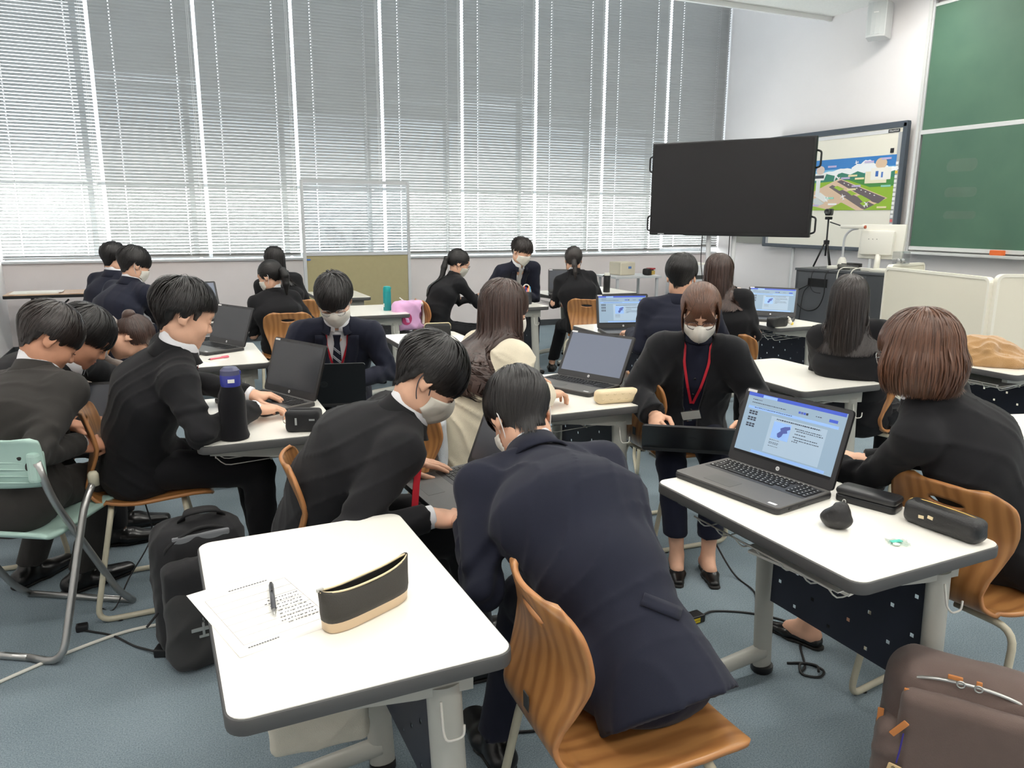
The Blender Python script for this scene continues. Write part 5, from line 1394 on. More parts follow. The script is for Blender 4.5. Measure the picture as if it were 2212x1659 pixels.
    # hair
    hM = hairM[g('haircol', 'black')]; st, opt = g('hair'); grav = Rh.T @ A(0, 0, -1.)
    opt = dict(opt, taildir=unit(grav * .55 + Rh.T @ -up * .6)); hl = make_hair(st, grav, near, seed, opt, A(nl)); V, Fq = merge([(v, np.asarray(f)) for v, f in hl])
    hv_ = (V * sc) @ Rh.T + head
    if st in ('long', 'bob') or opt.get('tail'):
        for _ in range(8):
            d0 = evalsdf(Jn, hv_.astype(f32)); m = d0 < fam + .004
            if not m.any(): break
            Q = hv_[m]; G = np.stack([evalsdf(Jn, (Q + e_).astype(f32)) - d0[m] for e_ in np.eye(3) * .004], 1); G[:, 2] *= .15; G = G / (np.linalg.norm(G, axis=1, keepdims=True) + 1e-6)
            hv_[m] = Q + G * (np.clip(fam + .007 - d0[m], 0, .03))[:, None]
    mesh_obj('hair', loc(hv_), Fq, hM, root, True)
    toW = lambda V: loc((np.asarray(V, float).reshape(-1, 3) * sc) @ Rh.T + head)
    if g('mask'):
        kind, mm, sm = g('mask'); V, Fq = mask_mesh(kind)
        uu = np.abs(np.tile(np.linspace(-1, 1, 21), 13)); ctr = np.stack([0 * uu, .015 + 0 * uu, V[:, 2]], 1); nn = V - ctr; nn /= np.linalg.norm(nn, axis=1, keepdims=True)
        for _ in range(6):
            d0 = evalsdf(hpz, V.astype(f32)); wt = np.clip((uu - .45) / .3, 0, 1); mv = np.where(d0 < .0035, .0035 - d0, -wt * (d0 - .0035)); V = V + nn * mv[:, None] * .9
        ob = mesh_obj('face_mask', toW(V), Fq, mm, root, True); md = ob.modifiers.new('thick', 'SOLIDIFY'); md.thickness = .0022; md.offset = 0
        for p in strap_paths():
            V, Fq = sweep(p, .0017, 6); mesh_obj('ear_loop', toW(V), Fq, sm, ob)
    if g('glasses'):
        fm = g('glasses'); gr = None
        for (nm, (V, Fq)) in glasses_parts(fm):
            if gr is None: gr = mesh_obj('spectacles', toW(V), Fq, fm, root, True); continue
            mesh_obj(nm, toW(V), Fq, lensM if nm == 'lens' else fm, gr, True)
    if g('facebits', near > 0):
        for s in (-1, 1):
            V, Fq = ribbon([(s * x, .1005 - x * x * 11, .024 + .005 * math.sin((x - .012) / .050 * PI)) for x in np.linspace(.012, .050, 7)], [.001, .0028, .0036, .0036, .003, .002, .001], (0, 1, .2), .003); mesh_obj('eyebrow', toW(V), Fq, browM, root)
            V, Fq = sweep([(s * x, .0945 - (x - .03) ** 2 * 9, -.0035 - .003 * math.cos((x - .032) / .014 * PI / 2)) for x in np.linspace(.018, .046, 8)], [.0006, .0011, .0013, .0014, .0014, .0014, .0012, .0006], 5); mesh_obj('eyelashes', toW(V), Fq, browM, root)
        if not g('mask'):
            V, Fq = polygonise([el((0, .0905, -.0603), (.020, .0095, .0048)), el((0, .089, -.0706), (.018, .0098, .0055), k=.002)], .003, pad=.01); mesh_obj('lips', toW(V), Fq, lipM, root, True)
    return root
# ------------------------------------------------------------------ people
SHORT = lambda **k: ('short', dict(dict(thick=.014, fringe=.030, nape=-.078, side=.018, fluff=.007), **k))
DN = (0, 0, 1)
person('navy_back', 'man in navy suit seen from behind, bent forward on the nearest chair', near=2, hip=(.85, 1.26, .535), head=(.85, 1.87, .935), face=(2, 48, 4), chest=14, pelvis=20, bow=.055, flaps=[((.743, 1.024, .803), (.52, .716, -.466), (.80, -.50, -.33), .085, .026)],
       jacket=suitN, handL=((.68, 1.84, .66), (.3, 1, -.1), DN, 'rest'), elbowL=(.62, 1.57, .60), handR=((1.05, 1.80, .64), (-.3, 1, -.1), DN, 'rest'), elbowR=(1.00, 1.48, .66), footL=((.72, 1.72, 0), 0), footR=((1.12, 1.70, 0), 20),
       hem=0, skirt=((.87, 1.155, .475), .106, .140, 1.10, (0, 0, -.25)), extra=[rc((.72, 1.27, .54), (.655, 1.42, .46), .05, .026, .05)],
       hair=SHORT(thick=.017), haircol='black', mask=('pleat', maskM, strapW), seed=3, shirtcollar=True)
PM = person('masked_lap', 'man in black suit and grey mask bending over a laptop on his lap', near=2, hip=(.36, 2.24, .535), head=(.67, 2.13, 1.005), face=(99, 44, 0), chest=88, pelvis=84, bow=.07,
       jacket=suitB, handR=((.60, 1.90, .665), (1, .12, -.18), (0, -.25, 1), 'rest'), elbowR=(.36, 1.90, .64), handL=((.64, 2.33, .69), (1, -.3, -.1), DN, 'flat'), elbowL=(.40, 2.56, .66),
       footL=((.84, 2.34, 0), 85), footR=((.82, 2.10, 0), 92), hair=SHORT(fringe=-.002, thick=.019, fluff=.009), mask=('peak', maskG, strapK), shirtcuff='LR', seed=11, vneck=(.05, .22), lapel=True, tie=tieN)
person('typing_left', 'man in black suit typing beside the black bottle pouch', near=2, hip=(-.17, 3.16, .535), head=(.03, 3.04, 1.115), face=(78, 22, 0), chest=76, pelvis=82, bow=.05,
       jacket=suitB, handR=((.25, 2.985, .752), (1, .30, -.1), DN, 'type'), elbowR=(.02, 2.83, .82), handL=((.26, 3.235, .752), (1, -.12, -.1), DN, 'type'), elbowL=(.03, 3.36, .82),
       footL=((.28, 3.24, 0), 85), footR=((.26, 3.02, 0), 92), hair=SHORT(fringe=.050, thick=.018, fluff=.014), seed=21, vneck=(.05, .24), tie=tieN, lanyard=.2, shirtcuff='LR')
person('grey_left', 'man in charcoal suit bending at the left edge on the mint chair', near=2, hip=(-.57, 2.99, .535), head=(-.42, 3.17, 1.035), face=(68, 40, 0), chest=52, pelvis=48, bow=.05,
       jacket=suitC, skin=1, handR=((-.345, 3.02, .675), (.7, .6, -.2), (.3, -.5, .8), 'hold'), elbowR=(-.46, 2.80, .70), handL=((-.42, 3.45, .64), (.9, .2, -.1), DN, 'hold'),
       footL=((-.62, 3.44, 0), 40), footR=((-.42, 3.30, 0), 60), hair=SHORT(fringe=.020, thick=.016), haircol='brownblack', seed=5, shirtcuff='R')
person('bowed_left', 'dark haired man bowing his head behind the man in charcoal', near=1, hip=(-.74, 3.80, .535), head=(-.35, 3.60, .975), face=(92, 42, 0), chest=98, pelvis=90, bow=.06,
       jacket=suitB, skin=1, hair=SHORT(fringe=.008, thick=.020), footL=((-.30, 3.92, 0), 90), footR=((-.32, 3.72, 0), 90), seed=6, handR=((-.36, 3.58, .62), (.9, -.1, 0), DN, 'rest'))
person('fleece', 'person in grey fleece bowing low with a high ponytail', near=1, sex='F', neck=(-.345, 4.43, .905), hip=(-.60, 4.45, .535), head=(-.215, 4.42, .845), face=(84, 72, 0), chest=88, pelvis=88, bow=.06,
       jacket=fleeceM, topname='fleece_top', trousers=suitB, bulk=.016, foldamp=.007, collar='roll', hair=('tied', dict(thick=.010, fringe=.06, nape=-.06, side=.0, tie=(0, -.10, .045), tail=(.14, .022, .05))), haircol='darkbrown', seed=7,
       footL=((-.16, 4.55, 0), 90), footR=((-.18, 4.34, 0), 90), handR=((-.22, 4.24, .62), (.9, .2, 0), DN, 'rest'), handL=((-.22, 4.62, .62), (.9, -.2, 0), DN, 'rest'))
person('navy_far_near', 'nearer man in navy at back left turning to the right, masked', near=1, hip=(-.42, 5.95, .535), head=(-.23, 6.06, 1.125), face=(62, 22, 0), chest=50, pelvis=45, bow=.05,
       jacket=suitN, handR=((-.14, 6.52, .77), (.6, .8, -.1), DN, 'rest'), elbowR=(-.10, 6.16, .72), footL=((-.40, 6.42, 0), 40), footR=((-.16, 6.30, 0), 50), hair=SHORT(thick=.020, fringe=.01), mask=('pleat', maskM, strapW), seed=8)
person('navy_far_far', 'farther man in navy at back left, half hidden', near=0, hip=(-.50, 6.98, .535), head=(-.41, 7.04, 1.125), face=(40, 15, 0), chest=40, jacket=suitN, hair=SHORT(thick=.018), seed=9, handR=((-.16, 7.22, .80), (.8, .4, -.1), DN, 'rest'))
person('pony_backleft', 'ponytailed woman in black seen from behind at back left, masked', near=1, sex='F', hip=(.745, 6.06, .52), head=(.69, 6.10, 1.02), face=(-46, 22, 0), chest=-6, pelvis=10, bow=.05,
       jacket=suitB, hair=('tied', dict(thick=.009, fringe=.05, nape=-.055, side=.012, tie=(0, -.112, .012), tail=(.20, .028, .035))), mask=('pleat', maskM, strapW), seed=10)
person('behind_backleft', 'long haired woman in black behind the ponytailed woman at back left', near=0, sex='F', hip=(.90, 6.74, .52), head=(.80, 6.74, 1.10), face=(-12, 18, 0), chest=8, jacket=suitB,
       hair=('long', dict(thick=.010, fringe=.05, nape=-.05, len=.26)), seed=12)
person('tie_man', 'man in navy suit with striped tie, glasses and white mask looking down', near=2, hip=(.78, 4.12, .535), head=(.74, 3.88, 1.06), face=(196, 34, -4), chest=193, pelvis=190, bow=.05,
       jacket=suitN, vneck=(.062, .34), tie=tieN, stripes=True, shirtcollar=True, collar='suit', lanyard=.21, lan_in=True, handL=((.735, 3.70, .665), (-.6, -.5, -.1), DN, 'hold'), elbowL=(.98, 3.90, .74), handR=((.53, 3.72, .67), (.5, -.6, -.1), DN, 'hold'), elbowR=(.48, 3.95, .74),
       footL=((.86, 3.72, 0), 190), footR=((.64, 3.72, 0), 195), hair=SHORT(fringe=-.006, thick=.020, fluff=.012), mask=('pleat', maskM, strapW), glasses=frameS, seed=13, shirtcuff='L')
person('cream', 'woman in a cream sweater with long brown hair, masked, typing', near=2, sex='F', hip=(1.08, 2.85, .53), head=(1.22, 2.85, 1.105), face=(90, 22, 0), chest=84, pelvis=86, bow=.04,
       jacket=creamK, topname='sweater', trousers=suitB, bulk=.026, sleeve=.006, cuff=.0, foldamp=.009, collar='roll', hem=.06, extra=[ec((1.05, 2.85, .58), (1.07, 2.85, .50), .125, .135, (0, 1, 0), 1.25, .06)],
       handR=((1.37, 2.76, .765), (1, .25, -.12), DN, 'type'), elbowR=(1.16, 2.58, .72), handL=((1.40, 3.02, .775), (1, -.05, -.12), DN, 'type'), elbowL=(1.10, 3.1, .72), footL=((1.42, 2.95, 0), 85), footR=((1.44, 2.78, 0), 95), shoes='pump',
       hair=('long', dict(thick=.012, fringe=.012, nape=-.06, side=-.03, len=.40, front=118, part=.02, inward=.0)), haircol='darkbrown', mask=('peak', maskM, strapW), seed=14)
person('pony_glasses', 'ponytailed woman in black with glasses and mask near the pink bag', near=1, sex='F', hip=(2.08, 6.34, .52), head=(2.30, 6.38, 1.075), face=(92, 26, 0), chest=86, pelvis=86, bow=.06,
       jacket=suitB, handR=((2.62, 6.36, .765), (1, .1, -.1), DN, 'rest'), handL=((2.62, 6.56, .765), (1, 0, -.1), DN, 'rest'), hair=('tied', dict(thick=.009, fringe=.045, nape=-.05, side=.006, tie=(0, -.112, .0), tail=(.36, .024, .02))), mask=('pleat', maskG, strapK), glasses=frameM, seed=15)
person('white_tie', 'seated man in dark suit with pale tie and lowered white mask', near=1, hip=(3.06, 7.10, .53), head=(3.05, 6.70, 1.155), face=(150, 24, 4), chest=172, pelvis=180, bow=.04,
       jacket=suitN, vneck=(.05, .26), tie=tieG, handL=((3.02, 6.62, .735), (-.3, -.8, -.1), DN, 'flat'), hair=SHORT(fringe=.03, thick=.016, fluff=.012, part=.2), haircol='brownblack', mask=('pleat', maskM, strapW), seed=16)
person('low_pony', 'woman in black with low ponytail seen from behind facing the windows', near=1, sex='F', hip=(3.40, 6.10, .52), head=(3.37, 6.26, 1.095), face=(25, 14, 0), chest=26, pelvis=30, bow=.04,
       jacket=suitB, handL=((3.36, 6.52, .66), (.3, 1, 0), DN, 'rest'), handR=((3.56, 6.44, .66), (.2, 1, 0), DN, 'rest'), elbowL=(3.20, 6.30, .70), elbowR=(3.60, 6.12, .70), footL=((3.34, 6.60, 0), 30), footR=((3.62, 6.42, 0), 20), ankle=.03,
       hair=('tied', dict(thick=.009, fringe=.05, nape=-.055, side=.0, tie=(0, -.108, -.022), tail=(.18, .020, .03))), haircol='brownblack', mask=('pleat', maskG, strapK), seed=17)
person('navy_right', 'man in navy suit seen from behind at centre right before a laptop', near=1, hip=(2.66, 3.66, .535), head=(2.70, 3.70, 1.14), face=(34, 18, 0), chest=24, pelvis=30, bow=.05,
       jacket=suitN, handL=((2.62, 4.08, .765), (.2, 1, -.1), DN, 'type'), elbowL=(2.46, 3.74, .74), handR=((2.92, 4.02, .765), (-.1, 1, -.1), DN, 'type'), elbowR=(3.02, 3.66, .72), footL=((2.70, 4.08, 0), 20), footR=((2.92, 4.02, 0), 30),
       hair=SHORT(fringe=.02, thick=.020), seed=18, shirtcollar=False)
person('long_typing', 'long haired woman in black typing beside the pale pink bottle', near=1, sex='F', hip=(3.26, 3.82, .52), head=(3.14, 3.91, 1.135), face=(66, 18, 0), chest=62, pelvis=62, bow=.04,
       jacket=suitB, handR=((3.44, 3.99, .79), (1, .45, -.1), DN, 'type'), elbowR=(3.30, 3.72, .76), handL=((3.40, 4.16, .80), (1, .2, -.1), DN, 'type'), hair=('long', dict(thick=.012, fringe=.03, nape=-.06, side=-.02, len=.28, front=108)), haircol='darkbrown', mask=('peak', maskM, strapW), seed=19)
person('lanyard', 'woman in black cardigan with red lanyard, glasses and mask looking down', near=2, sex='F', hip=(2.14, 2.83, .53), head=(2.05, 2.66, 1.08), face=(216, 30, 0), chest=214, pelvis=214, bow=.03,
       jacket=suitK, topname='cardigan', trousers=blouse, bulk=.016, sleeve=.016, foldamp=.006, collar='round', collarmat=blouse, shirtmat=blouse, vneck=(.062, .62), lapel=False, lanyard=.245, badge=-.28, lan_in=True, buttons=[(.0, .12), (.0, .20), (.0, .28)],
       handR=((1.80, 2.60, .66), (-.35, -.75, -.25), (-.6, .3, .6), 'hold'), elbowR=(1.82, 2.78, .72), handL=((2.12, 2.36, .655), (-.75, -.3, -.2), (.5, -.5, .7), 'hold'), elbowL=(2.27, 2.54, .72),
       footL=((1.985, 2.43, 0), 205), footR=((1.87, 2.49, 0), 212), facebits=False, shoes='pump', strap=True, ankle=.075, corecell=.010, hair=('tied', dict(thick=.012, fringe=.060, nape=-.06, side=.006, burn=.010, tie=(0, -.115, .03), bun=(0, -.125, .02), bang=.016)), haircol='brown', mask=('peak', maskM, strapW), glasses=frameM, seed=20)
person('long_back', 'woman with long black hair seen from behind before the dark cabinet', near=2, sex='F', hip=(3.16, 2.78, .52), head=(3.03, 2.78, 1.085), face=(44, 8, 0), chest=50, pelvis=55, bow=.03,
       jacket=suitB, hair=('long', dict(thick=.013, fringe=.03, nape=-.06, side=-.03, len=.31, front=104)), haircol='brownblack', seed=22, bulk=.005)
person('bob', 'woman in black jacket with brown bobbed hair and glasses at right', near=2, sex='F', hip=(2.215, 1.37, .53), head=(1.92, 1.50, 1.10), face=(-14, 16, 0), chest=-8, pelvis=10, bow=.05,
       jacket=suitB, bulk=.006, handL=((1.80, 1.835, .735), (-.9, .25, -.1), DN, 'rest'), elbowL=(1.90, 1.60, .70), handR=((2.02, 1.74, .70), (-.1, 1, 0), DN, 'rest'), footL=((1.955, 1.84, 0), -18), footR=((2.13, 1.80, 0), -8), shoes='pump', ankle=.085, corecell=.010,
       extra=[rc((2.16, 1.26, .52), (2.20, 1.16, .40), .07, .03, .05)],
       hair=('bob', dict(thick=.020, fringe=.03, nape=-.06, side=-.03, len=.155, front=122, flare=.030, inward=.045, swirl=.1)), haircol='brown', glasses=frameS, seed=23)

_b = A(PM.location)
V, Fc = ribbon([A(p) - _b for p in ((.60, 2.00, .80), (.585, 1.985, .73), (.58, 1.98, .69), (.575, 1.975, .655))], .022, (.3, -.9, .2), .002); o = mesh_obj('lanyard', V, Fc, lanyM, PM); MB().box(A(.575, 1.975, .645) - _b, (.024, .006, .016), bev=.002).build('lanyard_clip', whiteM, o)
MB().box((0, 0, 0), (.07, .012, .14), Matrix.Translation(Vector(A(.555, 1.955, .655) - _b)) @ Matrix.Rotation(rad(60), 4, 'X') @ Matrix.Rotation(rad(20), 4, 'Y'), bev=.005).build('card_holder', mat('steel_card', (120, 124, 128), .35, metal=.5), PM)
# ------------------------------------------------------------------ laptops
lapM = mat('laptop_grey', (92, 90, 88), .42, noise=.04, nscale=60); lapD = mat('laptop_dark', (50, 50, 52), .4); keyM = mat('key_black', (26, 26, 28), .45); lapB = mat('laptop_black_lid', (24, 25, 28), .32)
padM = mat('touchpad', (80, 79, 77), .38); glossW = mat('white_print', (232, 232, 232), .4)
dimM = mat('screen_dim', (70, 74, 82), .18); litM = mat('screen_lit', (40, 44, 48), .25, emit=(176, 204, 226), estr=.62); lit2M = mat('screen_grey_lit', (60, 62, 68), .25, emit=(150, 160, 180), estr=.42)
offM = mat('screen_off', (62, 64, 68), .16); scrB = mat('screen_blue_bar', (40, 60, 140), .3, emit=(70, 96, 200), estr=.6); scrT = mat('screen_text', (40, 44, 54), .3, emit=(70, 78, 100), estr=.25)
scrP = mat('screen_panel_blue', (120, 150, 200), .3, emit=(140, 176, 222), estr=.55); scrG = mat('screen_map', (60, 70, 130), .3, emit=(92, 106, 170), estr=.45); scrW = mat('screen_white', (60, 66, 70), .3, emit=(188, 212, 232), estr=.68); scrK = mat('taskbar', (20, 22, 26), .3)
LW, LD, LT = .376, .246, .020
KEYME = {}
def key_layout():
    out = []; y = .100; x0 = -.170
    for r, (n, w, hh) in enumerate(((19, .0155, .010), (15, .0168, .0145), (15, .0168, .0145), (14, .0172, .0145), (14, .0172, .0145), (11, .0165, .0145))):
        x = x0
        for k in range(n):
            kw = w
            if r == 5 and k == 4: kw = .062
            if r in (2, 3, 4) and k == 0: kw = w * 1.25 + .003 * r
            if x + kw > (.170 if r == 0 else .098): break
            out.append((x + kw / 2, y - hh / 2, kw - .0022, hh - .0022)); x += kw + .0006
        y -= hh + .0008
    y = .100 - .0108
    for r in range(5):
        for k in range(4): out.append((.108 + k * .0168 + .008, y - .00725, .0144, .0123))
        y -= .0153
    return out
def display(parent, m4, kind):
    """flat picture on the lid: rectangles a hair in front of the glass; u 0..1 left-right, v 0..1 top-bottom"""
    w, h = .344, .194
    def q(name, u0, v0, u1, v1, m, lv=1):
        V = []
        for z in (0, .0003 * lv):
            for u, v in ((u0, v1), (u1, v1), (u1, v0), (u0, v0)): V.append(((u - .5) * w, (.5 - v) * h, z))
        Fc = [(4, 5, 6, 7), (3, 2, 1, 0)] + [(i, (i + 1) % 4, 4 + (i + 1) % 4, 4 + i) for i in range(4)]
        mb = MB().add(V, Fc, m4); return mb.build(name, m, parent)
    if kind == 'off': q('display', 0, 0, 1, 1, offM); return
    if kind == 'dim':
        q('display', 0, 0, 1, 1, dimM); return
    if kind == 'grey': q('display', 0, 0, 1, 1, lit2M); return
    d = q('display', 0, 0, 1, 1, litM)
    q('title_bar', 0, 0, .99, .055, scrB, 2); q('browser_tab', .16, .01, .31, .055, scrP, 3); q('tool_bar', .03, .215, .95, .26, scrP, 2)
    q('task_bar', 0, .955, 1, 1, scrK, 2); q('scroll_bar', .18, .90, .93, .945, scrP, 2)
    q('slide', .30, .30, .86, .88, scrW, 2)
    t = MB()
    def txt(u0, u1, v, hgt=.012):
        x = u0
        while x < u1:
            l = random.uniform(.008, .02); e = min(x + l, u1)
            V = [((a - .5) * w, (.5 - b) * h, .0010) for a, b in ((x, v + hgt), (e, v + hgt), (e, v), (x, v))]; t.add(V, [(0, 1, 2, 3)], m4); x = e + random.uniform(.003, .008)
    txt(.06, .16, .10); txt(.06, .42, .15); txt(.10, .50, .225, .010); txt(.72, .78, .14)
    txt(.36, .80, .325, .018)
    for (a, b, v) in ((.56, .82, .40), (.58, .84, .43), (.57, .68, .48), (.56, .80, .53), (.58, .82, .57), (.56, .62, .60)): txt(a, b, v)
    for k in range(3):
        for j in range(2):
            for i in range(3): q('thumbnail', .055 + .032 * i, .29 + .10 * k + .035 * j, .080 + .032 * i, .315 + .10 * k + .035 * j, scrT, 2)
    for v in (.66, .70, .72, .76): txt(.34, .44, v, .008)
    t.build('screen_text', scrT, d)['kind'] = 'stuff'
    q('map_frame', .34, .37, .52, .64, scrP, 3)
    mp = [(.41, .60), (.40, .55), (.43, .50), (.42, .46), (.46, .42), (.51, .40), (.52, .44), (.49, .47), (.50, .51), (.46, .53), (.45, .58), (.43, .61)]
    V = [((u - .5) * w, (.5 - v) * h, .0013) for u, v in mp]; MB().add(V, [tuple(range(len(mp)))[::-1]], m4).build('map_shape', scrG, d)
    for k in range(4):
        q('avatar', .55 + .025 * k, .13, .57 + .025 * k, .165, [scrB, scrG, scrB, scrT][k], 3)
    q('button_blue', .85, .135, .93, .18, scrB, 3)
def laptop(label, loc, rz, angle=112, kind='dim', keys='joined', lid=None, tilt=(0, 0), group='grey laptops'):
    t = thing('laptop', label, 'laptop', loc, rz, group); t.rotation_euler = (tilt[0], tilt[1], rz)
    MB().prism(rrect(LW, LD, .014, 5), 0, LT - .003, inset=.004).build('base', lapD, t, True, 40)
    MB().prism(rrect(LW - .004, LD - .004, .013, 5), LT - .004, LT).build('palm_rest', lapM, t)
    MB().prism(rrect(.352, .104, .004, 3, (0, .050)), LT, LT + .0004).build('key_well', lapD, t)
    lay = key_layout()
    if keys == 'single':
        for (x, y, w, h) in lay:
            k = (round(w, 4), round(h, 4))
            if k not in KEYME: KEYME[k] = (lambda mb: mesh_data('key', np.concatenate(mb.v), mb.f, keyM))(MB().prism(rrect(w, h, .0015, 2), 0, .0022, inset=.0006))
            o = link('key', KEYME[k], t); o.location = (x, y, LT + .0004)
            if w < .03: MB().box((x - .002, y + .001, LT + .0027), (.0035, .0030, .0002)).build('legend', glossW, o).matrix_parent_inverse = Matrix.Translation((-x, -y, -LT - .0004))
    else:
        kb = MB()
        for (x, y, w, h) in lay: kb.box((x, y, LT + .0013), (w, h, .0020))
        o = kb.build('keyboard', keyM, t); o['kind'] = 'stuff'
    MB().prism(rrect(.100, .055, .003, 3, (-.045, -.070)), LT, LT + .0004).build('touchpad', padM, t)
    MB().box((.155, -.102, LT + .0003), (.026, .010, .0005)).build('sticker', glossW, t)
    MB().box((.189, -.02, .009), (.001, .028, .005)).build('port', keyM, t); MB().box((.189, -.07, .009), (.001, .012, .005)).build('port', keyM, t)
    a = rad(angle)
    hy, hz = LD / 2 - .006, LT - .002
    # lid frame: x right, y up the lid, z towards the user
    Y = (0, -math.cos(a), math.sin(a)); Z = (0, -math.sin(a), -math.cos(a))
    Ml = np.array(frame((0, hy, hz), (1, 0, 0), Y, Z))
    lm = lid or lapM
    MB().prism(rrect(LW, .236, .012, 5, (0, .120)), -.006, .0, M=Ml).build('lid', lapB if lid is None else lid, t)
    li = MB().prism(rrect(LW - .003, .233, .011, 5, (0, .120)), -.001, .0015, M=Ml).build('bezel', lapD, t)
    m4 = Ml @ np.array(Matrix.Translation((0, .128, .0016))); display(li, m4, kind)
    MB().lathe([(0, 0), (.0065, 0), (.0065, .0006), (0, .0006)], 18, M=Ml @ np.array(Matrix.Translation((0, .017, .0015)))).build('logo_disc', glossW, li)
    text_obj('logo_lettering', 'hp', .0085, lapD, li, Matrix(Ml @ np.array(Matrix.Translation((0, .0172, .0023)))), .0001, shear=.35)
    MB().box((-.162, .2295, .0018), (.034, .008, .0006), Ml).build('asset_tag', glossW, li)
    MB().box((0, .2295, .0017), (.004, .004, .0005), Ml).build('webcam', keyM, li)
    for s in (-1, 1): MB().box((s * .085, .2285, .0018), (.02, .003, .0008), Ml).build('rubber_pad', keyM, li)
    MB().tube([(-.15, hy, hz - .003), (.15, hy, hz - .003)], .006, 10).build('hinge', lapD, t)
    lo = MB().lathe([(0, 0), (.018, 0), (.018, .0006), (0, .0006)], 20, M=Ml @ np.array(Matrix.Translation((0, .12, -.0066)))).build('lid_logo', lapD, t)
    text_obj('lid_logo_lettering', 'hp', .022, lapB, lo, Matrix(Ml @ np.array(Matrix.Translation((0, .121, -.0068)) @ Matrix.Rotation(PI, 4, 'Y'))), .0001, shear=.35)
    return t
laptop('large open grey laptop showing a document on the right foreground desk', (1.507, 1.675, .70), rad(-79.8), 108, 'doc', 'single')
laptop('grey laptop on the lap of the masked man bending over', (.755, 2.115, .635), rad(-86), 115, 'dim', tilt=(rad(4), 0))
laptop('grey laptop being typed on beside the black bottle pouch', (.315, 3.265, .70), rad(-64), 108, 'off')
laptop('open grey laptop on the desk with the pink pen', (.165, 4.775, .70), rad(-62), 110, 'off')
laptop('open grey laptop in front of the woman in cream', (1.665, 3.075, .70), rad(-66), 118, 'grey')
laptop('open laptop with document in front of the navy man at centre right', (2.83, 4.44, .70), rad(-14), 104, 'doc')
laptop('open laptop with document beside the pale pink bottle', (4.215, 4.63, .70), rad(-49), 112, 'doc')
laptop('black-lidded laptop on the lap of the woman with red lanyard', (1.885, 2.475, .578), rad(146), 138, 'dim', tilt=(rad(-6), 0))
laptop('grey laptop held between the two men at far left', (-.43, 3.46, .535), rad(-10), 116, 'dim')
laptop('dark laptop on the lap of the man with a striped tie', (.64, 3.66, .595), rad(167), 118, 'dim')
laptop('dark laptop on the desk of the low ponytail woman', (3.66, 6.92, .70), rad(-25), 105, 'dim')
laptop('nearer dark laptop between the navy men and the ponytailed woman', (.24, 6.22, .70), rad(40), 120, 'dim')
laptop('farther dark laptop between the navy men and the ponytailed woman', (.20, 6.56, .70), rad(15), 112, 'grey')

# ------------------------------------------------------------------ soft goods
def soft(name, prims, h, m, parent=None, folds=None, amp=.01, M=None):
    V, Fq = polygonise(prims, h, folds, amp=amp)
    if M is not None: M = np.array(M); V = V @ M[:3, :3].T + M[:3, 3]
    return mesh_obj(name, V, Fq, m, parent, True)
def rbox(c, half, r):
    c = A(c).astype(f32); hf = (A(half) - r).astype(f32)
    def f(P):
        q = np.abs(P - c) - hf; return np.sqrt((np.maximum(q, 0) ** 2).sum(1)) + np.minimum(q.max(1), 0) - f32(r)
    return ('fn', f, .01)
def soft_box(name, c, half, r, h, m, parent=None, folds=None, extra=(), k=.02):
    lo, hi = A(c) - A(half) - .03, A(c) + A(half) + .03; b = list(rbox(c, half, r)); b[-1] = k
    pr = [tuple(b)] + list(extra)
    for e in extra:
        if e[0] in ('rc', 'ec', 'el'):
            l2, h2 = bbox([e], .02); lo = np.minimum(lo, l2); hi = np.maximum(hi, h2)
    V, Fq = polygonise(pr, h, folds, lo=lo, hi=hi, amp=.014)
    return mesh_obj(name, V, Fq, m, parent, True)
def crumple(a1, f1, a2, f2, sd=0):
    r = np.random.default_rng(sd); d = [unit(r.normal(0, 1, 3)).astype(f32) for _ in range(5)]; p = r.uniform(0, 6, 4)
    def f(P):
        a = np.sin(P @ d[0] * f32(f1) + 1.7 * np.sin(P @ d[1] * f32(f1 * .4) + p[0]) + p[1]); b = np.sin(P @ d[2] * f32(f2) + 1.5 * np.sin(P @ d[3] * f32(f2 * .4) + p[2]) + p[3])
        return (-(1 - np.abs(a)) ** 2 * a1 - (1 - np.abs(b)) ** 2 * a2).astype(f32)
    return f
bagK = cloth('black_nylon', (40, 40, 42), .8, .1); bagK2 = cloth('charcoal_nylon', (62, 62, 62), .85, .1); zipM = mat('zip_metal', (196, 196, 192), .3, metal=.8); webM = mat('webbing', (26, 26, 28), .8)
# black backpack on the floor
bp = thing('backpack', 'black backpack with a silver plane key charm standing on the floor', 'bag', (.02, 2.60, 0), rad(8))
soft_box('main_body', (0, .06, .235), (.15, .09, .235), .075, .008, bagK, bp, crumple(.006, 30, .004, 55, 1))
soft_box('front_pocket', (.0, -.055, .15), (.135, .055, .15), .05, .008, bagK2, bp, crumple(.008, 28, .005, 60, 2))
soft_box('upper_pocket', (-.01, -.05, .30), (.125, .05, .075), .045, .007, bagK, bp, crumple(.006, 36, .004, 60, 3))
MB().tube(smooth_path([(-.12, .0, .36), (-.10, -.02, .42), (0, -.01, .462), (.10, .0, .43), (.13, .03, .36)], 5), .006, 8).build('zip_edge', webM, bp, True)
V, Fc = ribbon(smooth_path([(-.05, .05, .462), (-.04, .03, .505), (.02, .02, .515), (.07, .03, .50), (.08, .05, .46)], 5), .03, (0, -.3, 1), .008); mesh_obj('carry_handle', V, Fc, webM, bp, True)
MB().box((.0, -.015, .415), (.18, .02, .06), bev=.006).build('laptop_sleeve', mat('grey_lining', (120, 122, 126), .8), bp)
for s in (-1, 1): V, Fc = ribbon(smooth_path([(s * .08, .14, .44), (s * .10, .19, .34), (s * .11, .18, .18), (s * .12, .13, .06)], 5), .05, (0, 1, 0), .012); mesh_obj('shoulder_strap', V, Fc, bagK2, bp, True)
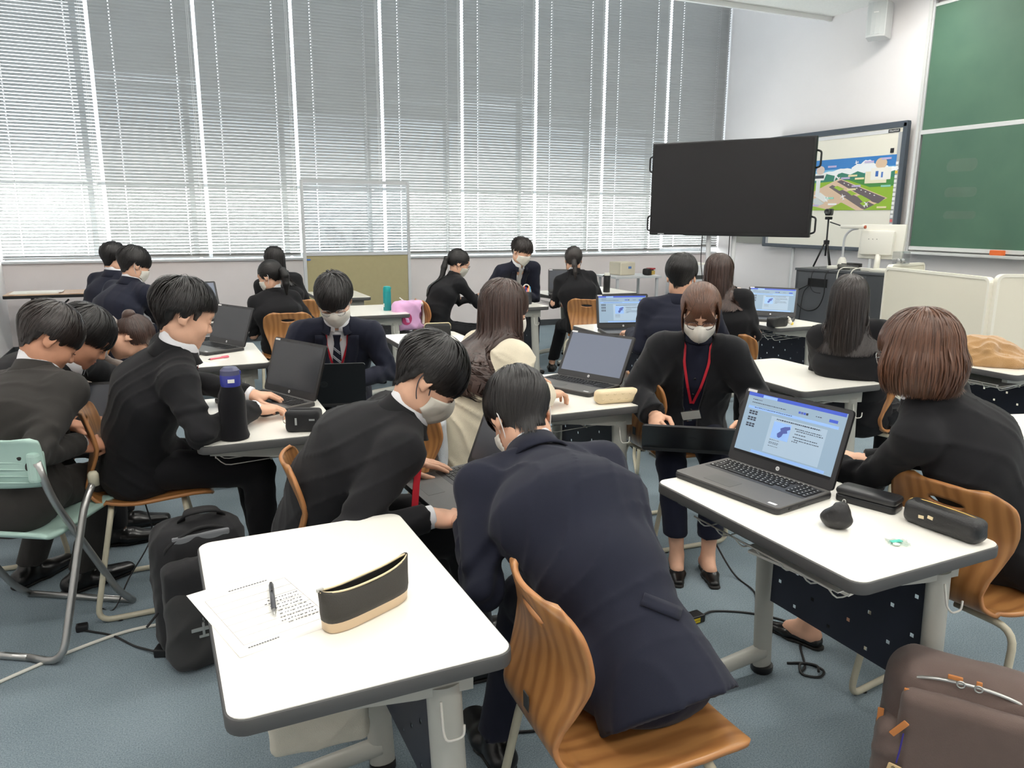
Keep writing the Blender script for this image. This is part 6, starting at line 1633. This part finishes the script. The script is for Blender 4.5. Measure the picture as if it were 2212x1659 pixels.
MB().tube([(-.15, -.02, .20), (-.19, -.05, .175)], .004, 6).build('zip_pull', webM, bp)
kc = MB().tube([(-.03 + .014 * math.cos(t), -.112, .245 + .018 * math.sin(t)) for t in np.linspace(0, 2 * PI, 16, endpoint=False)], .0022, 6, closed=True).build('key_ring', zipM, bp, True)
for q in range(6): MB().tube([(-.03 + .004 * math.cos(t) * (q % 2), -.112 + .004 * math.cos(t) * (1 - q % 2), .222 - .008 * q + .0055 * math.sin(t)) for t in np.linspace(0, 2 * PI, 10, endpoint=False)], .0012, 5, closed=True).build('chain_link', zipM, kc)
ch = MB().box((-.03, -.113, .150), (.008, .006, .05), bev=.002).box((-.03, -.113, .155), (.075, .004, .013), bev=.0015).box((-.03, -.113, .129), (.03, .004, .009), bev=.0015).build('plane_charm', zipM, kc)
# brown backpack at the lower right
brM = cloth('taupe_canvas', (112, 96, 90), .9, .15, 500, .3); lea = mat('tan_leather', (206, 132, 72), .5); 
bb = thing('backpack', 'taupe canvas backpack with tan leather pulls in the lower right corner', 'bag', (1.60, 1.02, 0), rad(-54))
soft_box('main_body', (0, .05, .225), (.17, .085, .225), .07, .007, brM, bb, crumple(.004, 26, .003, 50, 4))
soft_box('front_flap', (.015, -.045, .205), (.145, .03, .20), .026, .007, brM, bb, crumple(.003, 24, .002, 44, 5))
soft_box('side_pocket', (-.14, -.02, .16), (.035, .055, .15), .03, .007, brM, bb, crumple(.004, 30, .003, 50, 6))
MB().tube(smooth_path([(-.155, .03, .33), (-.14, -.01, .40), (-.06, -.025, .436), (.06, -.025, .436), (.14, -.01, .40), (.155, .03, .33)], 6), .0042, 8).build('zip', zipM, bb, True)
MB().box((0, -.046, .398), (.25, .006, .010), bev=.002).build('leather_trim', lea, bb)
for xx in (-.015, .02):
    r_ = MB().tube([(xx + .008 * math.cos(t), -.032, .440 + .008 * math.sin(t)) for t in np.linspace(0, 2 * PI, 12, endpoint=False)], .0022, 6, closed=True).build('zip_ring', zipM, bb, True)
    MB().box((xx - .012 * (xx < 0), -.03, .452), (.030 if xx < 0 else .012, .006, .010), bev=.002).build('leather_pull', lea, r_)
for (xx, yy, zz, a) in ((-.168, -.03, .30, 0), (-.125, -.085, .32, 35), (.175, -.01, .29, -60)): MB().box((0, 0, 0), (.014, .005, .05), Matrix.Translation((xx, yy, zz)) @ Matrix.Rotation(rad(a), 4, 'Y'), bev=.002).build('leather_pull', lea, bb)
MB().box((.17, -.03, .275), (.02, .006, .015), bev=.002).build('leather_tab', lea, bb)
MB().tube(smooth_path([(-.115, -.085, .31), (-.118, -.09, .27), (-.122, -.092, .235)], 4), .002, 6).build('cord', mat('purple_cord', (60, 50, 140), .6), bb)
tg = MB().prism(rrect(.030, .050, .004), -.0015, .0015, Matrix.Translation((-.127, -.094, .205)) @ Matrix.Rotation(rad(10), 4, 'Y') @ Matrix.Rotation(rad(90), 4, 'X')).build('wooden_tag', mat('pale_wood', (232, 200, 150), .6), bb)
for q in range(4): text_obj('tag_lettering', '命日ソ小'[q], .010, keyM, tg, Matrix.Translation((-.127 + .0018 * q, -.0962, .222 - .011 * q)) @ Matrix.Rotation(rad(90), 4, 'X'), .0001)
fp = thing('floral_pouch', 'white floral pouch poking out beside the taupe backpack', 'pouch', (1.775, .905, .0), rad(-40))
soft_box('pouch', (0, 0, .15), (.035, .05, .15), .03, .007, mat('floral_cloth', (206, 222, 226), .8, noise=.5, nscale=45, dark=(120, 96, 150)), fp, crumple(.005, 40, .003, 70, 8)); MB().box((-.02, -.04, .27), (.035, .02, .07), bev=.006).build('label', paperM, fp); MB().tube(smooth_path([(.0, -.02, .28), (.02, -.03, .31), (.03, 0, .29)], 4), .006, 8).build('cord', mat('teal_cord', (30, 140, 150), .6), fp)
# pink bag hanging from the chair of the ponytailed woman
pk = thing('pink_bag', 'pink folded drawstring bag with white lining by the chair back', 'bag', (1.80, 6.22, .56), rad(20))
pinkM = cloth('pink_cloth', (226, 176, 218), .9, .3, 300, .3)
soft_box('cloth', (0, 0, .10), (.15, .06, .12), .045, .009, pinkM, pk, crumple(.010, 22, .006, 40, 9), extra=(sub(el((.12, -.03, .10), (.06, .07, .09)), .01),)); MB().tube(smooth_path([(.09, -.055, .20), (.13, -.03, .17), (.14, -.02, .10), (.11, -.05, .02)], 5), .012, 8).build('lining', cloth('white_pile', (236, 228, 214), .95, .4, 300, .5), pk, True)
MB().prism([(.05 * math.cos(t), .05 * math.sin(t)) for t in np.linspace(0, 2 * PI, 20, endpoint=False)], 0, .003, Matrix.Translation((-.07, -.066, .08)) @ Matrix.Rotation(rad(90), 4, 'X')).build('motif', mat('magenta_print', (186, 60, 110), .8), pk)
MB().tube([(.0, .03, .20), (-.02, .10, .24)], .004, 6).build('drawstring', cordM, pk)
tag(soft_box('dark_bag', (1.78, 6.20, .26), (.13, .09, .26), .06, .011, bagK, None, crumple(.01, 24, .006, 44, 30)), 'dark grey bag standing under the pink bag', 'bag')
# tan fleece blanket
tanB = cloth('tan_fleece', (186, 146, 98), .95, .6, 260, .8)
bl = soft('fleece_blanket', [el((4.03, 2.80, .765), (.085, .11, .085), rotz(20), k=.04), el((4.12, 2.72, .755), (.10, .09, .075), k=.04), ec((3.95, 2.84, .735), (4.0, 2.66, .73), .045, .04, (1, 0, 0), 1.3, .04), ec((4.15, 2.72, .73), (4.30, 2.60, .72), .05, .03, (.4, .8, 0), 1.9, .04), ec((4.05, 2.62, .725), (4.22, 2.56, .715), .03, .025, (0, 1, 0), 2.0, .04), rc((4.00, 2.70, .80), (4.16, 2.78, .81), .035, .03, .03), half((4.1, 2.7, .701), (0, 0, -1))], .008, tanB, None, crumple(.010, 34, .007, 60, 10), amp=.03)
tag(bl, 'crumpled tan fleece blanket on the desk at right', 'blanket')
# black coats lying on chairs
cb_ = soft('coat', [ec((3.34, 2.66, .50), (3.40, 2.60, .49), .06, .05, (1, .2, 0), 2.0, .05), rc((3.42, 2.58, .50), (3.46, 2.52, .36), .045, .03, .05)], .010, suitK, None, crumple(.012, 26, .008, 44, 12), amp=.02); tag(cb_, 'black coat bundled on the chair of the long black haired woman', 'coat')
# tote bag hanging under the foreground desk
tt = thing('tote_bag', 'cream cloth tote bag hanging under the foreground desk', 'bag', (.245, 1.70, 0), rad(-6)); toteM = cloth('cream_canvas', (214, 208, 192), .9, .1, 400, .3)
soft_box('bag', (0, 0, .285), (.118, .022, .085), .02, .008, toteM, tt, crumple(.006, 22, .004, 40, 14)); MB().tube(smooth_path([(.10, 0, .36), (.09, 0, .46), (.06, 0, .585)], 5), .004, 6).build('handle', toteM, tt); MB().tube(smooth_path([(-.10, 0, .36), (-.09, 0, .46), (-.06, 0, .585)], 5), .004, 6).build('handle', toteM, tt)
# grey cushion on the chair of the woman in cream
cu = soft('cushion', [ec((.905, 2.83, .51), (.900, 2.84, .69), .042, .046, (0, 1, 0), 3.2, .05), rc((.905, 2.83, .475), (.92, 2.83, .47), .035, .035, .05)], .008, cloth('grey_plush', (196, 202, 208), .95, .5, 300, .5), None, crumple(.006, 18, .004, 30, 15)); tag(cu, 'pale grey cushion between the chair back and woman in cream', 'cushion')

# ------------------------------------------------------------------ things on the desks
def at(x, y): return (x, y, .70)
# worksheet with print, pen, pencil case
ws = thing('worksheet', 'printed worksheet hanging over the edge of the foreground desk', 'paper', (.118, 1.492, .7006), rad(16))
nx, ny = 16, 12; V = []
for i in range(nx + 1):
    for j in range(ny + 1):
        x, y = (i / nx - .5) * .21, (j / ny - .5) * .297; V.append((x, y, .0004 + (0.0 if x > -.075 else -0.0 + .10 * (x + .075) ** 2 * (1 + y)) + .0006 * math.sin(9 * y + 20 * x)))
o_ = mesh_obj('sheet', V, [(i * (ny + 1) + j, (i + 1) * (ny + 1) + j, (i + 1) * (ny + 1) + j + 1, i * (ny + 1) + j + 1) for i in range(nx) for j in range(ny)], mat('bright_paper', (252, 251, 246), .7), ws, True); md = o_.modifiers.new('thick', 'SOLIDIFY'); md.thickness = .0003
prt = mat('grey_print', (150, 140, 128), .8); prd = mat('dark_print', (70, 68, 72), .8)
for (x0, y0, x1, y1) in [(-.085, -.115, .085, -.1145), (-.085, .095, .085, .0955), (-.085, -.115, -.0845, .095), (.0845, -.115, .085, .095)] + [(-.085, y, .085, y + .0005) for y in (.06, .03, .0, -.03, -.06, -.085)]: MB().box(((x0 + x1) / 2, (y0 + y1) / 2, .0016), (max(x1 - x0, .0006), max(y1 - y0, .0006), .0002)).build('ruled_line', prt, ws)
hw_ = MB()
for r in range(9):
    x = .0 + random.uniform(0, .02); y = .02 - r * .0135
    while x < .078: l = random.uniform(.002, .006); hw_.box((x, y + random.uniform(-.001, .001), .0017), (l, .0022, .0002)); x += l + .003
for x in np.arange(-.03, .05, .006): hw_.box((x, .108, .0017), (.004, .003, .0002))
for x in np.arange(-.08, -.02, .005): hw_.box((x, -.128, .0017), (.0035, .003, .0002))
hw_.build('handwriting', prd, ws)['kind'] = 'stuff'
pn = thing('pen', 'black ballpoint pen lying on the worksheet', 'pen', (.137, 1.508, .7085), rad(-94))
MB().tube([(-.062, 0, 0), (.05, 0, 0)], .0050, 10).build('barrel', mat('pen_grey', (70, 72, 78), .4), pn, True); MB().tube([(.05, 0, 0), (.066, 0, 0), (.071, 0, 0)], [.0048, .0025, .0008], 10).build('tip', zipM, pn, True); MB().tube([(-.07, 0, 0), (-.062, 0, 0)], .0035, 8).build('push_button', keyM, pn, True); MB().box((-.042, 0, .006), (.038, .003, .0022)).build('clip', keyM, pn)
# open dark pencil case with pale base
pc = thing('pencil_case', 'open charcoal pencil case with champagne base and cream zip', 'pencil case', (.302, 1.392, .70), rad(26)); chM = cloth('charcoal_canvas', (68, 66, 62), .85, .1, 500, .3); champ = mat('champagne_foil', (214, 190, 158), .3, metal=.35)
wdt = lambda z: np.interp(z, [0, .02, .04, .075], [.026, .030, .027, .010])
rings = [(0, .026, .098), (.004, .030, .103), (.020, .030, .104)]; 
def canoe(rows, name, m, cap0=True, cap1=False, parent=pc):
    n = 28; V = []
    for (z, hw2, hl, dz) in rows:
        for i in range(n):
            a = 2 * PI * i / n; c, s = math.cos(a), math.sin(a); x = hl * math.copysign(abs(c) ** .55, c); y = hw2 * math.copysign(abs(s) ** .7, s)
            V.append((x, y, z + dz * (abs(x) / .1) ** 3))
    Fc = [(k * n + i, k * n + (i + 1) % n, (k + 1) * n + (i + 1) % n, (k + 1) * n + i) for k in range(len(rows) - 1) for i in range(n)]
    if cap0: Fc.append(tuple(range(n))[::-1])
    if cap1: Fc.append(tuple(range((len(rows) - 1) * n, len(rows) * n)))
    o = mesh_obj(name, V, Fc, m, parent, True); return o
canoe([(0, .028, .096, 0), (.003, .031, .099, 0), (.022, .031, .100, 0)], 'base', champ)
o_ = canoe([(.022, .0315, .1005, 0), (.034, .033, .102, .0), (.055, .028, .104, .004), (.068, .019, .108, .012), (.072, .014, .110, .014)], 'body', chM, False); o_.modifiers.new('thick', 'SOLIDIFY').thickness = .0015
for s in (-1, 1): MB().tube([(.109 * t, s * .0145 * (1 - t * t) ** .5 + s * .001, .0735 + .014 * abs(t) ** 3) for t in np.linspace(-.99, .99, 20)], .0022, 6).build('zip_tape', mat('cream_zip', (226, 208, 170), .6), pc, True)
MB().box((-.106, 0, .090), (.014, .005, .006), bev=.001).build('zip_pull', zipM, pc); MB().box((0, 0, .03), (.17, .04, .004)).build('inside', keyM, pc)
MB().tube([(-.06, .005, .045), (.07, -.004, .060)], .004, 8).build('pen_inside', keyM, pc, True)
# right foreground desk
gc = thing('glasses_case', 'flat black spectacle case behind the leather pouch', 'case', at(1.712, 1.435), rad(-70)); MB().prism(rrect(.162, .066, .012, 5), 0, .020, inset=.004).build('bottom_half', lapB, gc, True, 40); MB().prism(rrect(.164, .068, .012, 5), .021, .040, inset=.008).build('lid', mat('black_case', (34, 35, 38), .38), gc, True, 40)
pc2 = thing('pencil_case', 'black leather pencil case with brass zip and small bow badge', 'pencil case', at(1.735, 1.225), rad(-84)); lthM = mat('black_grain_leather', (36, 36, 37), .42, bump=.25, bscale=220)
soft_box('case', (0, 0, .031), (.098, .030, .031), .020, .005, lthM, pc2, crumple(.0016, 40, .001, 70, 16)); MB().tube(smooth_path([(-.098, 0, .03), (-.09, .004, .058), (0, .006, .0625), (.085, .002, .058), (.097, 0, .03)], 6), .0022, 6).build('brass_zip', mat('brass', (206, 170, 96), .3, metal=.8), pc2, True)
for s in (-1, 1): MB().box((-.03 + s * .0085, -.0308, .034), (.014, .002, .008), Matrix.Translation((0, 0, 0)) @ Matrix.Rotation(s * .1, 4, 'Y')).build('bow_badge', mat('pale_gold', (224, 206, 168), .4), pc2)
lp = thing('leather_pouch', 'rounded black leather coin pouch with a notched top', 'pouch', at(1.505, 1.352), rad(-60))
soft('shell', [ec((0, 0, .026), (0, .0, .040), .030, .024, (1, 0, 0), 1.35, .02), rc((.008, 0, .045), (.014, 0, .062), .017, .008, .02), sub(el((-.036, 0, .062), (.026, .06, .020)), .006), half((0, 0, .0005), (0, 0, -1))], .004, lthM, lp); MB().tube([(.014 + .004 * math.cos(t), .0, .072 + .006 * math.sin(t)) for t in np.linspace(0, 2 * PI, 10, endpoint=False)], .0012, 5, closed=True).build('ring', zipM, lp)
cd_ = thing('sweet_wrapper', 'clear teal sweet wrapper lying on the right foreground desk', 'wrapper', at(1.565, 1.215), rad(-30)); V = [((i / 8 - .5) * .05, (j / 6 - .5) * .04, .0035 + .0025 * math.sin(i * 1.9 + j * 2.3)) for i in range(9) for j in range(7)]
o_ = mesh_obj('film', V, [(i * 7 + j, (i + 1) * 7 + j, (i + 1) * 7 + j + 1, i * 7 + j + 1) for i in range(8) for j in range(6)], glass_mat('clear_film', (.88, .97, .95), .2), cd_, True); MB().box((.0, .006, .0045), (.03, .012, .0015), Matrix.Rotation(.4, 4, 'Z')).build('print', mat('teal_print', (96, 206, 186), .5), cd_); MB().lathe([(0, 0), (.008, .001), (.008, .004), (0, .005)], 12, (-.008, -.01, .0005)).build('sweet', mat('pale_sweet', (226, 232, 224), .5), cd_)
# bottle in black pouch, boxy pen case (left middle desk)
bt = thing('bottle', 'purple-capped bottle in a black drawstring cloth pouch', 'bottle', at(.160, 2.785)); prof = [(0, 0), (.030, 0), (.034, .006), (.035, .10), (.033, .165), (.030, .185), (0, .186)]
MB().lathe([(r * 1.02, z) for r, z in prof[:1]] + [(.050, .002), (.053, .010), (.047, .03), (.046, .07), (.047, .12), (.044, .16), (.036, .180), (.034, .19), (0, .192)], 24).build('cloth_pouch', cloth('black_cloth', (20, 20, 24), .95, .1), bt, True, 50)
MB().tube([(-.036, -.022, .17), (-.046, -.02, .12), (-.044, -.018, .07)], .0018, 5).build('drawstring', webM, bt)
cp_ = MB().lathe([(0, .186), (.031, .186), (.034, .198), (.034, .226), (.033, .230), (0, .230)], 24).build('cap_ring', mat('purple_plastic', (56, 62, 150), .35), bt, True, 40); MB().lathe([(0, .229), (.033, .229), (.032, .246), (.022, .256), (0, .257)], 24).build('cap_top', mat('slate_purple', (80, 82, 110), .4), cp_, True, 40); MB().box((0, -.0335, .212), (.022, .004, .012)).build('cap_label', paperM, cp_); MB().box((.030, 0, .236), (.012, .014, .012), bev=.003).build('latch', mat('purple_plastic2', (56, 62, 150), .35), cp_)
b2 = thing('pen_case', 'boxy black pen case with silver zip and carabiner', 'pencil case', at(.405, 2.80), rad(-20)); soft_box('case', (0, 0, .039), (.062, .038, .039), .014, .005, bagK, b2, crumple(.0015, 50, .001, 80, 18)); MB().tube([(-.05, -.002, .079), (.05, -.002, .079)], .002, 5).build('zip', webM, b2); MB().box((-.022, -.0388, .042), (.007, .003, .026)).build('zip_pull', zipM, b2); MB().box((.035, -.0388, .048), (.02, .003, .006), Matrix.Identity(4)).build('zip_pull', zipM, b2)
MB().tube([(-.066 + .006 * math.cos(t), -.01 + .008 * math.cos(t), .045 + .016 * math.sin(t)) for t in np.linspace(0, 2 * PI, 14, endpoint=False)], .0018, 6, closed=True).build('carabiner', zipM, b2, True)
# pink pen on the desk behind
pp = thing('pen', 'pink pen on the desk with the open laptop at left', 'pen', (.21, 4.435, .7065), rad(28)); MB().tube([(-.06, 0, 0), (.052, 0, 0)], .0055, 8).build('barrel', mat('pink_plastic', (232, 120, 140), .4), pp, True); MB().tube([(-.06, 0, 0), (-.072, 0, 0)], [.0045, .0008], 8).build('tip', keyM, pp, True); MB().box((.03, 0, .0065), (.04, .003, .002)).build('clip', mat('pink_plastic', (232, 120, 140), .4), pp)
o = MB().box((0, 0, .0006), (.11, .075, .0012)).build('memo_slip', mat('cream_slip', (236, 232, 214), .7)); o.location = (.185, 4.40, .70); o.rotation_euler = (0, 0, .5); tag(o, 'small cream memo slip under the pink pen', 'paper')
# cream pencil case
pc3 = thing('pencil_case', 'cream quilted pencil case before the laptop of the woman in cream', 'pencil case', at(1.695, 2.735), rad(-6)); crM = mat('cream_leather', (228, 208, 170), .5, bump=.2, bscale=60); soft_box('case', (0, 0, .030), (.098, .030, .030), .022, .005, crM, pc3, crumple(.002, 40, .0015, 60, 19))
for i in range(5):
    for j in range(2): MB().tube([(-.075 + .036 * i + .018 * (j % 2) + .006 * t, -.0312, .020 + .022 * j - .004 * (1 - t * t) + .004) for t in np.linspace(-1, 1, 6)], .0009, 4).build('stitched_arc', mat('cream_stitch', (206, 184, 146), .6), pc3)
MB().tube(smooth_path([(.098, .0, .035), (.112, -.004, .028), (.108, -.006, .012)], 4), .004, 6).build('zip_charm', zipM, pc3, True)
# pink bottle, quilted case with charms
pb = thing('bottle', 'tall pale pink patterned bottle standing behind the open laptop', 'bottle', at(4.09, 4.86)); MB().lathe([(0, 0), (.030, 0), (.033, .004), (.033, .175), (.030, .185), (0, .186)], 24).build('body', mat('pale_pink', (240, 206, 194), .45, noise=.35, nscale=70, dark=(222, 176, 160)), pb, True, 40); MB().lathe([(0, .184), (.031, .184), (.031, .225), (.027, .236), (0, .237)], 24).build('cap', mat('pink_cap', (244, 220, 208), .4), pb, True, 40)
qc = thing('pencil_case', 'small black quilted case with white bear charm by the laptop', 'pencil case', at(4.02, 4.32), rad(8)); soft_box('case', (0, 0, .036), (.088, .030, .036), .016, .006, mat('black_quilt', (26, 26, 28), .45), qc, crumple(.003, 60, .002, 80, 21))
cw = mat('white_charm', (240, 236, 226), .6)
for (x, y, z, r, m_) in ((.105, -.02, .05, .014, cw), (.112, -.024, .030, .016, cw), (.128, -.03, .018, .012, mat('yellow_charm', (236, 206, 90), .6)), (.094, -.02, .064, .008, cw)): MB().lathe([(r * math.sin(t), -r * math.cos(t)) for t in np.linspace(.05, PI - .05, 8)], 12, (x, y, z)).build('charm', m_, qc, True)
# teal bottle, black flask, clasp pouch and paper
tb = thing('bottle', 'teal vacuum bottle on the desk behind the man in striped tie', 'bottle', at(1.635, 6.29)); tealM = mat('teal_paint', (24, 140, 142), .4); MB().lathe([(0, 0), (.031, 0), (.033, .004), (.033, .15), (.031, .158), (0, .159)], 24).build('body', tealM, tb, True, 40); MB().lathe([(0, .158), (.032, .158), (.032, .185), (.026, .20), (0, .204)], 24).build('cap', mat('teal_cap', (20, 150, 150), .35), tb, True, 40); MB().box((.030, 0, .185), (.012, .016, .02), bev=.003).build('latch', tealM, tb); MB().box((-.031, -.010, .045), (.004, .014, .03)).build('label', paperM, tb)
fk = thing('bottle', 'black flask with white lid and carry loop near the window wall', 'bottle', at(4.20, 7.05)); MB().lathe([(0, 0), (.034, 0), (.036, .004), (.036, .155), (.030, .168), (0, .169)], 24).build('body', lapB, fk, True, 40); MB().lathe([(0, .168), (.030, .168), (.030, .195), (.026, .203), (0, .204)], 24).build('lid', wpl, fk, True, 40); MB().tube([(.036 * math.cos(t), .0, .178 + .012 * math.sin(2 * t)) for t in np.linspace(0, PI, 12)] + [(-.05, 0, .17)], .005, 6).build('carry_loop', lapB, fk, True); MB().lathe([(.036, 0), (.040, .0), (.040, .01), (.036, .01)], 20, (0, 0, .165)).build('collar', lapB, fk)
cpz = thing('clasp_pouch', 'black clasp-top pouch standing on the empty-ended desk', 'pouch', at(1.555, 4.72), rad(-8)); soft_box('pouch', (0, 0, .045), (.085, .030, .045), .02, .006, mat('black_felt', (44, 44, 44), .9), cpz, crumple(.003, 30, .002, 50, 22)); MB().tube(fillet([(-.085, 0, .055), (-.085, 0, .095), (.085, 0, .095), (.085, 0, .055)], .03, 5), .004, 8).build('clasp_frame', mat('pale_gold2', (214, 200, 164), .35, metal=.5), cpz, True)
o = thing('paper_sheet', 'curling white sheet of paper beside the clasp pouch', 'paper', at(1.64, 4.52), rad(20)); V = [((i / 8 - .5) * .21, (j / 10 - .5) * .297, .002 + .05 * max(0, (j / 10 - .45)) ** 2 + .02 * max(0, i / 8 - .6) ** 2) for i in range(9) for j in range(11)]; s_ = mesh_obj('sheet', V, [(i * 11 + j, (i + 1) * 11 + j, (i + 1) * 11 + j + 1, i * 11 + j + 1) for i in range(8) for j in range(10)], paperM, o, True); s_.modifiers.new('thick', 'SOLIDIFY').thickness = .0004
# standing pen pouch with coloured pens, green sheet
sp_ = thing('pen_stand', 'oval standing pen pouch with coloured pens by the man with pale tie', 'pen stand', at(2.93, 6.30)); MB().prism([(.042 * math.cos(t), .03 * math.sin(t)) for t in np.linspace(0, 2 * PI, 20, endpoint=False)], 0, .11, inset=.004).build('pouch', mat('dark_mesh', (48, 50, 54), .6), sp_, True, 50); MB().tube([(.044 * math.cos(t), .026, .10 + .075 * math.sin(t)) for t in np.linspace(-.2, PI + .2, 18)], .006, 6).build('rim', mat('pale_rim', (210, 210, 206), .5), sp_, True)
for q, c_ in enumerate(((226, 90, 40), (40, 90, 190), (230, 60, 60), (240, 150, 50), (60, 150, 200))): MB().tube([(-.024 + .012 * q, -.004, .02), (-.028 + .014 * q, .004, .165 - .008 * (q % 3))], .004, 6).build('pen', mat('pen_col_%d' % q, c_, .4), sp_, True)
o = MB().box((0, 0, .0008), (.21, .297, .0012)).build('green_sheet', mat('pale_green_paper', (212, 230, 196), .7)); o.location = (2.86, 6.56, .70); o.rotation_euler = (0, 0, .3); tag(o, 'pale green sheet on the desk by the man with pale tie', 'paper')
# mouse and cable at the navy man's laptop
ms = thing('mouse', 'small white computer mouse beside the navy man at centre right', 'mouse', at(2.70, 4.28), rad(-20)); soft('shell', [ec((0, -.025, .008), (0, .025, .008), .016, .014, (1, 0, 0), 1.6, .01), half((0, 0, .0), (0, 0, -1))], .004, wpl, ms); MB().tube(smooth_path([(0, .04, .006), (.01, .07, .003), (.05, .10, .003), (.08, .08, .003)], 5), .0015, 5).build('lead', cabw, ms)

# ------------------------------------------------------------------ adapters and cords on the floor
def adapter(label, loc, rz, sticker=False):
    t = thing('power_adapter', label, 'adapter', loc, rz, 'laptop power adapters'); MB().box((0, 0, .015), (.105, .048, .030), bev=.005).build('brick', keyM, t)
    if sticker:
        st_ = MB().box((0, -.0245, .015), (.055, .001, .018)).build('yellow_label', mat('yellow_label', (232, 206, 40), .6), t); text_obj('label_lettering', 'ASOFORATOS', .008, keyM, st_, Matrix.Translation((0, -.0252, .015)) @ Matrix.Rotation(rad(90), 4, 'X'), .0001)
    return t
adapter('black power adapter with yellow label on the carpet at centre right', (1.665, 2.115, 0), rad(4), True)
adapter('black power adapter beside the black backpack', (-.10, 2.64, 0), rad(-20))
Z = .004
cable('floor_cable', 'black cord from the labelled adapter past the woman\'s heel to a plug', [(1.72, 2.12, .012), (1.80, 2.14, Z), (1.93, 2.06, Z), (2.0, 1.94, Z), (1.90, 1.80, Z), (1.84, 1.72, Z), (1.80, 1.70, Z)], .0042)
cable('floor_cable', 'coiled cord end with plug under the right foreground desk', [(1.80, 1.76, Z), (1.86, 1.73, Z), (1.88, 1.68, Z), (1.84, 1.655, Z), (1.80, 1.69, Z), (1.83, 1.73, .012), (1.87, 1.70, .012), (1.85, 1.67, .012)], .0042)
cable('floor_cable', 'black cord looping by the strapped shoes down from the desk', [(1.93, 2.62, .40), (2.02, 2.50, .18), (2.06, 2.36, .02), (2.05, 2.22, Z), (2.00, 2.14, Z)], .0038)
cable('floor_cable', 'tangled black cord in front of the bent man in navy', [(.70, 2.35, Z), (.84, 2.28, Z), (.98, 2.20, Z), (1.0, 2.10, Z), (.90, 2.06, Z), (.80, 2.12, .01), (.86, 2.24, .01), (.98, 2.30, Z), (1.08, 2.24, Z)], .0042)
cable('floor_cable', 'black cord with plug beside the nearest chair leg', [(.62, 2.0, Z), (.70, 1.92, Z), (.80, 1.95, Z), (.88, 1.90, Z), (.94, 1.86, Z), (.90, 1.78, Z), (.80, 1.80, Z)], .0042)
pl = MB().box((.93, 1.89, .012), (.05, .025, .022), Matrix.Identity(4), bev=.006).build('cord_connector', keyM); tag(pl, 'small black cord connector on the carpet by the nearest chair', 'plug')
cable('floor_cable', 'black cord from plug to the adapter by the black backpack', [(-.155, 2.66, .012), (-.22, 2.74, Z), (-.29, 2.84, Z), (-.36, 2.90, Z), (-.40, 2.93, Z)], .0038)
pl = MB().box((-.395, 2.93, .014), (.04, .03, .026), bev=.007).build('cord_connector', keyM); tag(pl, 'black plug lying by the chair runner at lower left', 'plug')
cable('floor_cable', 'white cable crossing the carpet at lower left', [(-.10, 2.86, .006), (-.25, 2.85, .006), (-.42, 2.78, .006), (-.62, 2.66, .006), (-.85, 2.5, .006), (-1.2, 2.3, .006), (-1.57, 2.2, .006)], .006, cabw)
cable('floor_cable', 'thin black cord hanging below the typing man\'s chair', [(-.16, 3.10, .40), (-.15, 3.12, .25), (-.24, 3.10, .1), (-.30, 3.05, Z), (-.36, 3.10, Z)], .003)
cable('floor_cable', 'black cord on the carpet below the empty-ended desk', [(2.05, 4.7, Z), (2.2, 4.5, Z), (2.4, 4.55, Z), (2.55, 4.35, Z), (2.6, 4.2, Z)], .004)
cable('floor_cable', 'tangled cords hanging under the pale tie man\'s desk', [(2.75, 6.42, .55), (2.72, 6.40, .35), (2.66, 6.36, .22), (2.70, 6.30, .12), (2.60, 6.20, Z), (2.50, 6.05, Z)], .004)
